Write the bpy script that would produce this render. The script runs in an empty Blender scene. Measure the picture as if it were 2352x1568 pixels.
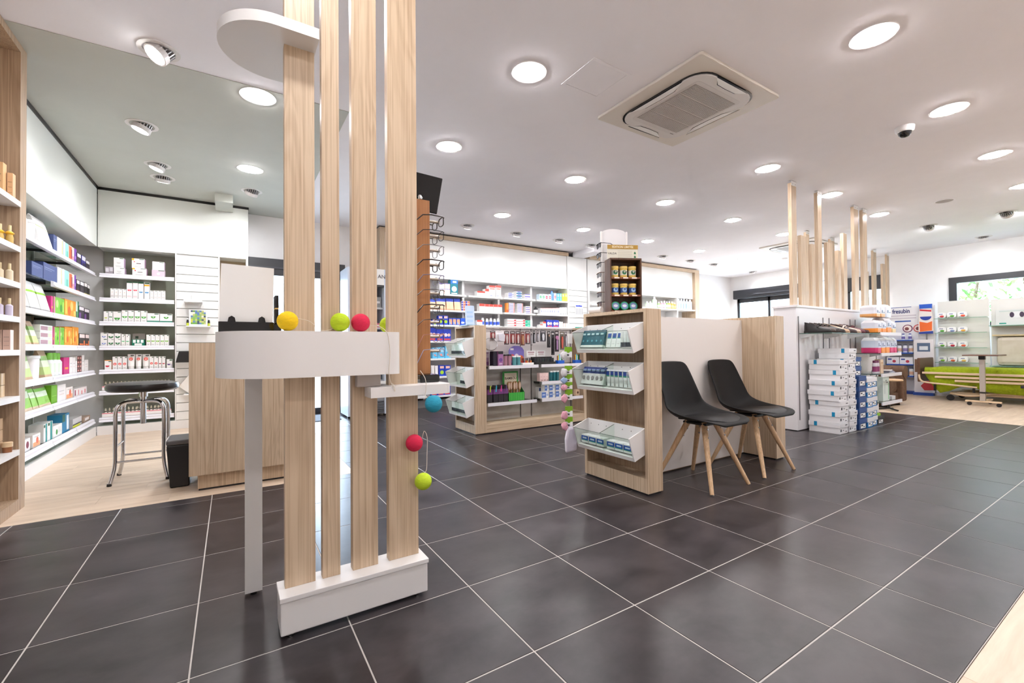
import bpy, bmesh, math, random
from mathutils import Vector, Matrix
rnd = random.Random(11)
PI = math.pi
scene = bpy.context.scene
col = scene.collection

# ------------------------------------------------------------------ camera
cam_data = bpy.data.cameras.new('camera')
cam_data.sensor_width = 36.0
cam_data.lens = 1014.39 / 2352 * 36.0
cam_data.clip_start = 0.05
cam = bpy.data.objects.new('camera', cam_data)
col.objects.link(cam)
_F = Vector((0.53713, 0.84341, 0.012555)).normalized()
_R = Vector((0.84350, -0.53707, -0.0083445)).normalized()
_U = _R.cross(_F).normalized()
_R = _F.cross(_U)
cam.matrix_world = Matrix(((_R.x, _U.x, -_F.x, -0.7976), (_R.y, _U.y, -_F.y, -1.5878), (_R.z, _U.z, -_F.z, 0.94745), (0, 0, 0, 1)))
scene.camera = cam

# ------------------------------------------------------------------ world: bright overcast daylight outside
world = bpy.data.worlds.new('overcast_sky')
scene.world = world
world.use_nodes = True
_bg = world.node_tree.nodes['Background']
_bg.inputs['Color'].default_value = (0.66, 0.80, 1.0, 1)
_bg.inputs['Strength'].default_value = 12.0

# ------------------------------------------------------------------ exposure
scene.view_settings.view_transform = 'Standard'
scene.view_settings.look = 'None'
scene.view_settings.exposure = 0.60
scene.view_settings.gamma = 1.0
scene.view_settings.use_curve_mapping = False
scene.cycles.use_denoising = True
scene.cycles.use_adaptive_sampling = True
scene.cycles.adaptive_threshold = 0.12
scene.cycles.adaptive_min_samples = 16
scene.cycles.use_light_tree = False
scene.cycles.max_bounces = 6
scene.cycles.diffuse_bounces = 3
scene.cycles.glossy_bounces = 3
scene.cycles.caustics_reflective = False
scene.cycles.caustics_refractive = False
scene.cycles.transparent_max_bounces = 12
scene.cycles.sample_clamp_indirect = 6.0
LAMP = 112.0         # radiance of the round downlight lenses
SPOT_W = 30.0        # watts of one adjustable spot

# ------------------------------------------------------------------ materials
MATS = {}
def srgb(c):
    return tuple(((x / 255) / 12.92 if x / 255 <= 0.04045 else ((x / 255 + 0.055) / 1.055) ** 2.4) for x in c)

def principled(name):
    m = bpy.data.materials.new(name)
    m.use_nodes = True
    return m, m.node_tree, m.node_tree.nodes['Principled BSDF']

def paint(r, g, b, rough=0.45, metal=0.0, name=None, spec=0.5):
    """plain lacquer / print colour, given in sRGB 0-255"""
    key = ('p', r, g, b, rough, metal)
    if key in MATS:
        return MATS[key]
    m, nt, p = principled(name or 'paint_%d_%d_%d' % (r, g, b))
    p.inputs['Base Color'].default_value = (*srgb((r, g, b)), 1)
    p.inputs['Roughness'].default_value = rough
    p.inputs['Metallic'].default_value = metal
    p.inputs['Specular IOR Level'].default_value = spec
    MATS[key] = m
    return m

def node(nt, kind, **kw):
    n = nt.nodes.new(kind)
    for k, v in kw.items():
        setattr(n, k, v)
    return n

def wood(name, light, dark, axis='z', rough=0.42, grain=1.0):
    key = ('w', name)
    if key in MATS:
        return MATS[key]
    m, nt, p = principled(name)
    tc = node(nt, 'ShaderNodeNewGeometry')
    oi = node(nt, 'ShaderNodeObjectInfo')
    off = node(nt, 'ShaderNodeVectorMath', operation='SCALE'); off.inputs[0].default_value = (7.3, 11.7, 5.1)
    nt.links.new(oi.outputs['Random'], off.inputs['Scale'])
    add = node(nt, 'ShaderNodeVectorMath', operation='ADD')
    nt.links.new(tc.outputs['Position'], add.inputs[0]); nt.links.new(off.outputs[0], add.inputs[1])
    def stretched(a, b):
        mp = node(nt, 'ShaderNodeMapping')
        s = {'x': (b, a, a), 'y': (a, b, a), 'z': (a, a, b)}[axis]
        mp.inputs['Scale'].default_value = s
        nt.links.new(add.outputs[0], mp.inputs['Vector'])
        return mp
    n1 = node(nt, 'ShaderNodeTexNoise'); n1.inputs['Scale'].default_value = 1.0; n1.inputs['Detail'].default_value = 3.0; n1.inputs['Distortion'].default_value = 0.8
    nt.links.new(stretched(9 * grain, 0.7).outputs[0], n1.inputs['Vector'])
    # growth rings: the slow noise read through a wave
    sep = node(nt, 'ShaderNodeMath', operation='MULTIPLY'); sep.inputs[1].default_value = 60.0
    nt.links.new(n1.outputs['Fac'], sep.inputs[0])
    sn = node(nt, 'ShaderNodeMath', operation='SINE'); nt.links.new(sep.outputs[0], sn.inputs[0])
    n2 = node(nt, 'ShaderNodeTexNoise'); n2.inputs['Scale'].default_value = 1.0; n2.inputs['Detail'].default_value = 5.0
    nt.links.new(stretched(160 * grain, 1.6).outputs[0], n2.inputs['Vector'])
    a1 = node(nt, 'ShaderNodeMath', operation='MULTIPLY_ADD'); a1.inputs[1].default_value = 0.07; a1.inputs[2].default_value = 0.0
    nt.links.new(sn.outputs[0], a1.inputs[0])
    a2 = node(nt, 'ShaderNodeMath', operation='ADD'); nt.links.new(a1.outputs[0], a2.inputs[0]); nt.links.new(n2.outputs['Fac'], a2.inputs[1])
    ramp = node(nt, 'ShaderNodeValToRGB')
    ramp.color_ramp.elements[0].position = 0.26; ramp.color_ramp.elements[0].color = (*srgb(dark), 1)
    ramp.color_ramp.elements[1].position = 0.62; ramp.color_ramp.elements[1].color = (*srgb(light), 1)
    nt.links.new(a2.outputs[0], ramp.inputs['Fac'])
    nt.links.new(ramp.outputs['Color'], p.inputs['Base Color'])
    p.inputs['Roughness'].default_value = rough
    MATS[key] = m
    return m

def clouded(name, c0, c1, scale=3.0, rough=(0.25, 0.4), per_object=True, stretch=(1, 1, 1), bump=0.0, jitter=0.0, spec=0.5, warp=0.6):
    """stone, plaster, fabric: two colours mixed by soft noise, shifted for every piece"""
    key = ('c', name)
    if key in MATS:
        return MATS[key]
    m, nt, p = principled(name)
    g = node(nt, 'ShaderNodeNewGeometry')
    oi = node(nt, 'ShaderNodeObjectInfo')
    off = node(nt, 'ShaderNodeVectorMath', operation='SCALE'); off.inputs[0].default_value = (31.0, 17.0, 23.0) if per_object else (0, 0, 0)
    nt.links.new(oi.outputs['Random'], off.inputs['Scale'])
    add = node(nt, 'ShaderNodeVectorMath', operation='ADD')
    nt.links.new(g.outputs['Position'], add.inputs[0]); nt.links.new(off.outputs[0], add.inputs[1])
    mp = node(nt, 'ShaderNodeMapping'); mp.inputs['Scale'].default_value = stretch
    nt.links.new(add.outputs[0], mp.inputs['Vector'])
    n = node(nt, 'ShaderNodeTexNoise'); n.inputs['Scale'].default_value = scale; n.inputs['Detail'].default_value = 8.0; n.inputs['Roughness'].default_value = 0.6; n.inputs['Distortion'].default_value = warp
    nt.links.new(mp.outputs[0], n.inputs['Vector'])
    ramp = node(nt, 'ShaderNodeValToRGB')
    ramp.color_ramp.elements[0].position = 0.33; ramp.color_ramp.elements[0].color = (*srgb(c0), 1)
    ramp.color_ramp.elements[1].position = 0.68; ramp.color_ramp.elements[1].color = (*srgb(c1), 1)
    nt.links.new(n.outputs['Fac'], ramp.inputs['Fac'])
    src = ramp.outputs['Color']
    if jitter:
        hs = node(nt, 'ShaderNodeHueSaturation')
        mr = node(nt, 'ShaderNodeMapRange'); mr.inputs['To Min'].default_value = 1 - jitter; mr.inputs['To Max'].default_value = 1 + jitter
        nt.links.new(oi.outputs['Random'], mr.inputs['Value']); nt.links.new(mr.outputs[0], hs.inputs['Value'])
        nt.links.new(src, hs.inputs['Color']); src = hs.outputs['Color']
    nt.links.new(src, p.inputs['Base Color'])
    mr = node(nt, 'ShaderNodeMapRange'); mr.inputs['To Min'].default_value = rough[0]; mr.inputs['To Max'].default_value = rough[1]
    nt.links.new(n.outputs['Fac'], mr.inputs['Value']); nt.links.new(mr.outputs[0], p.inputs['Roughness'])
    p.inputs['Specular IOR Level'].default_value = spec
    if bump:
        b = node(nt, 'ShaderNodeBump'); b.inputs['Strength'].default_value = bump; b.inputs['Distance'].default_value = 0.01
        nt.links.new(n.outputs['Fac'], b.inputs['Height']); nt.links.new(b.outputs[0], p.inputs['Normal'])
    MATS[key] = m
    return m

def clear(name, tint=(250, 252, 251), gloss=0.9):
    key = ('g', name)
    if key in MATS:
        return MATS[key]
    m = bpy.data.materials.new(name); m.use_nodes = True
    nt = m.node_tree; nt.nodes.clear()
    out = node(nt, 'ShaderNodeOutputMaterial'); mix = node(nt, 'ShaderNodeMixShader')
    tr = node(nt, 'ShaderNodeBsdfTransparent'); tr.inputs['Color'].default_value = (*srgb(tint), 1)
    gl = node(nt, 'ShaderNodeBsdfGlossy'); gl.inputs['Roughness'].default_value = 0.03
    fr = node(nt, 'ShaderNodeFresnel'); fr.inputs['IOR'].default_value = 1.4
    ml = node(nt, 'ShaderNodeMath', operation='MULTIPLY')
    ge = node(nt, 'ShaderNodeNewGeometry')      # only the outer skin reflects
    bf = node(nt, 'ShaderNodeMath', operation='MULTIPLY_ADD'); bf.inputs[1].default_value = -gloss; bf.inputs[2].default_value = gloss
    nt.links.new(ge.outputs['Backfacing'], bf.inputs[0]); nt.links.new(bf.outputs[0], ml.inputs[1])
    nt.links.new(fr.outputs[0], ml.inputs[0]); nt.links.new(ml.outputs[0], mix.inputs['Fac'])
    nt.links.new(tr.outputs[0], mix.inputs[1]); nt.links.new(gl.outputs[0], mix.inputs[2]); nt.links.new(mix.outputs[0], out.inputs['Surface'])
    MATS[key] = m
    return m

def emit(name, c, s):
    key = ('e', name)
    if key in MATS:
        return MATS[key]
    m = bpy.data.materials.new(name); m.use_nodes = True
    nt = m.node_tree; nt.nodes.clear()
    out = node(nt, 'ShaderNodeOutputMaterial'); e = node(nt, 'ShaderNodeEmission')
    e.inputs['Color'].default_value = (*c, 1); e.inputs['Strength'].default_value = s
    nt.links.new(e.outputs[0], out.inputs['Surface'])
    MATS[key] = m
    return m

WHITE = paint(232, 229, 227, 0.38, name='white_lacquer')
WHITE2 = paint(238, 237, 235, 0.5, name='white_board')
RAIL = paint(236, 234, 240, 0.3, name='white_price_rail')
OAK = wood('larch_laminate', (211, 188, 160), (181, 154, 125), 'z')
OAKX = wood('larch_laminate_across', (211, 188, 160), (181, 154, 125), 'x')
OAKIN = wood('larch_laminate_warm', (188, 161, 133), (152, 125, 100), 'z')
WALNUT = wood('dark_walnut', (96, 66, 48), (58, 38, 28), 'z', 0.4)
BEECH = wood('beech', (224, 188, 148), (198, 160, 120), 'z', 0.4)
RACKWOOD = wood('orange_beech', (176, 120, 72), (150, 98, 56), 'z', 0.35)
TILE = clouded('charcoal_stoneware', (37, 33, 35), (69, 63, 65), 3.4, (0.27, 0.36), True, (1, 1.4, 1), 0.0, 0.08, 0.36, 0.15)
GROUT = paint(192, 186, 180, 0.8, name='pale_grout')
PLANK = clouded('pale_oak_plank', (204, 180, 156), (226, 205, 182), 2.2, (0.4, 0.5), True, (1, 9, 1), 0.0, 0.05)
CEIL = clouded('white_ceiling_paint', (246, 244, 249), (249, 247, 252), 3.0, (0.8, 0.85), False)
SAGE = clouded('sage_ceiling_paint', (192, 194, 186), (196, 198, 190), 3.0, (0.7, 0.8), False)
WALL = clouded('white_wall_paint', (242, 240, 240), (246, 244, 244), 3.0, (0.75, 0.8), False)
OLIVE = clouded('grey_green_back_glass', (160, 161, 147), (178, 178, 164), 1.2, (0.12, 0.22), False)
CONCRETE = clouded('grey_shelf_back', (168, 162, 158), (192, 186, 182), 4.0, (0.4, 0.55), False)
GLASS = clear('clear_glass')
GLASSG = clear('greenish_shelf_glass', (245, 250, 247))
PLASTIC = clear('clear_plastic', (250, 250, 252), 0.5)
CHROME = paint(205, 205, 208, 0.12, 1.0, 'chrome')
STEEL = paint(150, 150, 152, 0.3, 1.0, 'brushed_steel')
BLACK = paint(28, 27, 28, 0.4, name='black_plastic')
GLOSSBLACK = paint(18, 18, 20, 0.06, name='gloss_black')
DARKFRAME = paint(42, 43, 48, 0.35, name='anthracite_frame')
LENS = emit('lamp_lens', (0.985, 0.955, 0.965), LAMP)
SPOTLENS = emit('spot_lens', (1.0, 0.98, 0.95), 14.0)
SPOTLENS.cycles.emission_sampling = 'NONE'
FINE = paint(190, 188, 190, 0.35, 0.6, 'fine_grey_metal')

# ------------------------------------------------------------------ mesh building
class MB:
    """collects shapes, each with its material, and becomes ONE mesh"""
    def __init__(s):
        s.v = []; s.f = []; s.mi = []; s.mats = []
    def k(s, m):
        if m not in s.mats:
            s.mats.append(m)
        return s.mats.index(m)
    def add(s, vs, fs, m):
        o = len(s.v); i = s.k(m)
        s.v += [tuple(v) for v in vs]
        for f in fs:
            s.f.append(tuple(o + j for j in f)); s.mi.append(i)
        return s
    def box(s, x0, x1, y0, y1, z0, z1, m):
        vs = [(x0, y0, z0), (x1, y0, z0), (x1, y1, z0), (x0, y1, z0), (x0, y0, z1), (x1, y0, z1), (x1, y1, z1), (x0, y1, z1)]
        return s.add(vs, [(0, 3, 2, 1), (4, 5, 6, 7), (0, 1, 5, 4), (1, 2, 6, 5), (2, 3, 7, 6), (3, 0, 4, 7)], m)
    def prism(s, poly, axis, a, b, m):
        """polygon in the two other axes, pushed from a to b along axis"""
        def P(u, w, t):
            return {'x': (t, u, w), 'y': (u, t, w), 'z': (u, w, t)}[axis]
        n = len(poly)
        vs = [P(u, w, a) for u, w in poly] + [P(u, w, b) for u, w in poly]
        fs = [tuple(range(n - 1, -1, -1)), tuple(range(n, 2 * n))] + [(i, (i + 1) % n, n + (i + 1) % n, n + i) for i in range(n)]
        return s.add(vs, fs, m)
    def poly(s, pts, m):
        return s.add(pts, [tuple(range(len(pts)))], m)
    def lathe(s, prof, m, n=16, c=(0, 0, 0)):
        """prof: (radius, z[, material]) from bottom to top"""
        rings = []
        for q in prof:
            rings.append([(c[0] + q[0] * math.cos(2 * PI * i / n), c[1] + q[0] * math.sin(2 * PI * i / n), c[2] + q[1]) for i in range(n)])
        for j in range(len(rings) - 1):
            mm = prof[j][2] if len(prof[j]) > 2 else m
            s.add(rings[j] + rings[j + 1], [(i, (i + 1) % n, n + (i + 1) % n, n + i) for i in range(n)], mm)
        s.add(rings[0], [tuple(range(n - 1, -1, -1))], prof[0][2] if len(prof[0]) > 2 else m)
        s.add(rings[-1], [tuple(range(n))], prof[-2][2] if len(prof[-2]) > 2 else m)
        return s
    def tube(s, pts, r, m, n=8, r1=None, closed=False):
        pts = [Vector(p) for p in pts]; N = len(pts)
        rings = []; up = None
        for i, p in enumerate(pts):
            a = pts[i - 1] if (i > 0 or closed) else p
            b = pts[(i + 1) % N] if (i < N - 1 or closed) else p
            t = (b - a).normalized()
            if up is None:
                up = Vector((0, 0, 1)) if abs(t.z) < 0.9 else Vector((1, 0, 0))
            x = up.cross(t)
            if x.length < 1e-5:
                x = Vector((1, 0, 0)).cross(t)
            x.normalize(); y = t.cross(x); up = y
            rr = r if r1 is None else r + (r1 - r) * i / (N - 1)
            rings.append([p + x * (rr * math.cos(2 * PI * q / n)) + y * (rr * math.sin(2 * PI * q / n)) for q in range(n)])
        M = N if closed else N - 1
        for j in range(M):
            s.add(rings[j] + rings[(j + 1) % N], [(i, (i + 1) % n, n + (i + 1) % n, n + i) for i in range(n)], m)
        if not closed:
            s.add(rings[0], [tuple(range(n - 1, -1, -1))], m); s.add(rings[-1], [tuple(range(n))], m)
        return s
    def mesh(s, name, smooth=None):
        me = bpy.data.meshes.new(name)
        me.from_pydata(s.v, [], s.f)
        for m in s.mats:
            me.materials.append(m)
        me.polygons.foreach_set('material_index', s.mi)
        me.update()
        bm = bmesh.new(); bm.from_mesh(me)
        if smooth:
            bmesh.ops.remove_doubles(bm, verts=bm.verts, dist=1e-5)
        bmesh.ops.recalc_face_normals(bm, faces=bm.faces)
        bm.to_mesh(me); bm.free()
        if smooth:
            me.polygons.foreach_set('use_smooth', [True] * len(me.polygons))
            me.set_sharp_from_angle(angle=math.radians(smooth))
        return me
    def obj(s, name, parent=None, loc=(0, 0, 0), rz=0.0, smooth=None, bevel=0.0, label=None):
        return link(s.mesh(name, smooth), name, parent, loc, rz, bevel, label)

def link(me, name, parent=None, loc=(0, 0, 0), rz=0.0, bevel=0.0, label=None):
    o = bpy.data.objects.new(name, me)
    col.objects.link(o)
    o.location = loc; o.rotation_euler = (0, 0, rz)
    if parent is not None:
        o.parent = parent
    if bevel:
        b = o.modifiers.new('bevel', 'BEVEL'); b.width = bevel; b.segments = 2; b.limit_method = 'ANGLE'; b.angle_limit = math.radians(40)
    if label:
        o['label'] = label
    return o

def tag(o, label, cat, group=None):
    o['label'] = label; o['category'] = cat
    if group:
        o['group'] = group
    return o

def thing(name, label, cat, loc=(0, 0, 0), rz=0.0, group=None):
    o = bpy.data.objects.new(name, None)
    col.objects.link(o)
    o.empty_display_size = 0.1
    o.location = loc; o.rotation_euler = (0, 0, rz)
    return tag(o, label, cat, group)

def struct(o):
    o['kind'] = 'structure'
    return o

def bx(name, x0, x1, y0, y1, z0, z1, m, parent=None, bevel=0.0):
    return MB().box(x0, x1, y0, y1, z0, z1, m).obj(name, parent, bevel=bevel)

def copy_tree(o, parent=None):
    c = o.copy(); col.objects.link(c); c.parent = parent
    for ch in o.children:
        copy_tree(ch, c)
    return c

def text_mesh(body, size, m, extrude=0.0004, bold=False):
    cu = bpy.data.curves.new('lettering', 'FONT')
    cu.body = body; cu.size = size; cu.extrude = extrude; cu.align_x = 'CENTER'; cu.align_y = 'CENTER'; cu.resolution_u = 3
    if bold:
        cu.offset = size * 0.018
    o = bpy.data.objects.new('lettering', cu)
    col.objects.link(o)
    dg = bpy.context.evaluated_depsgraph_get()
    me = bpy.data.meshes.new_from_object(o.evaluated_get(dg))
    bpy.data.objects.remove(o); bpy.data.curves.remove(cu)
    me.name = 'lettering'
    me.materials.clear(); me.materials.append(m)
    return me

def letters(body, size, m, parent, loc, rot, bold=False, name='lettering'):
    o = bpy.data.objects.new(name, text_mesh(body, size, m, bold=bold))
    col.objects.link(o); o.location = loc; o.rotation_euler = rot
    if parent is not None:
        o.parent = parent
    return o
FACE_Y = (PI / 2, 0, 0)           # lettering read from -Y
FACE_NX = (PI / 2, 0, -PI / 2)    # lettering read from -X

# ------------------------------------------------------------------ the shell of the shop
H = 2.79
XL, XR, YF, YB = -2.42, 10.75, -4.6, 5.38
T = 0.45
fl = MB().box(XL, 6.84, -1.2, YB, -0.08, -0.0013, GROUT)
floor = struct(fl.obj('floor'))
_tile_cache = {}
def tile(x0, x1, y0, y1):
    w, d = round(x1 - x0, 3), round(y1 - y0, 3)
    if w < 0.02 or d < 0.02:
        return
    if (w, d) not in _tile_cache:
        g = 0.0023; b = 0.0012
        mb = MB()
        lo = [(g, g), (w - g, g), (w - g, d - g), (g, d - g)]
        hi = [(g + b, g + b), (w - g - b, g + b), (w - g - b, d - g - b), (g + b, d - g - b)]
        vs = [(x, y, -0.006) for x, y in lo] + [(x, y, -b) for x, y in lo] + [(x, y, 0) for x, y in hi]
        fs = [(8, 9, 10, 11)] + [(i, (i + 1) % 4, 4 + (i + 1) % 4, 4 + i) for i in range(4)] + [(4 + i, 4 + (i + 1) % 4, 8 + (i + 1) % 4, 8 + i) for i in range(4)]
        mb.add(vs, fs, TILE)
        _tile_cache[(w, d)] = mb.mesh('tile')
    link(_tile_cache[(w, d)], 'tile', floor, (x0, y0, 0))
for i in range(-6, 16):
    for j in range(-3, 12):
        x0, x1 = max(i * T, XL), min((i + 1) * T, 6.84)
        y0, y1 = max(j * T, -1.2), min((j + 1) * T, YB)
        if i < 0 and y1 > 1.91:
            y1 = 1.91
        if x1 - x0 > 0.02 and y1 - y0 > 0.02:
            tile(x0, x1, y0, y1)

def planks(parent, x0, x1, y0, y1, w=0.192, ln=1.22, seed=1):
    r = random.Random(seed); cache = {}
    y = y0
    while y < y1 - 0.01:
        yy = min(y + w, y1)
        x = x0 - r.random() * ln
        while x < x1:
            a, b = max(x, x0), min(x + ln, x1)
            if b - a > 0.04:
                k = (round(b - a, 3), round(yy - y, 3))
                if k not in cache:
                    cache[k] = MB().box(0.0006, k[0] - 0.0006, 0.0006, k[1] - 0.0006, -0.006, 0, PLANK).mesh('plank')
                link(cache[k], 'plank', parent, (a, y, 0))
            x += ln
        y = yy
fa = struct(bx('floor_alcove', XL, 0, 1.912, YB, -0.08, -0.0025, paint(196, 172, 148, 0.6)))
planks(fa, -2.06, -0.002, 1.912, 5.07, seed=3)
ff = struct(bx('floor_care_area', 6.842, XR, -1.2, YB, -0.08, -0.0025, PLANK))
planks(ff, 6.842, 10.7, -1.2, 2.1, seed=5)
fn = struct(bx('floor_entrance', XL, XR, YF, -1.202, -0.08, -0.0025, PLANK))
planks(fn, 0.6, 3.3, -1.97, -1.202, seed=8)

struct(bx('ceiling', XL - 0.1, XR + 0.1, YF - 0.1, YB + 0.1, H, H + 0.12, CEIL))
struct(bx('ceiling_alcove', XL, -0.02, 1.97, YB, H - 0.004, H - 0.0002, SAGE))

# walls, built around their openings
w = MB(); w.box(XL - 0.1, XL, YF - 0.1, YB + 0.1, 0, H, WALL); struct(w.obj('wall_left'))
w = MB()
w.box(XL, -0.60, YB, YB + 0.1, 0, H, WALL); w.box(0.64, XR + 0.1, YB, YB + 0.1, 0, H, WALL); w.box(-0.60, 0.64, YB, YB + 0.1, 2.19, H, WALL)
struct(w.obj('wall_back'))
w = MB()
segs = [(-3.2, 1.02, 1.25, 2.19), (1.98, 2.68, 0.0, 2.40), (3.55, 5.20, 0.0, 2.41)]
y = YF - 0.1
for a, b, z0, z1 in segs:
    w.box(XR, XR + 0.14, y, a, 0, H, WALL)
    if z0 > 0:
        w.box(XR, XR + 0.14, a, b, 0, z0, WALL)
    w.box(XR, XR + 0.14, a, b, z1, H, WALL)
    y = b
w.box(XR, XR + 0.14, y, YB + 0.1, 0, H, WALL)
struct(w.obj('wall_right'))
struct(bx('wall_front', XL - 0.1, XR + 0.1, YF - 0.1, YF, 0, H, WALL))

# door_1: glazed door at the back of the shop
o = MB()
o.box(-0.60, -0.53, YB - 0.02, YB + 0.06, 0, 2.19, DARKFRAME); o.box(0.57, 0.64, YB - 0.02, YB + 0.06, 0, 2.19, DARKFRAME)
o.box(-0.53, 0.57, YB - 0.02, YB + 0.06, 0.0, 0.09, DARKFRAME); o.box(-0.005, 0.045, YB - 0.01, YB + 0.05, 0.09, 1.96, DARKFRAME)
d1 = struct(o.obj('door_1'))
bx('shutter_box', -0.60, 0.64, YB - 0.10, YB + 0.02, 1.96, 2.19, DARKFRAME, d1, 0.006)
bx('header_rail', -0.60, 0.64, YB - 0.12, YB - 0.10, 2.05, 2.075, paint(60, 62, 68, 0.3), d1)
for a, b in ((-0.53, -0.005), (0.045, 0.57)):
    bx('pane', a, b, YB + 0.018, YB + 0.024, 0.09, 1.96, GLASS, d1)
bx('door_mat', -0.3, 0.45, 4.62, 5.22, 0.0005, 0.008, clouded('dark_mat', (52, 54, 60), (80, 82, 90), 60, (0.8, 0.9)), None)
tag(bpy.data.objects['door_mat'], 'dark flat mat on the tiles inside the back door', 'mat')
# door_2: wide glazed entrance far right with roller shutter box
o = MB()
for q in (3.55, 4.34, 5.14):
    o.box(XR + 0.02, XR + 0.08, q, q + 0.06, 0, 2.18, DARKFRAME)
o.box(XR + 0.02, XR + 0.08, 3.55, 5.20, 2.08, 2.18, DARKFRAME); o.box(XR + 0.02, XR + 0.08, 3.55, 5.20, 0, 0.1, DARKFRAME)
d2 = struct(o.obj('door_2'))
bx('shutter_box', XR - 0.12, XR + 0.06, 3.50, 5.24, 2.18, 2.41, DARKFRAME, d2, 0.008)
bx('header_rail', XR - 0.14, XR - 0.12, 3.7, 4.7, 2.25, 2.29, paint(70, 72, 78, 0.2), d2)
for a, b in ((3.61, 4.34), (4.40, 5.14)):
    bx('pane', XR + 0.045, XR + 0.051, a, b, 0.1, 2.08, GLASS, d2)
# door_3: narrow glazed door seen between the posts
o = MB()
for q in (1.98, 2.62):
    o.box(XR + 0.02, XR + 0.08, q, q + 0.06, 0, 2.10, DARKFRAME)
o.box(XR + 0.02, XR + 0.08, 2.04, 2.62, 0, 0.1, DARKFRAME)
d3 = struct(o.obj('door_3'))
bx('shutter_box', XR - 0.08, XR + 0.06, 1.98, 2.68, 2.10, 2.40, DARKFRAME, d3, 0.006)
bx('pane', XR + 0.045, XR + 0.051, 2.04, 2.62, 0.1, 2.10, GLASS, d3)
# window_1: wide window above the bed
o = MB()
o.box(XR - 0.03, XR + 0.08, 0.91, 1.02, 1.25, 2.19, DARKFRAME); o.box(XR - 0.03, XR + 0.08, -3.2, -3.1, 1.25, 2.19, DARKFRAME)
o.box(XR - 0.03, XR + 0.08, -3.1, 0.91, 2.08, 2.19, DARKFRAME); o.box(XR - 0.03, XR + 0.08, -3.1, 0.91, 1.25, 1.33, DARKFRAME)
w1 = struct(o.obj('window_1'))
bx('pane', XR + 0.03, XR + 0.036, -3.1, 0.91, 1.33, 2.08, GLASS, w1)

# outside: pale ground and a bright leafy hedge beyond the window
g = MB().box(-14, 26, -16, 20, -0.16, -0.1, paint(190, 188, 184, 0.9, name='pale_paving'))
struct(g.obj('outside_ground'))
LEAFS = [paint(120, 160, 80, 0.6), paint(150, 190, 110, 0.6), paint(90, 135, 66, 0.6), paint(178, 206, 150, 0.6)]
r = random.Random(4)
hedge = thing('hedge', 'bright leafy hedge outside the window above the bed', 'hedge', (12.6, -1.2, -0.1))
hb = MB()
for q in range(5200):
    px, py, pz = r.uniform(-0.5, 0.7), r.uniform(-4.2, 3.4), r.uniform(0.3, 3.4)
    a = Vector((r.uniform(-1, 1), r.uniform(-1, 1), r.uniform(-1, 1))).normalized(); b = a.orthogonal().normalized(); c = a.cross(b)
    s = r.uniform(0.05, 0.11)
    P = Vector((px, py, pz))
    hb.add([P - b * s, P + c * s * 0.45, P + b * s, P - c * s * 0.45 + a * 0.01], [(0, 1, 2, 3)], r.choice(LEAFS))
o = hb.obj('foliage', hedge); o['kind'] = 'stuff'
for q in range(9):
    yy = -4 + q * 0.92
    MB().tube([(0.1, yy, 0), (0.12 + r.uniform(-.1, .1), yy + r.uniform(-.1, .1), 1.2), (0.1 + r.uniform(-.3, .3), yy + r.uniform(-.3, .3), 2.6)], 0.05, paint(96, 78, 60, 0.8), 6, 0.02).obj('stem', hedge)
# shadow-gap and beams under the ceiling
struct(bx('trim_1', -2.062, -2.05, 2.95, 5.06, 2.755, H - 0.005, BLACK))
struct(bx('trim_2', -2.06, -0.60, 5.058, 5.075, 2.755, H - 0.005, BLACK))
struct(bx('trim_3', -0.955, -0.775, 4.62, 5.05, 2.69, H - 0.004, SAGE))
struct(bx('trim_4', 4.86, 5.14, 4.45, 5.05, 2.70, H, CEIL))

# ------------------------------------------------------------------ ceiling: lamps, air conditioning, small fittings
def ring(mb, r0, r1, z0, z1, m, n=32, c=(0, 0)):
    A = [(c[0] + r0 * math.cos(2 * PI * i / n), c[1] + r0 * math.sin(2 * PI * i / n)) for i in range(n)]
    B = [(c[0] + r1 * math.cos(2 * PI * i / n), c[1] + r1 * math.sin(2 * PI * i / n)) for i in range(n)]
    vs = [(x, y, z0) for x, y in A] + [(x, y, z0) for x, y in B] + [(x, y, z1) for x, y in A] + [(x, y, z1) for x, y in B]
    fs = []
    for i in range(n):
        j = (i + 1) % n
        fs += [(i, j, n + j, n + i), (2 * n + i, 3 * n + i, 3 * n + j, 2 * n + j), (n + i, n + j, 3 * n + j, 3 * n + i), (i, 2 * n + i, 2 * n + j, j)]
    mb.add(vs, fs, m)
    return mb
ring_me = ring(MB(), 0.098, 0.118, -0.007, 0.0, WHITE).mesh('trim_ring', 40)
lens_me = MB()
_N = 24
_ra = [(0.099 * math.cos(2 * PI * i / _N), 0.099 * math.sin(2 * PI * i / _N), -0.004) for i in range(_N)]
_rb = [(0.07 * math.cos(2 * PI * i / _N), 0.07 * math.sin(2 * PI * i / _N), -0.017) for i in range(_N)]
lens_me.add(_ra + _rb, [(i, (i + 1) % _N, _N + (i + 1) % _N, _N + i) for i in range(_N)], LENS); lens_me.add(_rb, [tuple(range(_N))], LENS)
lens_me = lens_me.mesh('lamp_lens')
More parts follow.
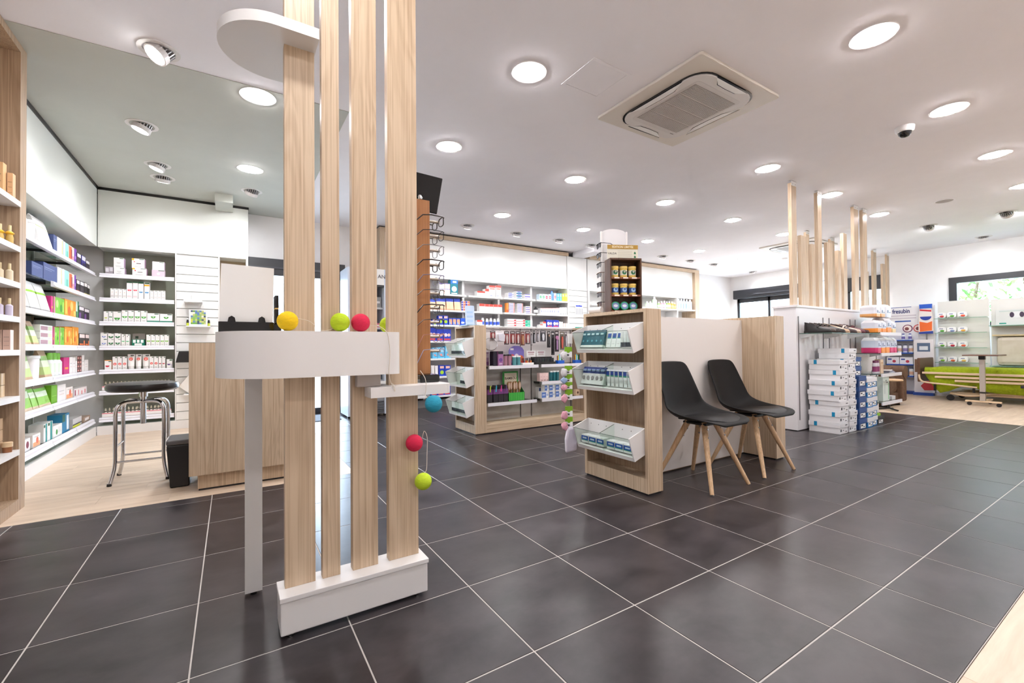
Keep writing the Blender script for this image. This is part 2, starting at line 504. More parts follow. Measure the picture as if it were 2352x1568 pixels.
down = [(-0.63, 2.09, 'over the till counter edge, half in the sage ceiling patch'), (-0.63, 3.63, 'over the wooden alcove floor'),
        (0.89, 2.11, 'just right of the wooden slats, above the back passage'), (0.89, 0.82, 'beside the square access hatch'),
        (2.41, 2.12, 'above the rear gondola'), (2.40, 3.66, 'in front of the long back wall shelves, leftmost'),
        (3.93, 0.84, 'between the air conditioner and the timber posts'), (3.92, 2.12, 'second of the row behind the air conditioner'),
        (2.44, -0.55, 'nearest the viewer, right of the air conditioner'), (3.97, -0.53, 'beside the dome camera'),
        (5.50, -0.51, 'right of the dome camera, second from the picture edge'), (7.04, -0.47, 'cut by the right picture edge'),
        (5.43, 2.12, 'third of the row behind the air conditioner'), (5.44, 0.86, 'touching the second tall timber post'),
        (6.98, 0.87, 'right of the last tall front post'), (3.89, 3.65, 'in front of the back wall shelves, second'),
        (5.38, 3.65, 'just right of the amber sign on the front gondola'), (6.90, 3.68, 'in front of the wood-framed end bay'),
        (8.43, 3.68, 'above the far glazed entrance, nearer one'), (6.97, 2.16, 'just left of the first tall post'),
        (9.95, 3.71, 'above the far glazed entrance, farther one')]
def downlight(x, y, label, group=None):
    t = thing('downlight', label, 'ceiling lamp', (x, y, H), 0, group or 'round recessed ceiling lamps')
    link(ring_me, 'trim_ring', t); link(lens_me, 'lamp_lens', t)
for x, y, l in down:
    downlight(x, y, 'round white recessed ceiling lamp ' + l)
for x, y in [(-0.63, 0.82), (-0.63, -0.54), (0.90, -0.54), (-0.63, -1.9), (3.95, -2.4), (7.0, -2.4), (0.9, -3.3), (3.95, -3.7), (7.0, -3.7)]:
    downlight(x, y, 'round recessed ceiling lamp behind the viewer', 'ceiling lamps behind the viewer')

def spot(x, y, aim, label, power, group):
    """adjustable spot: ring, finned head tilted towards aim, lit lens"""
    t = thing('adjustable_spot', label, 'spotlight', (x, y, H), 0, group)
    ring(MB(), 0.082, 0.108, -0.006, 0.0, WHITE).obj('trim_ring', t, smooth=40)
    d = (Vector(aim) - Vector((x, y, H - 0.03))).normalized()
    q = Vector((0, 0, -1)).rotation_difference(d)
    hb = MB()
    hb.lathe([(0.066, -0.035), (0.066, 0.0), (0.058, 0.003)], paint(226, 222, 222, 0.4), 24)
    for i in range(20):
        a = 2 * PI * i / 20
        ca, sa = math.cos(a), math.sin(a)
        P = lambda r_, w_, z_: (r_ * ca - w_ * sa, r_ * sa + w_ * ca, z_)
        vs = [P(0.03, -.003, 0.0), P(0.064, -.003, 0.0), P(0.064, -.003, 0.055), P(0.03, -.003, 0.055), P(0.03, .003, 0.0), P(0.064, .003, 0.0), P(0.064, .003, 0.055), P(0.03, .003, 0.055)]
        hb.add(vs, [(0, 1, 2, 3), (4, 7, 6, 5), (1, 5, 6, 2), (0, 4, 5, 1), (3, 2, 6, 7), (0, 3, 7, 4)], FINE)
    hb.lathe([(0.03, 0.0), (0.03, 0.05)], paint(60, 58, 60, 0.5), 12)
    hd = hb.obj('lamp_head', t, (0, 0, -0.016)); hd.rotation_mode = 'QUATERNION'; hd.rotation_quaternion = q
    ln = MB().poly([(0.056 * math.cos(-2 * PI * i / 16), 0.056 * math.sin(-2 * PI * i / 16), -0.0365) for i in range(16)], SPOTLENS).obj('lamp_lens', hd)
    ld = bpy.data.lights.new('spot_beam', 'SPOT'); ld.energy = power; ld.spot_size = math.radians(125); ld.spot_blend = 1.0; ld.shadow_soft_size = 0.05; ld.color = (0.96, 0.975, 1.0)
    lo = bpy.data.objects.new('spot_beam', ld); col.objects.link(lo); lo.parent = hd
    lo.location = (0, 0, -0.045)
spot(-1.17, 1.84, (-2.06, 1.4, 1.4), 'adjustable white spot on the ceiling edge, largest and nearest', SPOT_W, 'lit spots over the alcove')
spot(-1.41, 3.06, (-2.1, 3.1, 0.8), 'lit adjustable spot in the sage ceiling, nearest to the left shelves', SPOT_W, 'lit spots over the alcove')
spot(-1.41, 3.98, (-2.1, 4.0, 0.8), 'lit adjustable spot in the sage ceiling, second towards the corner', SPOT_W, 'lit spots over the alcove')
spot(-1.41, 4.37, (-1.6, 5.1, 0.8), 'finned spot turned to the alcove back shelves, left one', SPOT_W, 'spots turned to the alcove back wall')
spot(-0.59, 4.35, (-0.9, 5.1, 1.5), 'finned spot turned to the alcove back wall beside the slats', SPOT_W, 'spots turned to the alcove back wall')
for i, (x, nm) in enumerate([(2.22, 'first'), (3.11, 'second'), (3.98, 'third'), (4.73, 'fourth'), (6.69, 'fifth'), (7.6, 'sixth'), (8.45, 'seventh')]):
    spot(x, 4.38, (x, 5.1, 0.9), 'finned spot turned to the back wall shelves, %s from the left' % nm, SPOT_W, 'spots along the back wall')
spot(8.43, -0.11, (10.6, -0.2, 1.6), 'finned spot above the green bed, right one', SPOT_W, 'spots over the care area')
spot(8.41, 0.71, (10.6, 0.9, 1.6), 'finned spot above the green bed, left one', SPOT_W, 'spots over the care area')
spot(10.2, 0.45, (10.7, 0.45, 1.6), 'small lit spot by the far wall above the window', SPOT_W * 0.6, 'spots over the care area')
spot(10.25, 4.5, (10.75, 4.5, 1.6), 'small lit spot by the far wall above the glazed entrance', SPOT_W * 0.6, 'spots over the care area')

def cassette(x0, y0, S, label):
    """ceiling air conditioner: panel with a black rounded slot, four flaps and a slatted grille"""
    t = thing('air_conditioner', label, 'air conditioner', (x0 + S / 2, y0 + S / 2, H), 0, 'ceiling air conditioners')
    m = paint(222, 214, 204, 0.5); m2 = paint(216, 210, 206, 0.5)
    h = S / 2
    def rr(hx, hy, r, n=6):
        out = []
        for cx, cy, a0 in ((hx - r, hy - r, 0), (-hx + r, hy - r, 90), (-hx + r, -hy + r, 180), (hx - r, -hy + r, 270)):
            for i in range(n + 1):
                a = math.radians(a0 + 90 * i / n)
                out.append((cx + r * math.cos(a), cy + r * math.sin(a)))
        return out
    MB().prism(rr(h, h, 0.02, 3), 'z', -0.022, 0.0, m).obj('panel', t, bevel=0.006)
    MB().prism(rr(0.345, 0.395, 0.15), 'z', -0.026, -0.020, GLOSSBLACK).obj('air_slot', t)
    MB().prism(rr(0.331, 0.381, 0.14), 'z', -0.037, -0.024, m2).obj('face_plate', t, bevel=0.003)
    for a in range(4):
        L = 0.235 if a % 2 else 0.19
        off = 0.331 if a % 2 else 0.381
        def lens_pts(k, e):
            return [(-L - e, 0.012 + e), (-L * 0.55, 0.004 - k), (0, -k), (L * 0.55, 0.004 - k), (L + e, 0.012 + e)]
        for nm, k, e, z0, z1, mm in (('flap_gap', 0.050, 0.004, -0.0376, -0.0368, GLOSSBLACK), ('flap', 0.044, -0.008, -0.0392, -0.0374, WHITE2)):
            o = MB().prism(lens_pts(k, e), 'z', z0, z1, mm).obj(nm, t)
            v = Vector((0, off, 0)); v.rotate(Matrix.Rotation(a * PI / 2, 3, 'Z')); o.location = v; o.rotation_euler = (0, 0, a * PI / 2)
    MB().prism(rr(0.262, 0.30, 0.03, 3), 'z', -0.0378, -0.0366, paint(208, 202, 198, 0.5)).obj('grille_frame', t)
    for k in range(4):
        gb = MB(); y0_ = -0.262 + k * 0.1325
        gb.box(-0.238, 0.238, y0_, y0_ + 0.124, -0.0386, -0.0376, paint(112, 104, 98, 0.7))
        for s in range(14):
            yy = y0_ + 0.002 + s * 0.0088
            gb.box(-0.238, 0.238, yy, yy + 0.004, -0.041, -0.0384, m2)
        gb.obj('grille', t)
    bx('badge', 0.20, 0.24, 0.285, 0.292, -0.0385, -0.0376, paint(110, 106, 104), t)
cassette(1.68, 0.07, 0.94, 'square ceiling air conditioner with slatted grille in the middle of the ceiling')
cassette(7.65, 2.0, 0.94, 'far ceiling air conditioner half hidden behind the timber posts')
hatch = thing('access_hatch', 'square flush access hatch in the ceiling beside the air conditioner', 'hatch', (1.327, 0.647, H))
fb = MB()
for x0, x1, y0, y1 in ((-.168, .168, -.168, -.147), (-.168, .168, .147, .168), (-.168, -.147, -.147, .147), (.147, .168, -.147, .147)):
    fb.box(x0, x1, y0, y1, -0.003, 0, CEIL)
fb.obj('hatch_frame', hatch)
bx('hatch_gap', -.147, .147, -.147, .147, -0.0004, 0, BLACK, hatch)
bx('hatch_panel', -.1455, .1455, -.1455, .1455, -0.002, -0.0006, CEIL, hatch)
dome = thing('dome_camera', 'white dome security camera with dark lens under the ceiling', 'security camera', (4.04, -0.24, H))
MB().lathe([(0.052, -0.045), (0.062, -0.035), (0.066, -0.01), (0.066, 0)], WHITE, 28).obj('housing', dome, smooth=50)
MB().lathe([(0.006, -0.088), (0.028, -0.082), (0.042, -0.066), (0.047, -0.044)], GLOSSBLACK, 24).obj('lens_dome', dome, smooth=60)
sp = thing('ceiling_speaker', 'round flush ceiling speaker right of the timber posts', 'speaker', (6.99, 0.2, H))
ring(MB(), 0.085, 0.10, -0.005, 0, CEIL).obj('speaker_ring', sp, smooth=40)
MB().lathe([(0.085, -0.004), (0.085, 0)], paint(176, 168, 166, 0.8), 28).obj('speaker_grille', sp)
sd = thing('smoke_detector', 'small flat detector on the far ceiling before the entrance', 'detector', (9.15, 3.2, H))
MB().lathe([(0.04, -0.03), (0.055, -0.02), (0.06, 0)], WHITE2, 20).obj('detector_body', sd, smooth=50)

# ------------------------------------------------------------------ products: (kind, start, end, height, lift) along each shelf, metres
ROWS_ALCOVE_BACK = [
    [('wbox', -1.925, -1.829, 0.078, 0), ('wbox', -1.926, -1.836, 0.115, 0.078), ('ybox', -1.763, -1.633, 0.089, 0), ('ybox', -1.768, -1.651, 0.112, 0.088), ('mauve', -1.587, -1.462, 0.083, 0), ('wbox', -1.582, -1.468, 0.098, 0.083), ('tray', -1.999, -1.928, 0.083, 0)],
    [('small', -1.954, -1.92, 0.113, 0), ('small', -1.92, -1.885, 0.113, 0), ('small', -1.885, -1.849, 0.113, 0), ('small', -1.849, -1.814, 0.112, 0), ('redtall', -1.813, -1.761, 0.2, 0), ('redtall', -1.76, -1.71, 0.203, 0), ('blutall', -1.709, -1.66, 0.205, 0), ('oratall', -1.656, -1.605, 0.204, 0), ('small', -1.603, -1.568, 0.111, 0), ('small', -1.568, -1.532, 0.112, 0), ('small', -1.532, -1.496, 0.112, 0), ('small', -1.496, -1.459, 0.113, 0)],
    [('ygrn', -2.011, -1.969, 0.117, 0), ('grn', -1.968, -1.932, 0.118, 0), ('grnbig', -1.93, -1.858, 0.118, 0), ('grn2', -1.856, -1.801, 0.135, 0), ('grn2', -1.799, -1.745, 0.135, 0), ('grn2', -1.743, -1.688, 0.135, 0), ('grn2', -1.686, -1.63, 0.134, 0), ('tealbase', -1.629, -1.514, 0.109, 0), ('tealbase', -1.511, -1.39, 0.105, 0)],
    [('bluhalf', -2.036, -1.978, 0.085, 0), ('bluhalf', -2.036, -1.978, 0.068, 0.085), ('grn', -1.975, -1.919, 0.079, 0), ('grn', -1.975, -1.919, 0.066, 0.079), ('grn', -1.916, -1.861, 0.08, 0), ('grn', -1.917, -1.861, 0.067, 0.08), ('mint', -1.858, -1.823, 0.136, 0), ('mint', -1.821, -1.785, 0.136, 0), ('tealdisp', -1.765, -1.65, 0.146, 0), ('grnfive', -1.635, -1.594, 0.132, 0), ('grnfive', -1.593, -1.552, 0.132, 0), ('grnfive', -1.551, -1.509, 0.131, 0), ('grnfive', -1.508, -1.466, 0.131, 0), ('grnfive', -1.466, -1.424, 0.132, 0)],
    [('orabox', -2.001, -1.939, 0.111, 0), ('redbox', -1.934, -1.891, 0.15, 0), ('redbox', -1.89, -1.85, 0.149, 0), ('redbox', -1.848, -1.807, 0.149, 0), ('tube', -1.808, -1.739, 0.176, 0), ('tube', -1.738, -1.677, 0.175, 0), ('tube', -1.676, -1.602, 0.174, 0), ('redbox', -1.606, -1.566, 0.147, 0), ('redbox', -1.565, -1.524, 0.146, 0), ('darkred', -1.523, -1.491, 0.145, 0), ('darkred', -1.49, -1.457, 0.145, 0), ('purp', -1.447, -1.39, 0.11, 0)],
]
ROWS_ALCOVE_LEFT = [
    [('wbag', 3.176, 3.323, 0.264, 0), ('wtub', 3.345, 3.462, 0.166, 0), ('wbag', 3.476, 3.806, 0.239, 0), ('navy', 3.812, 3.9, 0.152, 0), ('lilac', 3.91, 4.078, 0.152, 0), ('aqua', 4.083, 4.233, 0.147, 0), ('orared', 4.241, 4.415, 0.145, 0), ('violet', 4.421, 4.511, 0.147, 0), ('dark', 4.535, 4.739, 0.124, 0), ('darkblu', 4.768, 4.985, 0.127, 0), ('dark', 4.996, 5.201, 0.105, 0)],
    [('navy', 3.312, 3.557, 0.11, 0), ('navy', 3.567, 3.906, 0.146, 0), ('lilac', 3.922, 4.048, 0.159, 0), ('aqua', 4.053, 4.247, 0.162, 0), ('orared', 4.253, 4.424, 0.157, 0), ('violet', 4.427, 4.492, 0.158, 0), ('darkred2', 4.516, 4.678, 0.125, 0), ('dark', 4.691, 4.904, 0.126, 0), ('darkyel', 4.911, 5.075, 0.131, 0), ('darkyel', 5.083, 5.219, 0.124, 0)],
    [('wbag2', 3.181, 3.276, 0.227, 0), ('wbag2', 3.283, 3.507, 0.243, 0), ('wbag2', 3.511, 3.741, 0.273, 0), ('magenta', 3.752, 3.811, 0.149, 0), ('green', 3.82, 4.115, 0.153, 0), ('orange', 4.125, 4.484, 0.162, 0), ('teal', 4.496, 4.624, 0.173, 0), ('purpbk', 4.64, 4.914, 0.134, 0), ('purpbk', 4.925, 5.197, 0.125, 0)],
    [('kraft', 3.175, 3.312, 0.189, 0), ('kraft', 3.353, 3.478, 0.19, 0), ('mauvebox', 3.497, 3.794, 0.17, 0), ('magenta', 3.797, 3.826, 0.163, 0), ('green', 3.832, 3.975, 0.162, 0), ('green', 3.978, 4.118, 0.166, 0), ('orange', 4.126, 4.354, 0.176, 0), ('orange', 4.362, 4.627, 0.187, 0), ('orablk', 4.66, 4.962, 0.129, 0), ('orablk', 4.974, 5.196, 0.13, 0)],
    [('kraft', 3.167, 3.344, 0.234, 0), ('wtub', 3.386, 3.596, 0.185, 0), ('kraft', 3.609, 3.786, 0.23, 0), ('wbotgrn', 3.793, 3.895, 0.205, 0), ('wbotgrn', 3.903, 4.002, 0.204, 0), ('wbotgrn', 4.006, 4.097, 0.201, 0), ('magenta', 4.102, 4.274, 0.158, 0), ('wsmall', 4.279, 4.38, 0.159, 0), ('wsmall', 4.384, 4.482, 0.154, 0), ('wsmall', 4.488, 4.553, 0.122, 0), ('brown', 4.56, 4.787, 0.168, 0), ('wsmall', 4.795, 4.932, 0.174, 0), ('wsmall', 4.948, 5.147, 0.123, 0)],
    [('gbag', 3.179, 3.342, 0.2, 0), ('gbag', 3.351, 3.473, 0.178, 0), ('gbag', 3.484, 3.761, 0.169, 0), ('lime', 3.771, 3.923, 0.157, 0), ('wsmall', 3.934, 4.167, 0.15, 0), ('peach', 4.174, 4.386, 0.112, 0), ('redwide', 4.43, 5.079, 0.078, 0)],
    [('wdkpurp', 3.196, 3.297, 0.094, 0), ('peach', 3.348, 3.516, 0.1, 0), ('tealstr', 3.59, 3.679, 0.152, 0), ('tealstr', 3.686, 3.811, 0.156, 0), ('wgreen', 3.819, 4.065, 0.101, 0), ('blue', 4.072, 4.278, 0.17, 0), ('greypk', 4.39, 4.803, 0.087, 0), ('brownlow', 4.908, 5.269, 0.054, 0)],
]
ROWS_BACK_WALL = [
    [('purpwhite', 2.034, 2.126, 0.082, 0), ('purpwhite', 2.129, 2.222, 0.085, 0), ('purpwhite', 2.035, 2.126, 0.088, 0.082), ('purpwhite', 2.13, 2.222, 0.089, 0.085), ('brushbox', 2.228, 2.363, 0.243, 0), ('redwhite', 2.72, 2.874, 0.086, 0), ('redwhite', 2.876, 2.95, 0.132, 0), ('redtop', 2.953, 3.076, 0.196, 0), ('redtop', 3.085, 3.194, 0.204, 0), ('bluelay3', 3.335, 3.454, 0.097, 0), ('teallay3', 3.512, 3.63, 0.135, 0), ('bluelay2', 3.697, 3.813, 0.089, 0), ('discgreen', 4.019, 4.081, 0.11, 0), ('discgreen', 4.086, 4.149, 0.114, 0), ('discred', 4.153, 4.226, 0.111, 0), ('discred', 4.231, 4.3, 0.115, 0), ('brushblue', 4.305, 4.354, 0.185, 0), ('discred', 4.357, 4.425, 0.144, 0), ('skyblue', 4.435, 4.496, 0.143, 0), ('skyblue', 4.5, 4.562, 0.146, 0), ('limeyel', 4.567, 4.636, 0.148, 0), ('limeyel', 4.639, 4.712, 0.15, 0)],
    [('bandage', 1.864, 1.975, 0.17, 0), ('bandage', 1.98, 2.151, 0.187, 0), ('bandage', 2.153, 2.289, 0.195, 0), ('bandage', 2.292, 2.416, 0.199, 0), ('redstack', 2.424, 2.499, 0.162, 0), ('redstack', 2.501, 2.579, 0.166, 0), ('redwhite', 2.76, 2.865, 0.133, 0), ('redwhite', 2.869, 2.949, 0.131, 0), ('redwhite', 2.953, 3.034, 0.131, 0), ('redwhite', 3.038, 3.124, 0.132, 0), ('redwhite', 3.128, 3.211, 0.132, 0), ('orabook', 3.3, 3.34, 0.17, 0), ('purplay', 3.354, 3.469, 0.177, 0), ('purplay', 3.531, 3.648, 0.174, 0), ('purplay2', 3.712, 3.828, 0.132, 0), ('bluemark', 4.047, 4.094, 0.11, 0), ('bluemark', 4.096, 4.142, 0.112, 0), ('bluemark', 4.144, 4.191, 0.114, 0), ('bluemark', 4.193, 4.241, 0.116, 0), ('bluemark', 4.242, 4.29, 0.118, 0), ('bluemark', 4.292, 4.34, 0.12, 0), ('bluemark', 4.342, 4.39, 0.122, 0), ('bluemark', 4.392, 4.441, 0.124, 0), ('bluemark', 4.443, 4.492, 0.126, 0), ('bluemark2', 4.504, 4.563, 0.14, 0), ('bluemark2', 4.567, 4.626, 0.143, 0), ('bluemark2', 4.63, 4.69, 0.145, 0)],
    [('limeblue', 1.908, 1.999, 0.094, 0), ('limeblue', 2.009, 2.092, 0.147, 0), ('limeblue', 2.102, 2.184, 0.15, 0), ('skinblue', 2.195, 2.26, 0.111, 0), ('skinblue', 2.264, 2.33, 0.113, 0), ('skinblue', 2.334, 2.4, 0.112, 0), ('bluewhite', 2.408, 2.488, 0.117, 0), ('bluewhite', 2.491, 2.573, 0.116, 0), ('redwhite', 2.712, 2.817, 0.093, 0), ('redlay', 3.319, 3.499, 0.133, 0), ('redlay', 3.507, 3.692, 0.132, 0), ('tealwhite', 3.705, 3.808, 0.118, 0), ('wsmall', 3.812, 3.857, 0.117, 0), ('redwhite', 4.03, 4.093, 0.046, 0), ('redwhite', 4.098, 4.167, 0.099, 0), ('bandblue', 4.18, 4.322, 0.134, 0), ('bandblue', 4.326, 4.476, 0.135, 0), ('wsmall', 4.482, 4.532, 0.108, 0), ('wsmall', 4.535, 4.586, 0.105, 0), ('pink', 4.594, 4.651, 0.08, 0), ('pink', 4.654, 4.719, 0.08, 0)],
]
ROWS_BACK_LOW = [
    [('bandblue', 1.852, 1.971, 0.212, 0), ('bandblue', 1.976, 2.097, 0.19, 0), ('bandblue', 2.1, 2.232, 0.191, 0)],
    [('skyblue', 1.909, 1.994, 0.172, 0), ('skyblue', 1.998, 2.119, 0.179, 0), ('skyblue', 2.123, 2.23, 0.195, 0)],
    [('wredtube', 1.89, 1.951, 0.175, 0), ('wredtube', 1.955, 2.015, 0.168, 0), ('limeblue', 2.022, 2.117, 0.174, 0), ('limeblue', 2.122, 2.223, 0.171, 0)],
    [('bandblue', 1.887, 1.989, 0.02, 0), ('bandblue', 1.998, 2.101, 0.02, 0), ('bandblue', 2.107, 2.219, 0.02, 0)],
]
ROWS_UNIT2 = [
    [('pump', 6.961, 7.059, 0.136, 0), ('pump', 7.069, 7.168, 0.141, 0), ('pump', 7.18, 7.328, 0.272, 0), ('botg', 7.353, 7.435, 0.144, 0), ('botp', 7.449, 7.531, 0.16, 0), ('botp', 7.545, 7.629, 0.176, 0), ('botg', 7.643, 7.706, 0.168, 0), ('boty', 7.717, 7.798, 0.173, 0), ('boto', 7.812, 7.898, 0.166, 0), ('boto', 7.909, 7.985, 0.147, 0), ('botb', 8.067, 8.148, 0.26, 0), ('botb', 8.159, 8.245, 0.265, 0), ('botb', 8.259, 8.346, 0.263, 0), ('botb', 8.365, 8.452, 0.264, 0), ('botb', 8.463, 8.594, 0.265, 0)],
]

# ------------------------------------------------------------------ wall shelving
ZA = [1.815, 1.54, 1.272, 0.995, 0.725, 0.487, 0.185]
ZB = [1.815, 1.555, 1.315, 1.055, 0.775, 0.49, 0.185]
RAILPROF = [(0, 0), (0.012, -0.004), (0.02, -0.012), (0.018, -0.03), (0.026, -0.036), (0.03, -0.048), (0.02, -0.05), (0, -0.05)]   # outwards, down
# alcove, left wall
au = thing('shelving_unit', 'white wall shelving with glass shelves along the left alcove wall', 'shelving', (-2.4, 2.95, 0))
def part_at(p, name, x0, x1, y0, y1, z0, z1, m, bevel=0.0):
    """a box part given in room coordinates under a thing standing at p"""
    L = p.location
    return bx(name, x0 - L.x, x1 - L.x, y0 - L.y, y1 - L.y, z0 - L.z, z1 - L.z, m, p, bevel)
FASC = paint(232, 234, 228, 0.45, name='white_fascia')
part_at(au, 'side_panel', -2.4, -2.06, 2.95, 2.975, 0.0, 2.75, paint(214, 208, 200, 0.5))
part_at(au, 'back_panel', -2.4, -2.385, 2.975, 5.05, 0.10, 2.10, OLIVE)
part_at(au, 'base', -2.4, -2.06, 2.975, 5.05, 0.0, 0.10, WHITE)
part_at(au, 'fascia', -2.4, -2.06, 2.975, 5.05, 2.11, 2.755, FASC)
part_at(au, 'deck', -2.385, -2.075, 2.975, 5.05, 0.10, 0.112, GLASSG)
for y in (3.68, 4.375):
    part_at(au, 'upright', -2.386, -2.372, y - 0.012, y + 0.012, 0.10, 2.10, paint(196, 196, 190, 0.4))
bays = [(2.98, 3.672), (3.682, 4.366), (4.376, 5.04)]
for i, z in enumerate(ZA):
    for j, (a, b) in enumerate(bays):
        s = part_at(au, 'glass_shelf', -2.38, -2.09, a, b, z - 0.008, z, GLASSG)
        if i == 1 and j == 0:
            continue
        rb = MB().prism([(-2.09 + u - au.location.x, z + v + 0.006) for u, v in RAILPROF], 'y', a - 2.95, b - 2.95, RAIL)
        rb.obj('price_rail', s)
        part_at(au, 'bracket', -2.385, -2.12, a - 0.004, a, z - 0.03, z - 0.008, BLACK)
# alcove, back wall
ab = thing('shelving_unit', 'white alcove back wall unit with glass shelves and slatted panel', 'shelving', (-2.06, 5.05, 0))
part_at(ab, 'fascia', -2.055, -0.607, 5.06, 5.37, 2.11, 2.755, FASC)
part_at(ab, 'back_panel', -2.055, -1.36, 5.355, 5.37, 0.10, 2.11, OLIVE)
part_at(ab, 'base', -2.055, -0.607, 5.055, 5.37, 0.0, 0.10, WHITE)
part_at(ab, 'deck', -2.05, -1.362, 5.07, 5.355, 0.10, 0.112, GLASSG)
part_at(ab, 'side_panel', -1.362, -1.35, 5.055, 5.355, 0.10, 2.11, WHITE)
part_at(ab, 'side_panel', -0.632, -0.607, 5.055, 5.37, 0.10, 2.11, WHITE)
part_at(ab, 'panel_backing', -1.35, -0.93, 5.075, 5.09, 0.10, 2.11, paint(206, 206, 204, 0.5))
part_at(ab, 'side_panel', -0.93, -0.915, 5.055, 5.37, 0.10, 2.11, WHITE)
part_at(ab, 'niche_back', -0.915, -0.632, 5.33, 5.345, 0.10, 2.11, paint(196, 178, 150, 0.5))
for k in range(19):
    z0 = 0.105 + k * 0.1035
    part_at(ab, 'slat', -1.349, -0.931, 5.057, 5.075, z0, z0 + 0.0955, WHITE2, 0.002)
for z in ZA:
    s = part_at(ab, 'glass_shelf', -2.04, -1.372, 5.085, 5.35, z - 0.008, z, GLASSG)
    rb = MB().prism([(5.085 - u - 5.05, z + v + 0.006) for u, v in RAILPROF], 'x', 0.02, 0.688, RAIL)
    rb.obj('price_rail', s)
# long back wall: wood-framed unit with four bays, slatted pilaster, second framed unit
bw = thing('shelving_unit', 'long white back wall shelving in a pale wood frame', 'shelving', (1.08, 5.05, 0))
part_at(bw, 'frame_top', 1.08, 4.73, 5.02, 5.37, 2.70, 2.765, OAKX)
part_at(bw, 'shadow_gap', 1.08, 4.73, 5.06, 5.37, 2.765, 2.789, BLACK)
part_at(bw, 'frame_side', 1.08, 1.16, 5.02, 5.37, 0, 2.70, OAK)
part_at(bw, 'fascia', 1.16, 4.70, 5.055, 5.37, 2.065, 2.70, WHITE2)
part_at(bw, 'back_panel', 1.16, 4.70, 5.36, 5.37, 0.10, 2.065, paint(224, 220, 222, 0.5))
part_at(bw, 'base', 1.16, 4.70, 5.05, 5.37, 0, 0.12, paint(120, 118, 118, 0.6))
part_at(bw, 'pilaster', 4.70, 4.732, 5.03, 5.37, 0.12, 2.70, WHITE2)
for x in (1.82, 2.52, 3.22, 3.925):
    part_at(bw, 'divider', x - 0.02, x + 0.02, 5.15, 5.36, 0.12, 2.065, WHITE2)
for z in ZB:
    for a, b in ((1.16, 1.80), (1.84, 2.50), (2.54, 3.20), (3.24, 3.905), (3.945, 4.70)):
        part_at(bw, 'shelf', a, b, 4.99, 5.36, z - 0.028, z, WHITE2)
sp = thing('slatted_pilaster', 'white slatted wall panel between the two back wall units', 'wall panel', (4.74, 5.05, 0))
part_at(sp, 'panel_backing', 4.735, 5.22, 5.08, 5.37, 0.0, 2.70, paint(200, 198, 198, 0.5))
for k in range(18):
    z0 = 0.10 + k * 0.1085
    part_at(sp, 'slat', 4.737, 5.218, 5.055, 5.08, z0, z0 + 0.1, WHITE2, 0.002)
part_at(sp, 'top_panel', 4.737, 5.218, 5.055, 5.08, 2.055, 2.70, WHITE2)
u2 = thing('shelving_unit', 'white back wall unit in a wood frame nearest the far corner', 'shelving', (5.24, 5.05, 0))
part_at(u2, 'frame_top', 5.24, 8.78, 4.98, 5.37, 2.70, 2.765, OAKX)
part_at(u2, 'shadow_gap', 5.24, 8.78, 5.06, 5.37, 2.765, 2.789, BLACK)
part_at(u2, 'frame_side', 8.62, 8.78, 4.98, 5.37, 0, 2.70, OAK)
part_at(u2, 'fascia', 5.24, 8.62, 5.055, 5.37, 2.065, 2.70, WHITE2)
part_at(u2, 'back_panel', 5.24, 8.62, 5.36, 5.37, 0.1, 2.065, WHITE2)
part_at(u2, 'base', 5.24, 8.62, 5.05, 5.37, 0, 0.12, WHITE2)
for x in (5.262, 6.66, 8.025):
    part_at(u2, 'divider', x - 0.02, x + 0.02, 5.04, 5.36, 0.12, 2.065, WHITE2)
for z in (1.80, 1.52):
    for a, b in ((5.285, 6.64), (6.68, 8.005), (8.045, 8.62)):
        part_at(u2, 'shelf', a, b, 4.99, 5.36, z - 0.03, z, WHITE2)

# wood cabinet at the left edge of the picture
cb = thing('display_cabinet', 'tall wooden perfume cabinet cut by the left picture edge', 'cabinet', (-2.2, 1.2, 0))
part_at(cb, 'end_panel', -2.40, -1.86, 2.205, 2.30, 0.0, 2.788, OAKIN)
part_at(cb, 'back_panel', -2.40, -2.385, 1.1, 2.205, 0.0, 2.788, OAKIN)
part_at(cb, 'end_panel', -2.40, -1.86, 1.02, 1.10, 0.0, 2.788, OAKIN)
part_at(cb, 'top_panel', -2.385, -1.86, 1.10, 2.205, 2.74, 2.788, OAKIN)
part_at(cb, 'plinth', -2.385, -1.86, 1.10, 2.205, 0.0, 0.07, OAKIN)
CZ = [1.838, 1.568, 1.353, 1.15, 0.955, 0.683, 0.365]
for z in CZ:
    part_at(cb, 'shelf', -2.385, -1.855, 1.10, 2.203, z - 0.032, z, WHITE)

# refrigerated display to the right of the back door
fr = thing('refrigerated_display', 'white open-front refrigerated display beside the back door', 'refrigerator', (0.53, 4.6, 0))
SIDE = paint(206, 214, 228, 0.25)
part_at(fr, 'side_panel', 0.53, 0.57, 4.6, 5.08, 0.03, 2.05, SIDE)
part_at(fr, 'side_panel', 1.02, 1.06, 4.6, 5.08, 0.03, 2.05, SIDE)
part_at(fr, 'back_panel', 0.57, 1.02, 5.05, 5.08, 0.03, 2.05, paint(120, 122, 126, 0.5))
hd = part_at(fr, 'header', 0.57, 1.02, 4.60, 5.05, 1.83, 2.05, WHITE2)
letters('AN', 0.075, paint(60, 60, 62), hd, (0.455, -0.003, 1.945), FACE_Y)
part_at(fr, 'light_strip', 0.57, 1.02, 4.60, 4.64, 1.80, 1.83, paint(50, 50, 54))
part_at(fr, 'base_body', 0.57, 1.02, 4.62, 5.05, 0.03, 0.26, paint(150, 150, 154, 0.4))
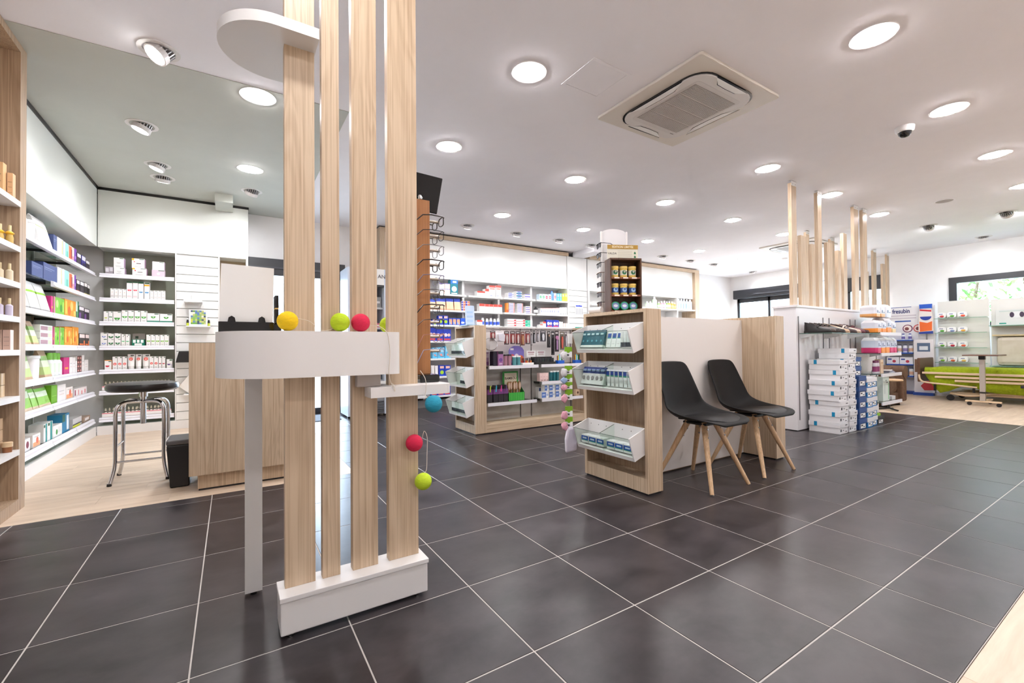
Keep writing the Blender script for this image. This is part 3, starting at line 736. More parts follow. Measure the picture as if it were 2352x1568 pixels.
for k in range(7):
    part_at(fr, 'vent_slat', 0.575, 1.015, 4.605, 4.62, 0.045 + k * 0.026, 0.060 + k * 0.026, paint(96, 98, 104, 0.4))
FZ = [1.52, 1.24, 0.98, 0.74, 0.50, 0.27]
for z in FZ:
    part_at(fr, 'shelf', 0.57, 1.02, 4.66, 5.05, z - 0.025, z, paint(196, 198, 202, 0.4))
for x in (0.55, 1.04):
    part_at(fr, 'foot', x - 0.015, x + 0.015, 4.65, 4.68, 0, 0.03, BLACK)

# till counter with recessed kick
ct = thing('till_counter', 'pale wood till counter behind the slatted stand', 'counter', (-1.03, 2.0, 0))
part_at(ct, 'counter_body', -1.03, -0.30, 2.0, 2.55, 0.115, 0.993, OAK)
part_at(ct, 'kick_board', -0.985, -0.32, 2.06, 2.5, 0.012, 0.115, OAK)
part_at(ct, 'floor_gap', -0.98, -0.33, 2.065, 2.49, 0.0, 0.012, BLACK)

# ------------------------------------------------------------------ small goods
def P(c):
    return paint(*c)
CREAM = (244, 242, 240); GREYT = (178, 176, 178)
def face(mb, w, h, decals, y=-0.0006, slope=0.0, z0=0.0):
    """flat print on the front: fractions of the width (from the centre -0.5..0.5) and height"""
    for k, d in enumerate(decals):
        yy = y - 0.0002 * k
        if d[0] == 'r':
            _, a, b, c, e, m = d
            mb.add([(a * w, yy + slope * c, z0 + c * h), (b * w, yy + slope * c, z0 + c * h), (b * w, yy + slope * e, z0 + e * h), (a * w, yy + slope * e, z0 + e * h)], [(0, 1, 2, 3)], P(m))
        else:
            _, cx, cz, rad, m = d
            a0, a1 = (0, 2 * PI) if d[0] == 'd' else (PI, 2 * PI)
            n = 16
            pts = []
            for i in range(n + (0 if d[0] == 'd' else 1)):
                a = a0 + (a1 - a0) * i / n
                x, z = cx * w + rad * w * math.cos(a), cz * h + rad * w * math.sin(a)
                pts.append((x, yy + slope * z / h, z0 + z))
            mb.add(pts, [tuple(range(len(pts)))], P(m))
def carton(w, d, h, body, decals=(), side=None):
    mb = MB().box(-w / 2, w / 2, 0, d, 0, h, P(body))
    if side:
        mb.box(-w / 2 - 0.0005, -w / 2, 0.001, d - 0.001, 0.001, h - 0.001, P(side))
        mb.box(w / 2, w / 2 + 0.0005, 0.001, d - 0.001, 0.001, h - 0.001, P(side))
    face(mb, w, h, decals)
    return mb
def layers(w, d, h, n, cols):
    mb = MB()
    for i in range(n):
        z0, z1 = h * i / n, h * (i + 1) / n - 0.002
        mb.box(-w / 2, w / 2, 0, d, z0, z1, P(CREAM))
        for q, (a, b, c, e, m) in enumerate(cols):
            mb.box(a * w, b * w, -0.0008 - 0.0002 * q, 0, z0 + c * (z1 - z0), z0 + e * (z1 - z0), P(m))
    return mb
def pouch(w, d, h, bands, decals=()):
    """standing bag: flat bottom, pinched top; bands of colour from bottom to top"""
    mb = MB()
    def ring_(f):
        dd = d * (1 - f) ** 0.75 + 0.006
        ww = w * (1 - 0.10 * math.sin(PI * min(f, 1)))
        y0 = (d - dd) / 2
        return [(-ww / 2, y0, f * h), (0, y0 - 0.10 * d * math.sin(PI * f), f * h), (ww / 2, y0, f * h), (ww / 2, y0 + dd, f * h), (0, y0 + dd + 0.05 * d * math.sin(PI * f), f * h), (-ww / 2, y0 + dd, f * h)]
    for f0, f1, m in bands:
        n = max(1, int((f1 - f0) / 0.18))
        for i in range(n):
            a, b = ring_(f0 + (f1 - f0) * i / n), ring_(f0 + (f1 - f0) * (i + 1) / n)
            mb.add(a + b, [(j, (j + 1) % 6, 6 + (j + 1) % 6, 6 + j) for j in range(6)], P(m))
    mb.add(ring_(0), [(5, 4, 3, 2, 1, 0)], P(bands[0][2])); mb.add(ring_(1), [(0, 1, 2, 3, 4, 5)], P(bands[-1][2]))
    return mb
def bottle(w, d, h, body, cap, label=None, shoulder=0.72, capw=0.5):
    r = w / 2; b = P(body); c = P(cap); l = P(label) if label else b
    mb = MB().lathe([(r * 0.9, 0, b), (r, 0.02 * h, b), (r, 0.15 * h, l), (r, 0.55 * h, b), (r, shoulder * h, b), (r * capw, (shoulder + 0.1) * h, c), (r * capw, 0.97 * h, c), (r * capw * 0.85, h, c)], b, 14)
    for i, v in enumerate(mb.v):
        mb.v[i] = (v[0], v[1] * d / w + d / 2, v[2])
    return mb
def squeeze(w, d, h, body, cap, decals=()):
    """tube standing on its cap: round foot, flat wide crimp on top"""
    mb = MB(); n = 14; rows = []
    for f, rx, ry, m in [(0, .38, .38, cap), (.17, .40, .40, cap), (.175, .36, .36, body), (.2, .44, .42, body), (.6, .47, .28, body), (.95, .5, .05, body), (1.0, .5, .03, body)]:
        rows.append(([(rx * w * math.cos(2 * PI * i / n), d / 2 + ry * d * math.sin(2 * PI * i / n), f * h) for i in range(n)], m))
    for (a, m), (b, _) in zip(rows, rows[1:]):
        mb.add(a + b, [(j, (j + 1) % n, n + (j + 1) % n, n + j) for j in range(n)], P(m))
    mb.add(rows[0][0], [tuple(range(n - 1, -1, -1))], P(cap)); mb.add(rows[-1][0], [tuple(range(n))], P(body))
    face(mb, w, h, decals, y=d * 0.16)
    return mb
def tub(w, d, h, body, lid, decals=()):
    r = w / 2
    mb = MB().lathe([(r * 0.86, 0, P(body)), (r * 0.93, h * 0.86, P(body)), (r, h * 0.87, P(lid)), (r, h * 0.98, P(lid)), (r * 0.96, h, P(lid))], P(body), 20)
    for i, v in enumerate(mb.v):
        mb.v[i] = (v[0], v[1] * min(1, d / w) + d / 2, v[2])
    return mb

DG = (38, 92, 58); LG = (92, 176, 60); TXT = (196, 194, 196)
def med(discs, tagc=DG, extra=()):
    return [('r', .08, .46, .90, .96, tagc), ('r', -.3, .3, .16, .19, TXT), ('r', -.24, .24, .10, .125, TXT)] + list(discs) + list(extra)
# kind: (object name, what it looks like, category, depth, builder(w, d, h))
K = {
 'wbox': ('carton', 'white remedy carton with faint grey disc', .10, lambda w, d, h: carton(w, d, h, CREAM, med([('h', 0, .55, .22, (222, 220, 218))]), (224, 196, 226))),
 'ybox': ('carton', 'white remedy carton with yellow corner', .10, lambda w, d, h: carton(w, d, h, CREAM, med([('r', -.5, -.32, .8, 1.0, (246, 190, 60)), ('r', -.14, .22, .45, .52, (96, 70, 72)), ('d', -.3, .66, .05, (226, 60, 66))]), (206, 168, 196))),
 'mauve': ('carton', 'pale mauve remedy carton', .10, lambda w, d, h: carton(w, d, h, (214, 194, 208), [('r', .0, .46, .86, .95, DG), ('d', 0, .45, .12, (240, 232, 238))])),
 'tray': ('leaflet_tray', 'clear acrylic leaflet tray', .10, lambda w, d, h: carton(w, d, h, (168, 158, 164), [('r', -.45, -.05, .3, .8, (220, 216, 220)), ('r', .05, .45, .4, .9, (206, 202, 208))])),
 'small': ('carton', 'small white tablet carton', .07, lambda w, d, h: carton(w, d, h, (246, 244, 242), [('r', -.2, .42, .92, .96, DG), ('d', 0, .62, .12, (226, 190, 150)), ('r', -.36, .36, .26, .31, (206, 190, 186)), ('r', -.36, .36, .18, .21, TXT)])),
 'redtall': ('carton', 'tall white carton with red half-disc', .08, lambda w, d, h: carton(w, d, h, (248, 244, 244), [('r', -.5, .5, .93, 1.0, DG), ('h', 0, .54, .38, (232, 78, 96)), ('d', 0, .47, .08, (255, 255, 255)), ('r', -.4, .4, .1, .2, (248, 214, 216))])),
 'blutall': ('carton', 'tall white carton with blue half-disc', .08, lambda w, d, h: carton(w, d, h, (248, 246, 246), [('r', -.5, .5, .90, 1.0, DG), ('h', 0, .44, .38, (56, 138, 190)), ('d', 0, .37, .08, (255, 255, 255))])),
 'oratall': ('carton', 'tall white carton with orange band and blue half-disc', .08, lambda w, d, h: carton(w, d, h, (248, 246, 246), [('r', -.4, .5, .90, .98, DG), ('r', -.5, .5, .77, .86, (248, 172, 30)), ('h', 0, .44, .38, (56, 138, 190)), ('d', 0, .37, .08, (255, 255, 255))])),
 'ygrn': ('carton', 'white carton with lime half-disc', .08, lambda w, d, h: carton(w, d, h, CREAM, med([('h', 0, .42, .32, (196, 208, 70))]))),
 'grn': ('carton', 'white carton with dark green half-disc', .08, lambda w, d, h: carton(w, d, h, CREAM, med([('h', 0, .50, .40, (42, 116, 66)), ('d', 0, .42, .09, (255, 255, 255))]))),
 'grnbig': ('carton', 'wider white carton with large green half-disc', .08, lambda w, d, h: carton(w, d, h, CREAM, med([('h', 0, .40, .38, (60, 152, 50)), ('d', 0, .26, .07, (255, 255, 255))]))),
 'grn2': ('carton', 'white tea carton with mid green half-disc', .08, lambda w, d, h: carton(w, d, h, CREAM, med([('h', 0, .50, .44, (96, 176, 84)), ('d', 0, .42, .09, (255, 255, 255)), ('d', -.3, .8, .05, (226, 196, 150))]))),
 'tealbase': ('carton', 'wide white carton with teal base and green half-disc', .09, lambda w, d, h: carton(w, d, h, CREAM, [('r', -.5, .5, 0, .2, (62, 138, 118)), ('r', .1, .46, .88, .96, DG), ('h', 0, .66, .2, (70, 160, 60)), ('d', 0, .58, .05, (255, 255, 255))])),
 'bluhalf': ('carton', 'small white carton with lilac-blue half-disc', .08, lambda w, d, h: carton(w, d, h, CREAM, [('r', 0, .46, .85, .95, DG), ('h', 0, .42, .3, (120, 140, 206)), ('d', 0, .36, .09, (255, 255, 255))])),
 'mint': ('carton', 'slim white carton with mint half-disc', .08, lambda w, d, h: carton(w, d, h, CREAM, med([('h', 0, .44, .42, (120, 198, 150)), ('r', -.12, .12, .78, .86, (140, 130, 132))]))),
 'grnfive': ('carton', 'white carton with apple green half-disc', .08, lambda w, d, h: carton(w, d, h, CREAM, med([('h', 0, .48, .42, (124, 190, 60)), ('d', 0, .41, .09, (255, 255, 255)), ('d', .1, .72, .2, (232, 230, 226))]))),
 'orabox': ('carton', 'white carton with orange edge and crimson half-disc', .07, lambda w, d, h: carton(w, d, h, CREAM, [('r', -.5, .5, .94, 1.0, (244, 150, 40)), ('r', .05, .46, .82, .9, DG), ('h', -.1, .45, .3, (206, 40, 66))], (244, 150, 40))),
 'redbox': ('carton', 'white carton with coral disc', .07, lambda w, d, h: carton(w, d, h, CREAM, med([('d', 0, .44, .38, (240, 120, 116)), ('d', 0, .42, .14, (250, 210, 206))]))),
 'darkred': ('carton', 'slim white carton with crimson half-disc', .07, lambda w, d, h: carton(w, d, h, CREAM, med([('h', 0, .45, .4, (190, 36, 60))]))),
 'purp': ('carton', 'white carton with purple half-disc', .07, lambda w, d, h: carton(w, d, h, CREAM, [('r', .0, .46, .85, .95, DG), ('h', -.1, .5, .3, (84, 54, 120)), ('r', .25, .45, .1, .5, (196, 190, 206))])),
 'tube': ('cream_tube', 'white tube with coral disc on its cap', .06, lambda w, d, h: squeeze(w, d, h, (246, 244, 242), (240, 238, 236), [('d', 0, .68, .28, (240, 116, 104)), ('d', 0, .66, .1, (250, 214, 206)), ('r', -.05, .42, .88, .95, (70, 70, 72))])),
 'tealdisp': ('counter_display', 'teal counter display with grey header', .09, lambda w, d, h: carton(w, d, h * .52, (0, 120, 96), [('r', -.3, .3, .1, .4, (240, 242, 240)), ('r', -.42, -.2, .5, .95, (236, 240, 238)), ('r', -.1, .1, .5, .95, (236, 240, 238)), ('r', .2, .42, .5, .95, (236, 240, 238))]).box(-w * .5, w * .5, d * .6, d * .66, h * .52, h, P((150, 142, 136))).box(-w * .3, -w * .05, d * .595, d * .6, h * .6, h * .8, P((40, 60, 46)))),
 # left wall
 'wbag': ('paper_bag', 'white folded paper bag with thin green line', .13, lambda w, d, h: pouch(w, d, h, [(0, .66, (246, 245, 243)), (.66, .69, (168, 204, 92)), (.69, .9, (246, 245, 243)), (.9, 1, (236, 234, 232))])),
 'wbag2': ('paper_bag', 'white folded paper bag with green band', .12, lambda w, d, h: pouch(w, d, h, [(0, .08, (150, 146, 142)), (.08, .6, (244, 243, 240)), (.6, .68, (150, 204, 60)), (.68, 1, (244, 243, 240))])),
 'wtub': ('tub', 'white plastic tub with lid', .12, lambda w, d, h: tub(w, d, h, (236, 232, 232), (244, 242, 242))),
 'navy': ('carton', 'plain slate-blue carton', .13, lambda w, d, h: carton(w, d, h, (70, 86, 138), [('r', -.42, .3, .72, .75, (150, 162, 200)), ('r', -.42, .1, .62, .64, (150, 162, 200))], (62, 76, 126))),
 'lilac': ('carton', 'white carton with lilac and orange stripe', .12, lambda w, d, h: carton(w, d, h, (242, 238, 244), [('r', -.1, .05, .1, .9, (222, 214, 236)), ('r', .25, .4, .05, .95, (246, 206, 140))])),
 'aqua': ('carton', 'aqua and white carton', .12, lambda w, d, h: carton(w, d, h, (160, 220, 208), [('r', -.5, -.2, 0, 1, (238, 242, 240)), ('r', .1, .4, .1, .5, (110, 196, 180))])),
 'orared': ('carton', 'white carton with orange-red print', .12, lambda w, d, h: carton(w, d, h, (244, 222, 212), [('r', -.46, .05, .05, .95, (226, 108, 66)), ('r', -.1, .1, .2, .8, (150, 50, 60)), ('r', .15, .42, .1, .4, (236, 140, 160))])),
 'violet': ('carton', 'violet carton', .12, lambda w, d, h: carton(w, d, h, (118, 62, 170), [('r', -.2, .3, .3, .5, (190, 150, 220))])),
 'dark': ('carton', 'black carton with white label', .10, lambda w, d, h: carton(w, d, h, (44, 38, 46), [('r', -.45, .45, .68, .95, (236, 232, 236)), ('r', -.4, .4, .1, .5, (72, 64, 72))])),
 'darkblu': ('carton', 'dark blue carton with white label', .10, lambda w, d, h: carton(w, d, h, (52, 44, 128), [('r', -.45, .45, .62, .95, (226, 224, 236)), ('r', -.3, .4, .1, .4, (30, 26, 60))])),
 'darkred2': ('carton', 'black carton with orange foot', .10, lambda w, d, h: carton(w, d, h, (48, 40, 44), [('r', -.5, .5, 0, .14, (240, 110, 50)), ('r', -.45, .45, .68, .95, (240, 226, 228))])),
 'darkyel': ('carton', 'black carton with yellow foot', .10, lambda w, d, h: carton(w, d, h, (48, 44, 44), [('r', -.5, .5, 0, .14, (222, 214, 40)), ('r', -.45, .45, .68, .95, (238, 232, 230))])),
 'magenta': ('carton', 'magenta carton', .12, lambda w, d, h: carton(w, d, h, (210, 40, 130), [('r', -.3, .3, .3, .42, (250, 170, 60))])),
 'green': ('carton', 'bright green tea carton', .11, lambda w, d, h: carton(w, d, h, (128, 200, 62), [('d', -.18, .62, .12, (196, 230, 140)), ('d', .18, .4, .12, (70, 160, 50)), ('r', -.5, -.38, 0, 1, (240, 130, 170)), ('r', .3, .45, .2, .8, (170, 216, 90))])),
 'orange': ('carton', 'bright orange tea carton', .11, lambda w, d, h: carton(w, d, h, (250, 160, 44), [('d', .12, .66, .13, (255, 206, 120)), ('d', -.1, .35, .13, (232, 110, 40)), ('r', -.48, -.3, .15, .9, (250, 206, 90)), ('r', .3, .45, .1, .4, (250, 220, 110))])),
 'teal': ('carton', 'white carton with green side', .11, lambda w, d, h: carton(w, d, h, (224, 236, 226), [('r', .1, .5, 0, 1, (30, 130, 80)), ('r', -.5, 0, 0, .4, (40, 120, 60))])),
 'purpbk': ('carton', 'black and violet carton with white label', .10, lambda w, d, h: carton(w, d, h, (50, 40, 56), [('r', -.5, -.1, 0, .5, (116, 66, 150)), ('r', -.45, .45, .7, .95, (240, 232, 238))])),
 'kraft': ('paper_bag', 'green and kraft paper bag', .11, lambda w, d, h: pouch(w, d, h, [(0, .1, (206, 172, 136)), (.1, .38, (196, 216, 140)), (.38, .62, (226, 238, 206)), (.62, .78, (150, 190, 110)), (.78, 1, (196, 166, 140))])),
 'mauvebox': ('carton', 'stacked mauve and white carton', .12, lambda w, d, h: layers(w, d, h, 3, [(-.45, .1, .2, .8, (178, 140, 150)), (.15, .45, .2, .8, (214, 226, 190))])),
 'orablk': ('carton', 'black carton with orange slash', .10, lambda w, d, h: carton(w, d, h, (52, 44, 42), [('r', -.45, .45, .66, .95, (246, 224, 220)), ('r', -.45, .2, .08, .2, (250, 120, 50)), ('r', .25, .48, .04, .45, (250, 130, 70))])),
 'wbotgrn': ('bottle', 'white bottle with green cap', .08, lambda w, d, h: bottle(w, d, h, (240, 242, 240), (130, 200, 70), (226, 240, 220), .60, .7)),
 'wsmall': ('carton', 'plain white carton', .08, lambda w, d, h: carton(w, d, h, (244, 240, 238), [('r', -.3, .3, .6, .64, TXT), ('r', -.3, .3, .4, .43, (226, 196, 190))])),
 'brown': ('carton', 'stack of four brown cartons', .09, lambda w, d, h: layers(w, d, h, 4, [(-.5, -.01, 0, 1, (98, 46, 48)), (.01, .5, 0, 1, (104, 50, 50)), (-.4, -.1, .3, .7, (214, 160, 150)), (.1, .4, .3, .7, (214, 160, 150))])),
 'gbag': ('paper_bag', 'pale green seed bag with kraft foot', .10, lambda w, d, h: pouch(w, d, h, [(0, .12, (214, 190, 162)), (.12, .5, (150, 204, 90)), (.5, .75, (222, 236, 210)), (.75, .9, (120, 180, 70)), (.9, 1, (120, 100, 84))])),
 'lime': ('carton', 'grass green carton', .10, lambda w, d, h: carton(w, d, h, (110, 176, 28), [('r', -.4, .4, .4, .44, (150, 206, 70))])),
 'peach': ('carton', 'white carton with peach print', .09, lambda w, d, h: carton(w, d, h, (246, 238, 232), [('r', -.45, .45, .06, .4, (244, 170, 120)), ('d', .1, .5, .16, (226, 110, 80)), ('r', -.3, .3, .78, .84, TXT)])),
 'redwide': ('carton', 'long white carton with red print', .10, lambda w, d, h: carton(w, d, h, (248, 240, 240), [('r', -.46, -.38, .15, .85, (150, 50, 70)), ('r', -.2, -.16, .15, .8, (226, 70, 80)), ('r', .05, .12, .1, .6, (236, 120, 120)), ('r', .3, .36, .2, .7, (230, 90, 100))])),
 'wdkpurp': ('carton', 'white carton with plum oval', .09, lambda w, d, h: carton(w, d, h, (240, 236, 234), [('d', 0, .5, .28, (120, 24, 60))])),
 'tealstr': ('carton', 'white carton with teal stripe', .09, lambda w, d, h: carton(w, d, h, (240, 240, 238), [('r', .0, .4, 0, 1, (40, 150, 150)), ('r', -.45, -.1, .8, .95, DG)])),
 'wgreen': ('carton', 'white carton with small green seal', .09, lambda w, d, h: carton(w, d, h, (242, 242, 238), [('d', -.1, .4, .1, (60, 150, 60)), ('r', .05, .4, .3, .8, (226, 226, 222))])),
 'blue': ('carton', 'tall blue and white carton', .10, lambda w, d, h: carton(w, d, h, (34, 130, 176), [('r', -.5, -.1, .6, 1, (20, 96, 84)), ('r', .1, .4, .1, .9, (226, 236, 242))])),
 'greypk': ('carton', 'grey pack with yellow band', .10, lambda w, d, h: carton(w, d, h, (206, 204, 206), [('r', -.5, .3, .0, .25, (222, 226, 50)), ('r', -.5, .5, .25, .4, (50, 50, 54))])),
 'brownlow': ('carton', 'low brown pack', .09, lambda w, d, h: carton(w, d, h, (176, 150, 132), [('r', -.3, .3, .3, .8, (236, 230, 226))])),
 # back wall
 'purpwhite': ('carton', 'white carton with purple top edge', .12, lambda w, d, h: carton(w, d, h, (250, 246, 248), [('r', -.5, .5, .9, 1, (106, 84, 176)), ('r', -.1, .1, .9, 1, (50, 44, 130)), ('r', .36, .5, .0, .9, (248, 206, 190))])),
 'brushbox': ('carton', 'teal and blue toothbrush carton', .10, lambda w, d, h: carton(w, d, h, (22, 124, 142), [('r', -.5, .5, .74, .98, (40, 110, 206)), ('r', -.2, .3, .8, .93, (226, 236, 246)), ('d', 0, .38, .36, (196, 220, 214)), ('r', -.45, .45, 0, .16, (14, 110, 112)), ('r', -.4, .4, .05, .12, (240, 244, 244))])),
 'redwhite': ('carton', 'white carton with red top', .10, lambda w, d, h: carton(w, d, h, (250, 248, 246), [('r', -.5, .5, .68, 1, (236, 74, 62)), ('d', .15, .3, .16, (240, 210, 196))])),
 'redtop': ('carton', 'tall white carton with red banner', .10, lambda w, d, h: carton(w, d, h, (250, 248, 248), [('r', -.5, .5, .82, 1, (240, 86, 76)), ('r', -.4, .4, .66, .76, (238, 120, 106)), ('r', -.4, 0, .1, .14, (60, 90, 180))])),
 'bluelay3': ('carton_stack', 'stack of three blue-striped cartons', .12, lambda w, d, h: layers(w, d, h, 3, [(-.5, .5, .0, .3, (56, 66, 170)), (-.4, .2, .45, .8, (90, 110, 200))])),
 'teallay3': ('carton_stack', 'stack of three teal-striped cartons', .12, lambda w, d, h: layers(w, d, h, 3, [(-.5, .5, .0, .35, (24, 130, 150)), (-.5, .5, .8, 1, (50, 50, 140)), (-.3, .3, .45, .7, (60, 80, 190))])),
 'bluelay2': ('carton_stack', 'pair of stacked blue-striped cartons', .12, lambda w, d, h: layers(w, d, h, 2, [(-.5, .5, .0, .25, (110, 100, 200)), (-.5, .5, .78, 1, (110, 96, 196))])),
 'discgreen': ('carton', 'pale blue carton with green disc', .10, lambda w, d, h: carton(w, d, h, (206, 226, 240), [('d', 0, .5, .4, (20, 170, 100)), ('r', -.3, .3, .46, .54, (236, 246, 240))])),
 'discred': ('carton', 'pale blue carton with red disc', .10, lambda w, d, h: carton(w, d, h, (206, 224, 242), [('d', 0, .5, .4, (232, 60, 90)), ('r', -.3, .3, .46, .54, (250, 230, 236))])),
 'brushblue': ('hairbrush_pack', 'blue brush-shaped pack', .06, lambda w, d, h: bottle(w, d, h, (110, 160, 236), (90, 140, 226), None, .8, .6)),
 'skyblue': ('carton', 'sky blue carton', .10, lambda w, d, h: carton(w, d, h, (98, 190, 232), [('r', -.36, .36, .55, .9, (170, 222, 244)), ('d', 0, .3, .18, (244, 150, 140))])),
 'limeyel': ('carton', 'lime yellow carton', .10, lambda w, d, h: carton(w, d, h, (206, 222, 70), [('r', -.36, .36, .6, .9, (240, 244, 160)), ('r', -.1, .1, .1, .5, (244, 150, 90))])),
 'bandage': ('bandage_pouch', 'blue-headed bandage pouch with skin-tone print', .07, lambda w, d, h: pouch(w, d, h, [(0, .1, (226, 150, 110)), (.1, .72, (240, 196, 160)), (.72, 1, (36, 70, 190))])),
 'redstack': ('carton_stack', 'stack of four red and blue plaster cartons', .10, lambda w, d, h: layers(w, d, h, 4, [(-.5, -.1, .1, .9, (60, 70, 180)), (-.05, .5, .1, .9, (238, 120, 90))])),
 'orabook': ('booklet', 'narrow orange booklet', .06, lambda w, d, h: carton(w, d, h, (236, 140, 60), [('r', -.5, .5, .0, .3, (196, 84, 50))])),
 'purplay': ('carton_stack', 'stack of seven purple-striped cartons', .12, lambda w, d, h: layers(w, d, h, 7, [(-.5, .3, .0, .4, (96, 80, 176)), (.3, .5, .2, .9, (240, 130, 120))])),
 'purplay2': ('carton_stack', 'stack of four purple-striped cartons', .12, lambda w, d, h: layers(w, d, h, 4, [(-.5, .3, .0, .4, (80, 64, 160)), (.3, .5, .2, .9, (236, 150, 150))])),
 'bluemark': ('carton', 'small white carton with blue drop', .10, lambda w, d, h: carton(w, d, h, (248, 248, 250), [('r', -.12, .12, .3, .62, (40, 84, 190)), ('r', -.5, .5, .96, 1, (236, 110, 100))])),
 'bluemark2': ('carton', 'white carton with grey swirl', .10, lambda w, d, h: carton(w, d, h, (246, 248, 250), [('d', 0, .55, .26, (206, 216, 226)), ('r', -.3, .3, .1, .16, (60, 60, 80))])),
 'limeblue': ('blister_pouch', 'blue pouch with lime sponge', .07, lambda w, d, h: carton(w, d, h, (30, 66, 190), [('r', -.36, .36, .70, .92, (250, 196, 180)), ('d', 0, .34, .34, (170, 216, 50))])),
 'skinblue': ('carton', 'blue carton with skin-tone print', .08, lambda w, d, h: carton(w, d, h, (60, 90, 200), [('r', -.4, .4, .1, .84, (244, 170, 130)), ('r', -.4, 0, .1, .4, (140, 180, 240))])),
 'bluewhite': ('carton', 'blue and white carton', .08, lambda w, d, h: carton(w, d, h, (30, 90, 210), [('d', -.15, .36, .24, (240, 236, 236)), ('d', .2, .36, .2, (226, 230, 240))])),
 'redlay': ('carton_stack', 'stack of three white cartons with red wedges', .12, lambda w, d, h: layers(w, d, h, 3, [(-.5, .5, .0, .22, (232, 120, 120)), (.28, .5, .2, .7, (206, 60, 70))])),
 'tealwhite': ('carton_stack', 'pair of stacked teal cartons', .10, lambda w, d, h: layers(w, d, h, 2, [(-.5, .5, .05, .95, (10, 180, 140)), (-.1, .4, .35, .55, (230, 246, 240))])),
 'bandblue': ('bandage_pouch', 'dark blue pouch with white and skin print', .07, lambda w, d, h: carton(w, d, h, (34, 60, 180), [('d', -.2, .5, .22, (236, 226, 236)), ('d', .22, .5, .2, (236, 200, 190)), ('r', -.4, .4, .06, .2, (206, 70, 80))])),
 'pink': ('carton', 'pale pink carton', .08, lambda w, d, h: carton(w, d, h, (250, 214, 206), [('r', -.1, .1, .2, .8, (252, 238, 232))])),
 'wredtube': ('cream_tube', 'white cream tube with red foot', .05, lambda w, d, h: squeeze(w, d, h, (246, 242, 242), (206, 40, 50))),
 'pump': ('pump_bottle', 'clear pale green pump bottle', .08, lambda w, d, h: bottle(w, d, h, (206, 230, 200), (246, 246, 246), (226, 240, 220), .7, .4)),
 'botg': ('bottle', 'light green bottle', .07, lambda w, d, h: bottle(w, d, h, (150, 214, 110), (246, 246, 246), (240, 246, 236), .66, .5)),
 'botp': ('bottle', 'pink bottle', .07, lambda w, d, h: bottle(w, d, h, (246, 170, 190), (248, 248, 248), (250, 236, 240), .66, .5)),
 'boty': ('bottle', 'yellow bottle', .07, lambda w, d, h: bottle(w, d, h, (246, 232, 90), (248, 248, 246), (250, 246, 210), .66, .5)),
 'boto': ('bottle', 'orange bottle', .07, lambda w, d, h: bottle(w, d, h, (246, 166, 70), (250, 226, 190), (250, 210, 150), .66, .6)),
 'botb': ('bottle', 'tall pale blue bottle with white cap', .08, lambda w, d, h: bottle(w, d, h, (206, 224, 242), (250, 250, 250), (186, 206, 236), .74, .5)),
}
ORD = ['top', 'second', 'third', 'fourth', 'fifth', 'sixth', 'bottom']
_pm = {}
def goods(kind, w, h, depth=None):
    nm, desc, d, mk = K[kind]
    d = depth or d
    key = (kind, round(w, 3), round(h, 3), d)
    if key not in _pm:
        sm = 40 if nm in ('bottle', 'cream_tube', 'tub', 'pump_bottle', 'hairbrush_pack') else None
        _pm[key] = mk(w, d, h).mesh(nm, sm)
    return nm, desc, _pm[key]
CATS = {'carton': 'box', 'carton_stack': 'boxes', 'paper_bag': 'bag', 'tub': 'tub', 'bottle': 'bottle', 'cream_tube': 'tube', 'leaflet_tray': 'tray', 'bandage_pouch': 'pouch', 'blister_pouch': 'pouch', 'booklet': 'booklet', 'pump_bottle': 'bottle', 'hairbrush_pack': 'brush pack', 'counter_display': 'display'}
NTHS = ['first', 'second', 'third', 'fourth', 'fifth', 'sixth', 'seventh', 'eighth', 'ninth', 'tenth', 'eleventh', 'twelfth', 'thirteenth', 'fourteenth', 'fifteenth', 'sixteenth', 'seventeenth', 'eighteenth']
def row(items, where, z, plane, facing, maxh=9.0):
    """stand a row of goods on a shelf; facing '-y' runs along X, '+x' runs along Y"""
    n = {}
    for it in items:
        n[it[0]] = n.get(it[0], 0) + 1
    seen = {}
    for kind, a, b, h, lift in items:
        w = abs(b - a) - 0.003
        h = min(h, maxh - lift)
        nm, desc, me = goods(kind, w, h)
        c = (a + b) / 2
        label = '%s on the %s' % (desc, where)
        group = None
        if n[kind] > 1:
            group = '%s, %s' % (desc, where)
            seen[kind] = seen.get(kind, 0) + 1
            label = '%s, %s on the %s' % (desc, NTHS[seen[kind] - 1], where)
        z_ = z + lift + 0.0008
        o = link(me, nm, None, (c, plane, z_) if facing == '-y' else (plane, c, z_), 0 if facing == '-y' else PI / 2)
        tag(o, label, CATS[nm], group)
for i, r_ in enumerate(ROWS_ALCOVE_BACK):
    row(r_, '%s alcove back shelf' % ORD[i], ZA[i], 5.095, '-y')
def squash(y):
    return y if y < 4.45 else 4.45 + (y - 4.45) * 0.70
for i, r_ in enumerate(ROWS_ALCOVE_LEFT):
    row([(k, squash(a), squash(b), h, l) for k, a, b, h, l in r_], '%s left alcove shelf' % ORD[i], ZA[i], -2.105, '+x', [.26, .262, .232, .262, .255, .222, .285][i])
for i, r_ in enumerate(ROWS_BACK_WALL):
    row([(k, a if a < 4.4 else 4.4 + (a - 4.4) * .92, b if b < 4.4 else 4.4 + (b - 4.4) * .92, h, l) for k, a, b, h, l in r_], '%s long back wall shelf' % ORD[i], ZB[i], 5.02, '-y', [.24, .22, .2][i])
for i, r_ in enumerate(ROWS_BACK_LOW):
    row([(k, a, b, max(h, .14), l) for k, a, b, h, l in r_], '%s long back wall shelf' % ORD[i + 3], ZB[i + 3], 5.02, '-y')
row(ROWS_UNIT2[0], 'far framed wall unit', 1.80, 5.03, '-y', .25)
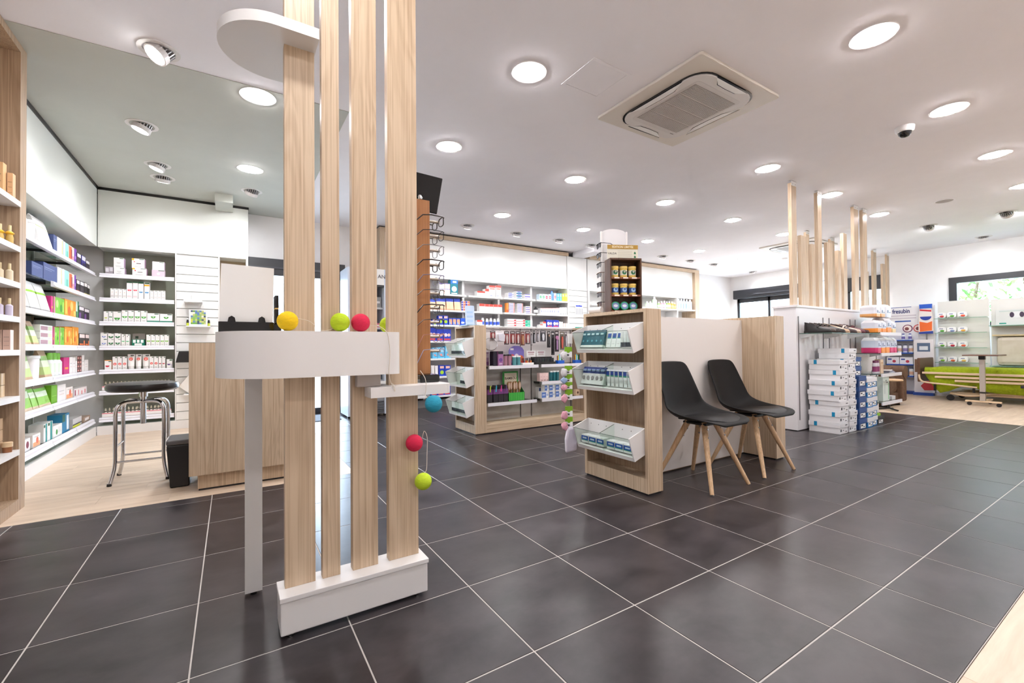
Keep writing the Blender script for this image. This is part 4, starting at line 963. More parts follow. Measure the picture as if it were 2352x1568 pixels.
# dropper bottles in trays, two lower alcove shelves
dm = MB().lathe([(0.012, 0, P((236, 226, 216))), (0.0125, 0.045, P((236, 226, 216))), (0.008, 0.052, P((40, 36, 38))), (0.009, 0.062, P((206, 196, 176))), (0.006, 0.085, P((206, 196, 176))), (0.003, 0.092, P((206, 196, 176)))], P((236, 226, 216)), 10).mesh('dropper_bottle', 50)
for z, nm in ((ZA[5], 'sixth'), (ZA[6], 'bottom')):
    z += 0.0008; tr = MB(); tr.box(-2.02, -1.40, 5.095, 5.20, z, z + 0.012, P((246, 240, 238))); tr.box(-2.02, -1.40, 5.093, 5.097, z + 0.012, z + 0.055, P((250, 246, 244))); tr.box(-2.02, -1.40, 5.0915, 5.093, z + 0.046, z + 0.052, P((226, 60, 90)))
    tag(tr.obj('bottle_tray'), 'low white tray with red line on the %s alcove back shelf' % nm, 'tray')
    for q in range(18):
        o = link(dm, 'dropper_bottle', None, (-1.995 + q * 0.0335, 5.125, z + 0.0128))
        tag(o, 'small dropper bottle in the %s alcove shelf tray, %s from the left' % (nm, NTHS[q]), 'bottle', 'dropper bottles on the %s alcove shelf' % nm)
    for q in range(14):
        if nm == 'sixth':
            break
        o = link(dm, 'dropper_bottle', None, (-1.97 + q * 0.0415, 5.165, z + 0.0128))
        tag(o, 'small dropper bottle in the rear rank of the bottom alcove tray, %s' % NTHS[q], 'bottle', 'dropper bottles, rear rank of the bottom alcove tray')
# black medicine bottle on the back wall
o = bottle(0.085, 0.07, 0.135, (34, 32, 34), (20, 20, 22), (240, 238, 240), .70, .5).obj('bottle', None, (3.965, 5.03, ZB[1] + .0008), smooth=40)
tag(o, 'black bottle with white label on the second long back wall shelf', 'bottle')
# white blue-lidded bottles, third back wall shelf
for q, x in enumerate((2.84, 2.925, 3.0, 3.075, 3.145)):
    o = bottle(0.055, 0.05, 0.125 if q % 2 else 0.135, (246, 246, 248), (250, 250, 252), (70, 100, 210), .74, .7).obj('bottle', None, (x, 5.03, ZB[2] + .0008), smooth=40)
    tag(o, 'white bottle with blue label, %s on the third long back wall shelf' % ORD[:5][q].replace('top', 'first'), 'bottle', 'white bottles with blue labels, third back wall shelf')
# goods in the refrigerated display
for (z, c, h, nm) in ((1.52, (150, 150, 150), .15, 'grey'), (1.24, (206, 120, 140), .06, 'pink'), (0.98, (108, 104, 180), .07, 'violet'), (0.74, (150, 96, 60), .08, 'brown'), (0.50, (70, 80, 90), .1, 'slate'), (0.27, (40, 110, 190), .06, 'blue')):
    for q in range(4):
        o = link(carton(0.095, 0.16, h, c, [('r', -.3, .3, .4, .6, (230, 228, 230))]).mesh('carton'), 'carton', None, (0.63 + q * 0.11, 4.70, z + .0008))
        tag(o, '%s pack in the refrigerated display, %s from the left' % (nm, NTHS[q]), 'box', '%s packs in the refrigerated display' % nm)
# perfumes and cartons in the cabinet at the left edge
def perfume(body, cap, collar=None):
    pr = [(0.0145, 0, P(body)), (0.016, 0.004, P(body)), (0.016, 0.062, P(body)), (0.007, 0.07, P(cap)), (0.0075, 0.072, P(cap)), (0.0075, 0.104, P(cap)), (0.007, 0.105)]
    if collar:
        pr = pr[:2] + [(0.017, 0.04, P(body)), (0.013, 0.058, P(collar)), (0.021, 0.066, P(collar)), (0.012, 0.076, P(cap)), (0.008, 0.08, P(cap)), (0.008, 0.112, P(cap)), (0.007, 0.113)]
    return MB().lathe(pr, P(body), 14).mesh('perfume_bottle', 40)
GOLD = perfume((206, 172, 96), (226, 206, 160), (246, 190, 50)); AMB = perfume((222, 206, 176), (214, 194, 152)); LIL = perfume((206, 196, 214), (214, 194, 152))
for q, (x, y) in enumerate(((-1.917, 2.125), (-1.886, 2.150))):
    for z, me, nm in ((CZ[1], GOLD, 'gold-collared'), (CZ[2], AMB, 'pale amber'), (CZ[3], LIL, 'clear lilac')):
        o = link(me, 'perfume_bottle', None, (x, y, z + .0008)); tag(o, '%s perfume bottle, %s of two in the left edge cabinet' % (nm, ['left', 'right'][q]), 'perfume bottle', '%s perfume bottles' % nm)
def cab_carton(w, d, h, x, y, z, c, label, group=None):
    o = carton(w, d, h, c, [('r', -.36, .36, .62, .65, tuple(int(v * .8) for v in c)), ('r', -.36, .36, .42, .44, tuple(int(v * .8) for v in c)), ('r', -.36, .36, .2, .22, tuple(int(v * .8) for v in c))]).obj('carton', None, (x, y, z + .0008))
    return tag(o, label, 'box', group)
cab_carton(0.052, 0.05, 0.19, -1.922, 2.09, CZ[0], (226, 180, 130), 'tall peach gift carton on the upper shelf of the left edge cabinet')
cab_carton(0.022, 0.04, 0.145, -1.8795, 2.13, CZ[0], (222, 182, 140), 'short peach gift carton on the upper shelf of the left edge cabinet')
cab_carton(0.032, 0.045, 0.115, -1.918, 2.11, CZ[4], (222, 186, 168), 'blush pink carton, left of two in the left edge cabinet', 'blush cartons in the cabinet')
cab_carton(0.030, 0.045, 0.115, -1.884, 2.11, CZ[4], (222, 186, 168), 'blush pink carton, right of two in the left edge cabinet', 'blush cartons in the cabinet')
for q, z in enumerate((0, 0.07)):
    cab_carton(0.04, 0.045, 0.066, -1.923, 2.11, CZ[5] + z, (222, 196, 160), 'tan soap carton, %s of two stacked in the left edge cabinet' % ('lower' if q == 0 else 'upper'), 'tan soap cartons in the cabinet')
for q, z in enumerate((0, 0.066, 0.132)):
    cab_carton(0.036, 0.045, 0.063, -1.928, 2.11, CZ[6] + z, (220, 190, 156), 'cream soap carton, %s of three stacked in the left edge cabinet' % ['lowest', 'middle', 'topmost'][q], 'cream soap cartons in the cabinet')
o = MB().lathe([(0.019, 0, P((150, 96, 60))), (0.02, 0.03, P((150, 96, 60))), (0.0225, 0.031, P((226, 196, 156))), (0.0225, 0.056, P((226, 196, 156))), (0.02, 0.058)], P((150, 96, 60)), 20).obj('cream_jar', None, (-1.884, 2.13, CZ[6] + .0008), smooth=40)
tag(o, 'amber cream jar with beige lid low in the left edge cabinet', 'jar')

# ------------------------------------------------------------------ slatted stand in the foreground
ss = thing('slatted_stand', 'floor-to-ceiling pale wood slat stand on a white base with white trays', 'display stand', (-0.41, 0.1, 0))
def pa(name, x0, x1, y0, y1, z0, z1, m, bevel=0.0, p=ss):
    return part_at(p, name, x0, x1, y0, y1, z0, z1, m, bevel)
pa('base_box', -0.662, -0.160, 0.028, 0.150, 0.016, 0.124, WHITE, 0.004)
pa('base_lid', -0.665, -0.157, 0.024, 0.154, 0.1245, 0.141, WHITE, 0.002)
def lump(name, prof, m, p, loc, n=16, smooth=50):
    return MB().lathe(prof, m, n).obj(name, p, loc, smooth=smooth)
for x, y in ((-0.632, 0.05), (-0.196, 0.05), (-0.632, 0.13), (-0.196, 0.13)):
    lump('foot', [(0.009, 0), (0.010, 0.006), (0.006, 0.008), (0.006, 0.017)], CHROME, ss, (x + 0.41, y - 0.1, 0))
for x0, x1 in ((-0.644, -0.549), (-0.526, -0.467), (-0.424, -0.333), (-0.291, -0.175)):
    pa('slat', x0, x1, 0.085, 0.120, 0.141, 2.788, OAK, 0.0012)
def stadium(x1, xl, y0, y1, r, rc=0.0, n=14):
    """board outline: straight right end at x1, rounded left end reaching xl"""
    pts = [(x1 - rc, y1), (xl + r, y1)]
    cx, cy = xl + r, (y0 + y1) / 2
    ry = (y1 - y0) / 2
    for i in range(1, 2 * n):
        a = PI / 2 + PI * i / (2 * n)
        pts.append((cx + r * math.cos(a), cy + ry * math.sin(a)))
    pts += [(xl + r, y0), (x1 - rc, y0)]
    if rc:
        for i in range(1, 6):
            a = -PI / 2 + PI / 2 * i / 5
            pts.append((x1 - rc + rc * math.cos(a), y0 + rc + rc * math.sin(a)))
        pts.append((x1, y1))
    return pts
def board(name, pts, z0, z1, m, p=ss):
    L = p.location
    return MB().prism([(x - L.x, y - L.y) for x, y in pts], 'z', z0, z1, m).obj(name, p, smooth=35)
board('tray', stadium(-0.268, -0.842, 0.0, 0.44, 0.215, 0.03), 0.853, 1.006, WHITE)
board('header_tray', stadium(-0.546, -0.837, 0.0, 0.335, 0.168), 1.988, 2.024, WHITE)
board('side_tray', [(-0.38, 0.0), (-0.085, 0.0), (-0.07, 0.012), (-0.065, 0.03), (-0.065, 0.30), (-0.38, 0.30)], 0.770, 0.807, WHITE)
pa('tray_leg', -0.752, -0.694, 0.395, 0.43, 0.012, 0.853, WHITE, 0.001)
lump('foot', [(0.012, 0), (0.012, 0.008), (0.006, 0.009), (0.006, 0.013)], BLACK, ss, (-0.723 + 0.41, 0.412 - 0.1, 0))
pa('battery_box', -0.415, -0.33, 0.05, 0.084, 0.807, 0.852, paint(186, 176, 170, 0.4), 0.003)

# garland of coloured cotton balls
YARN = {}
def yarn(c):
    if c not in YARN:
        YARN[c] = clouded('yarn_%d_%d_%d' % c, tuple(max(0, int(v * .93)) for v in c), c, 70, (0.7, 0.9), True, (1, 1, 3), 0.35)
    return YARN[c]
ga = thing('ball_garland', 'string of coloured cotton balls draped over the white tray', 'garland', (-0.4, 0.04, 1.006))
ball_spec = [((-0.639, .042, 1.0395), (255, 212, 16), 'yellow ball'), ((-0.474, .042, 1.0395), (198, 226, 36), 'lime green ball on the tray'), ((-0.404, .042, 1.0395), (226, 34, 78), 'crimson ball on the tray'),
             ((-0.268, .165, 1.0395), (198, 226, 36), 'lime green ball behind the last slat'), ((-0.463, .162, 1.0395), (226, 34, 78), 'crimson ball behind the slats'),
             ((-0.158, -0.034, 0.738), (40, 160, 192), 'turquoise ball'), ((-0.204, 0.048, 0.583), (226, 34, 78), 'crimson ball hanging before the slat'), ((-0.172, 0.04, 0.433), (202, 230, 44), 'lime green ball hanging lowest')]
bm_cache = {}
def sphere(r, m, n=24, k=14):
    mb = MB()
    rows = [[(r * math.sin(PI * j / k) * math.cos(2 * PI * i / n), r * math.sin(PI * j / k) * math.sin(2 * PI * i / n), -r * math.cos(PI * j / k)) for i in range(n)] for j in range(1, k)]
    for a, b in zip(rows, rows[1:]):
        mb.add(a + b, [(i, (i + 1) % n, n + (i + 1) % n, n + i) for i in range(n)], m)
    mb.add(rows[0] + [(0, 0, -r)], [((i + 1) % n, i, n) for i in range(n)], m)
    mb.add(rows[-1] + [(0, 0, r)], [(i, (i + 1) % n, n) for i in range(n)], m)
    return mb
G0 = Vector((-0.4, 0.04, 1.006))
for p, c, l in ball_spec:
    if c not in bm_cache:
        bm_cache[c] = sphere(0.0325, yarn(c)).mesh('ball', 80)
    o = link(bm_cache[c], 'ball', ga, Vector(p) - G0, label=l)
CORD = paint(226, 214, 198, 0.5)
def cord(pts, r=0.0011):
    out = []
    pts = [Vector(p) - G0 for p in pts]
    for i in range(len(pts) - 1):      # smooth the polyline
        p0, p1, p2, p3 = pts[max(i - 1, 0)], pts[i], pts[i + 1], pts[min(i + 2, len(pts) - 1)]
        for k in range(6):
            t = k / 6
            out.append(0.5 * ((2 * p1) + (p2 - p0) * t + (2 * p0 - 5 * p1 + 4 * p2 - p3) * t * t + (3 * p1 - p0 - 3 * p2 + p3) * t ** 3))
    out.append(pts[-1])
    MB().tube(out, r, CORD, 6).obj('cord', ga, smooth=60)
cord([(-0.612, .045, 1.05), (-0.57, .05, 1.04), (-0.54, .04, 1.012), (-0.505, .05, 1.013), (-0.49, .045, 1.03)])
cord([(-0.37, .045, 1.03), (-0.345, .03, 1.028), (-0.328, .002, 1.012), (-0.318, -0.003, 0.99), (-0.312, -0.003, 0.93), (-0.316, -0.003, 0.86), (-0.31, -0.004, 0.825), (-0.302, -0.004, 0.81)])
cord([(-0.302, -0.004, 0.81), (-0.295, -0.006, 0.79), (-0.297, -0.004, 0.812), (-0.305, 0.01, 0.82)])
cord([(-0.185, 0.03, 0.86), (-0.178, -0.003, 0.83), (-0.176, -0.004, 0.79), (-0.18, -0.008, 0.765), (-0.172, -0.02, 0.757)])
cord([(-0.172, .045, .60), (-0.166, .042, .625), (-0.155, .04, .60), (-0.156, .04, .53), (-0.158, .04, .478), (-0.168, .04, .464)])

# spectacle rack on the side tray
rk = thing('spectacle_rack', 'orange wood spectacle rack with black tilted mirror, right of the slats', 'eyewear rack', (-0.1, 0.2, 0.8078))
def ra(name, *a, **k):
    return part_at(rk, name, *a, **k)
ra('base', -0.158, -0.075, 0.10, 0.26, 0.808, 0.838, GLOSSBLACK, 0.003)
ra('column', -0.158, -0.092, 0.155, 0.215, 0.838, 1.565, RACKWOOD, 0.002)
mir = MB().box(-0.06, 0.06, -0.004, 0.004, -0.075, 0.075, GLOSSBLACK).obj('mirror_back', rk, (0.0, -0.02, 0.795), bevel=0.003)
mir.rotation_euler = (math.radians(12), math.radians(8), math.radians(-14))
lump('mirror_knob', [(0.009, 0), (0.011, 0.01), (0.006, 0.018)], CHROME, rk, (-0.032, -0.04, 0.757))
FR = [(54, 48, 44), (40, 38, 40), (120, 118, 120), (28, 26, 28), (116, 112, 140), (80, 76, 76), (38, 36, 36), (60, 52, 50), (176, 120, 110), (150, 150, 178)]
NM = ['tortoise', 'black half-rim', 'thin grey metal', 'glossy black', 'slate blue', 'dark grey metal', 'matt black', 'brown-black', 'rose metal', 'pale lavender']
for q in range(10):
    z = 1.487 - q * 0.0615
    MB().tube([(0.008, -0.015, z - 0.8078), (0.064, -0.015, z - 0.8078)], 0.0058, paint(186, 176, 164, 0.3, 0.6), 8).obj('rod', rk, smooth=60)
    g = thing('spectacles', '%s spectacles on the wood rack, number %s from the top' % (NM[q], ['one', 'two', 'three', 'four', 'five', 'six', 'seven', 'eight', 'nine', 'ten'][q]), 'spectacles', (-0.040, 0.185, z + 0.0085), 0, 'spectacles on the rack')
    m = paint(*FR[q], 0.3)
    for s in (-1, 1):
        rim = []
        for i in range(18):
            a = 2 * PI * i / 18
            rim.append((-0.004 * math.cos(a) ** 2, s * 0.034 + 0.026 * math.copysign(abs(math.cos(a)) ** 0.7, math.cos(a)), -0.014 + 0.018 * math.copysign(abs(math.sin(a)) ** 0.7, math.sin(a))))
        MB().tube(rim, 0.0014 if q not in (0, 3) else 0.0022, m, 6, closed=True).obj('rim', g, smooth=60)
        drop = 0.008 + (0.045 if q >= 8 else 0.022 if q in (6, 4) else 0.012)
        MB().tube([(-0.002, s * 0.062, -0.004), (-0.012, s * 0.067, -0.002), (-0.06, s * 0.066, 0.0), (-0.095, s * 0.062, -0.004), (-0.125, s * 0.058, -drop - 0.012)], 0.0018 if q not in (0, 3, 6) else 0.0026, m, 6).obj('temple', g, smooth=60)
    MB().tube([(0, -0.009, -0.006), (0.002, 0, -0.0), (0, 0.009, -0.006)], 0.0015, m, 6).obj('bridge', g, smooth=60)

# make-up display seen from behind, on the white tray
mk_ = thing('makeup_display', 'gloss black make-up display with blank white back board on the tray', 'display', (-0.75, 0.25, 1.0068))
bx('display_body', -0.083, 0.083, -0.05, 0.06, 0, 0.036, GLOSSBLACK, mk_, 0.002)
bo = MB().box(-0.081, 0.081, -0.003, 0.003, 0.0, 0.205, WHITE2).obj('back_board', mk_, (0, -0.030, 0.034)); bo.rotation_euler = (math.radians(-7), math.radians(1.5), 0)
for x in (-0.045, 0.045):
    MB().prism([(x - 0.012, 0.034), (x - 0.009, 0.05), (x, 0.056), (x + 0.009, 0.05), (x + 0.012, 0.034)], 'y', -0.048, -0.036, GLOSSBLACK).obj('clip', mk_)
bx('tester_bar', 0.083, 0.108, -0.03, 0.05, 0, 0.03, BLACK, mk_)
for q in range(4):
    MB().lathe([(0.0065, 0.03, GLOSSBLACK), (0.0065, 0.085, P((214, 180, 110))), (0.0066, 0.090, GLOSSBLACK), (0.0065, 0.135, GLOSSBLACK), (0.006, 0.136)], GLOSSBLACK, 12).obj('tester_tube', mk_, (0.094, -0.02 + q * 0.018, 0.0), smooth=50)

# bar stool in the alcove
st = thing('bar_stool', 'chrome bar stool with black round seat in the alcove', 'stool', (-1.35, 2.69, 0))
MB().lathe([(0.17, 0.645), (0.20, 0.648), (0.213, 0.66), (0.216, 0.68), (0.208, 0.70), (0.18, 0.708), (0.02, 0.71)], paint(34, 33, 34, 0.3, name='black_vinyl'), 40).obj('seat', st, smooth=50)
MB().lathe([(0.018, 0.40), (0.018, 0.60), (0.026, 0.60), (0.026, 0.645)], CHROME, 20).obj('post', st, smooth=40)
def smooth_path(pts, k=5):
    pts = [Vector(p) for p in pts]; out = []
    for i in range(len(pts) - 1):
        p0, p1, p2, p3 = pts[max(i - 1, 0)], pts[i], pts[i + 1], pts[min(i + 2, len(pts) - 1)]
        for j in range(k):
            t = j / k
            out.append(0.5 * ((2 * p1) + (p2 - p0) * t + (2 * p0 - 5 * p1 + 4 * p2 - p3) * t * t + (3 * p1 - p0 - 3 * p2 + p3) * t ** 3))
    return out + [pts[-1]]
lf = [(-1, -1), (1, -1), (1, 1), (-1, 1)]
for sx, sy in lf:
    a = 0.135
    leg = smooth_path([(0, 0, 0.565), (sx * 0.06, sy * 0.06, 0.572), (sx * (a - 0.03), sy * (a - 0.03), 0.566), (sx * (a - 0.004), sy * (a - 0.004), 0.53), (sx * a, sy * a, 0.45), (sx * a, sy * a, 0.28), (sx * (a + .002), sy * (a + .002), 0.13), (sx * (a + 0.025), sy * (a + 0.025), 0.012)])
    MB().tube(leg, 0.0125, CHROME, 12).obj('leg', st, smooth=60)
    lump('foot_cap', [(0.014, 0), (0.0145, 0.004), (0.013, 0.018)], BLACK, st, (sx * (a + 0.027), sy * (a + 0.027), 0))
for i in range(4):
    a0, a1 = lf[i], lf[(i + 1) % 4]
    z = 0.155 if i % 2 == 0 else 0.26
    MB().tube([(a0[0] * .135, a0[1] * .135, z), (a1[0] * .135, a1[1] * .135, z)], 0.0075, CHROME, 10).obj('rung', st, smooth=60)
# things by the counter
bn = thing('waste_bin', 'black plastic bin standing beside the till counter', 'bin', (-1.10, 2.36, 0.0008))
MB().prism([(-0.05, 0), (0.06, 0), (0.06, 0.29), (-0.07, 0.29)], 'y', -0.13, 0.13, BLACK).obj('bin_body', bn, bevel=0.008)
MB().box(-0.072, 0.062, -0.132, 0.132, 0.29, 0.325, paint(96, 94, 96, 0.4)).obj('bin_lid', bn, bevel=0.01)

# things on the alcove slatted panel
WP = paint(250, 250, 250, 0.4)
sh = thing('panel_shelf', 'small white shelf with packs on the slatted alcove panel', 'shelf', (-1.19, 5.055, 1.52))
bx('shelf_plate', -0.08, 0.10, -0.13, 0.0, 0, 0.01, WP, sh); bx('shelf_lip', -0.08, 0.10, -0.132, -0.128, 0, 0.03, WP, sh)
o = MB().lathe([(0.02, 0), (0.022, 0.07), (0.012, 0.08), (0.012, 0.10)], P((246, 248, 246)), 14).obj('bottle', None, (-1.18, 4.99, 1.5308), smooth=45); tag(o, 'small white bottle on the slatted alcove panel shelf', 'bottle')
o = carton(0.05, 0.05, 0.05, (248, 248, 248), [('r', -.3, .3, .4, .6, (220, 236, 226))]).obj('carton', None, (-1.12, 4.95, 1.5308)); tag(o, 'small white box on the slatted alcove panel shelf', 'box')
ph = thing('picture_holder', 'small colourful garden picture card on the slatted alcove panel', 'picture', (-1.13, 5.055, 1.235))
bx('holder_ledge', -0.12, 0.12, -0.11, 0.0, -0.012, 0.0, WP, ph)
cd = MB().box(-0.09, 0.09, -0.085, -0.08, 0, 0.20, WP)
pr_ = random.Random(2)
for i in range(7):
    for j in range(8):
        c = pr_.choice([(110, 160, 70), (206, 204, 90), (96, 130, 180), (70, 84, 110), (230, 228, 214), (150, 176, 110), (130, 180, 90), (190, 190, 120)])
        cd.box(-0.075 + i * 0.0215, -0.075 + (i + 1) * 0.0215, -0.0856, -0.085, 0.02 + j * 0.021, 0.02 + (j + 1) * 0.021, P(c))
cd.obj('picture_card', ph)
for x, nm in ((-0.105, 'left'), (0.105, 'right')):
    o = MB().lathe([(0.013, 0, P((196, 206, 60))), (0.013, 0.035, P((50, 48, 46))), (0.013, 0.05, P((40, 40, 40))), (0.008, 0.075, P((240, 240, 236))), (0.008, 0.09)], P((196, 206, 60)), 12).obj('bottle', None, (-1.13 + x, 4.985, 1.2358), smooth=40)
    tag(o, 'small lime-labelled dropper bottle %s of the picture card' % nm, 'bottle')
tb_ = thing('card_terminal', 'black box on a low shelf of the slatted alcove panel', 'box', (-1.24, 5.03, 0.80))
MB().prism([(-0.10, 0), (0.12, 0), (0.12, 0.13), (-0.07, 0.13)], 'y', -0.18, 0.02, BLACK).obj('terminal_body', tb_, bevel=0.006)
bx('support', -0.10, 0.12, -0.16, 0.02, -0.012, -0.001, WP, tb_)
lf_ = thing('leaflet_holder', 'white leaflet holder low on the slatted alcove panel', 'leaflets', (-1.22, 5.03, 0.42))
MB().prism([(-0.10, 0.09), (0.0, 0.0), (0.12, 0.0), (0.12, 0.22), (0.02, 0.26)], 'y', -0.03, 0.0, P((238, 232, 226))).obj('leaflet', lf_)
bx('holder_ledge', -0.05, 0.14, -0.10, 0.02, -0.012, -0.002, WP, lf_)

# ------------------------------------------------------------------ gondolas
def open_end(t, x0, x1, y0, y1, h, mouth=-1, name='end'):
    """end bay of a gondola: two side boards, top, plinth and back; open towards -X"""
    P_ = lambda n, *a, **k: part_at(t, n, *a, **k)
    P_('side_board', x0, x1, y0, y0 + 0.025, 0.012, h, OAK, 0.001)
    P_('side_board', x0, x1, y1 - 0.025, y1, 0.012, h, OAK, 0.001)
    P_('top_board', x0, x1, y0 + 0.025, y1 - 0.025, h - 0.022, h, OAKX)
    P_('plinth', x0 + 0.002, x1 - 0.02, y0 + 0.025, y1 - 0.025, 0.012, 0.105, OAK)
    P_('inner_back', x1 - 0.02, x1, y0 + 0.025, y1 - 0.025, 0.012, h - 0.022, OAKIN)
    P_('glide_strip', x0 + 0.01, x1 - 0.01, y0 + 0.01, y1 - 0.01, 0.0, 0.012, BLACK)
def end_bin(t, x, y0, y1, zb, s=1.0):
    """sloping white bin: cheeks, floor, perforated back, glass front and glass divider"""
    L = t.location
    bt, ft, fb, bb = (0.012, 0.200 * s), (-0.138, 0.148 * s), (-0.088, 0.0), (0.012, 0.034 * s)
    th = 0.008
    X = lambda p: (x + p[0] - L.x, zb + p[1])
    body = MB().prism([X(p) for p in (bt, ft, fb, bb)], 'y', y0 - L.y, y0 + th - L.y, WHITE)
    body.prism([X(p) for p in (bt, ft, fb, bb)], 'y', y1 - th - L.y, y1 - L.y, WHITE)
    body.prism([X(p) for p in (fb, (fb[0] - 0.006, fb[1] + 0.024), (fb[0] + 0.004, fb[1] + 0.026), (bb[0], bb[1] + 0.008), bb)], 'y', y0 + th - L.y, y1 - th - L.y, WHITE)
    o = body.obj('bin', t)
    MB().prism([X(p) for p in ((bt[0] - 0.006, bt[1]), bt, (bb[0], bb[1] + 0.008), (bb[0] - 0.006, bb[1] + 0.008))], 'y', y0 + th - L.y, y1 - th - L.y, WHITE2).obj('bin_back', o)
    d = Vector((ft[0] - fb[0], ft[1] - fb[1])).normalized()
    g0 = (fb[0] - 0.006 + d.x * 0.02, fb[1] + 0.024); g1 = (ft[0] + 0.002, ft[1] - 0.004)
    MB().prism([X(p) for p in (g0, g1, (g1[0] + 0.004, g1[1]), (g0[0] + 0.004, g0[1]))], 'y', y0 + th - L.y, y1 - th - L.y, GLASSG).obj('glass_front', o)
    ym = (y0 + y1) / 2
    MB().prism([X(p) for p in ((bt[0] - 0.008, bt[1] - 0.01), (g1[0] + 0.006, g1[1]), (g0[0] + 0.006, g0[1]), (bb[0] - 0.008, bb[1] + 0.012))], 'y', ym - 0.0025 - L.y, ym + 0.0025 - L.y, GLASSG).obj('glass_divider', o)
    ed = paint(60, 84, 72, 0.3, name='glass_edge')
    MB().tube([(X(bt)[0], ym - L.y, X((0, bt[1] - 0.009))[1]), (X((g1[0] + 0.006, 0))[0], ym - L.y, X((0, g1[1] + 0.0005))[1])], 0.0017, ed, 5).obj('glass_edge', o)
    MB().tube([(X((g1[0] + 0.002, 0))[0], y0 + th - L.y, X((0, g1[1]))[1]), (X((g1[0] + 0.002, 0))[0], y1 - th - L.y, X((0, g1[1]))[1])], 0.0017, ed, 5).obj('glass_edge', o)
    for q in range(7):
        if q == 3:
            continue
        yy = y0 + (y1 - y0) * (q + 0.5) / 7
        MB().tube([(x + bt[0] - 0.0075 - L.x, yy - L.y, zb + bt[1] - 0.035), (x + bt[0] - 0.005 - L.x, yy - L.y, zb + bt[1] - 0.035)], 0.003, BLACK, 6).obj('peg_hole', o)
    return o

g2 = thing('front_gondola', 'pale wood gondola with white panel behind the two black chairs', 'gondola', (1.42, 0.31, 0))
open_end(g2, 1.42, 1.56, 0.31, 0.90, 1.187)
part_at(g2, 'end_block', 2.98, 3.122, 0.315, 0.90, 0.012, 1.187, OAK, 0.001)
part_at(g2, 'glide_strip', 2.99, 3.11, 0.33, 0.89, 0.0, 0.012, BLACK)
part_at(g2, 'panel', 1.56, 2.98, 0.595, 0.612, 0.012, 1.165, paint(236, 230, 226, 0.4))
part_at(g2, 'rear_deck', 1.56, 2.98, 0.612, 0.90, 0.0, 0.10, OAKX)
part_at(g2, 'rear_shelf', 1.56, 2.98, 0.612, 0.88, 0.62, 0.64, WHITE2)
part_at(g2, 'rear_top', 1.56, 2.98, 0.612, 0.90, 1.14, 1.165, OAKX)
for zb in (0.902, 0.641, 0.222):
    end_bin(g2, 1.42, 0.338, 0.872, zb)
LEAF = paint(244, 243, 242, 0.6)
for k, (z0, z1, dx) in enumerate(((0.87, 1.01, 0.035), (0.47, 0.62, 0.05), (0.13, 0.31, 0.05))):
    lo = thing('leaflet_rack', 'white leaflets in the %s holder on the gondola end by the shoe boxes' % ['upper', 'middle', 'lower'][k], 'leaflets', (3.1235, 0.42, z0))
    MB().prism([(0, 0), (dx * 0.4, 0.0), (dx, z1 - z0), (0, z1 - z0 - 0.01)], 'y', -0.08, 0.10, LEAF).obj('leaflet', lo)
    MB().prism([(0, 0.0), (0.02, -0.002), (0.03, 0.05), (0.0, 0.05)], 'y', 0.101, 0.105, PLASTIC).obj('holder', lo)

g1 = thing('rear_gondola', 'pale wood gondola with hooks, brushes and glass shelves, in the middle', 'gondola', (1.42, 2.64, 0))
open_end(g1, 1.42, 1.56, 2.64, 3.14, 1.187)
open_end(g1, 2.98, 3.12, 2.64, 3.14, 1.187)
for zb in (0.835, 0.51, 0.19):
    end_bin(g1, 1.42, 2.668, 3.112, zb, 1.1)
part_at(g1, 'back_panel', 1.56, 2.98, 2.885, 2.895, 0.10, 1.17, CONCRETE)
part_at(g1, 'upper_panel', 1.56, 2.98, 2.88, 2.885, 0.74, 1.17, paint(226, 220, 218, 0.5))
part_at(g1, 'front_plinth', 1.56, 2.98, 2.642, 2.885, 0.012, 0.10, OAKX)
part_at(g1, 'top_rail', 1.56, 2.98, 2.86, 2.92, 1.165, 1.185, paint(196, 192, 190, 0.4))
part_at(g1, 'glide_strip', 1.56, 2.98, 2.66, 2.88, 0.0, 0.012, BLACK)
for x in (1.585, 2.165, 2.325, 2.95):
    part_at(g1, 'slotted_upright', x - 0.004, x + 0.004, 2.876, 2.885, 0.10, 1.17, paint(84, 78, 76, 0.6))
def gshelf(x0, x1, z):
    s = part_at(g1, 'glass_shelf', x0, x1, 2.675, 2.88, z - 0.006, z, GLASSG)
    part_at(g1, 'price_rail', x0, x1, 2.66, 2.675, z - 0.032, z + 0.003, RAIL)
    for x in (x0 + 0.03, x1 - 0.03):
        part_at(g1, 'bracket', x - 0.003, x + 0.003, 2.76, 2.876, z - 0.03, z - 0.006, BLACK)
gshelf(1.61, 2.28, 0.735); gshelf(2.325, 2.97, 0.735); gshelf(1.59, 2.25, 0.325); gshelf(2.33, 2.97, 0.325); gshelf(2.33, 2.70, 0.53)

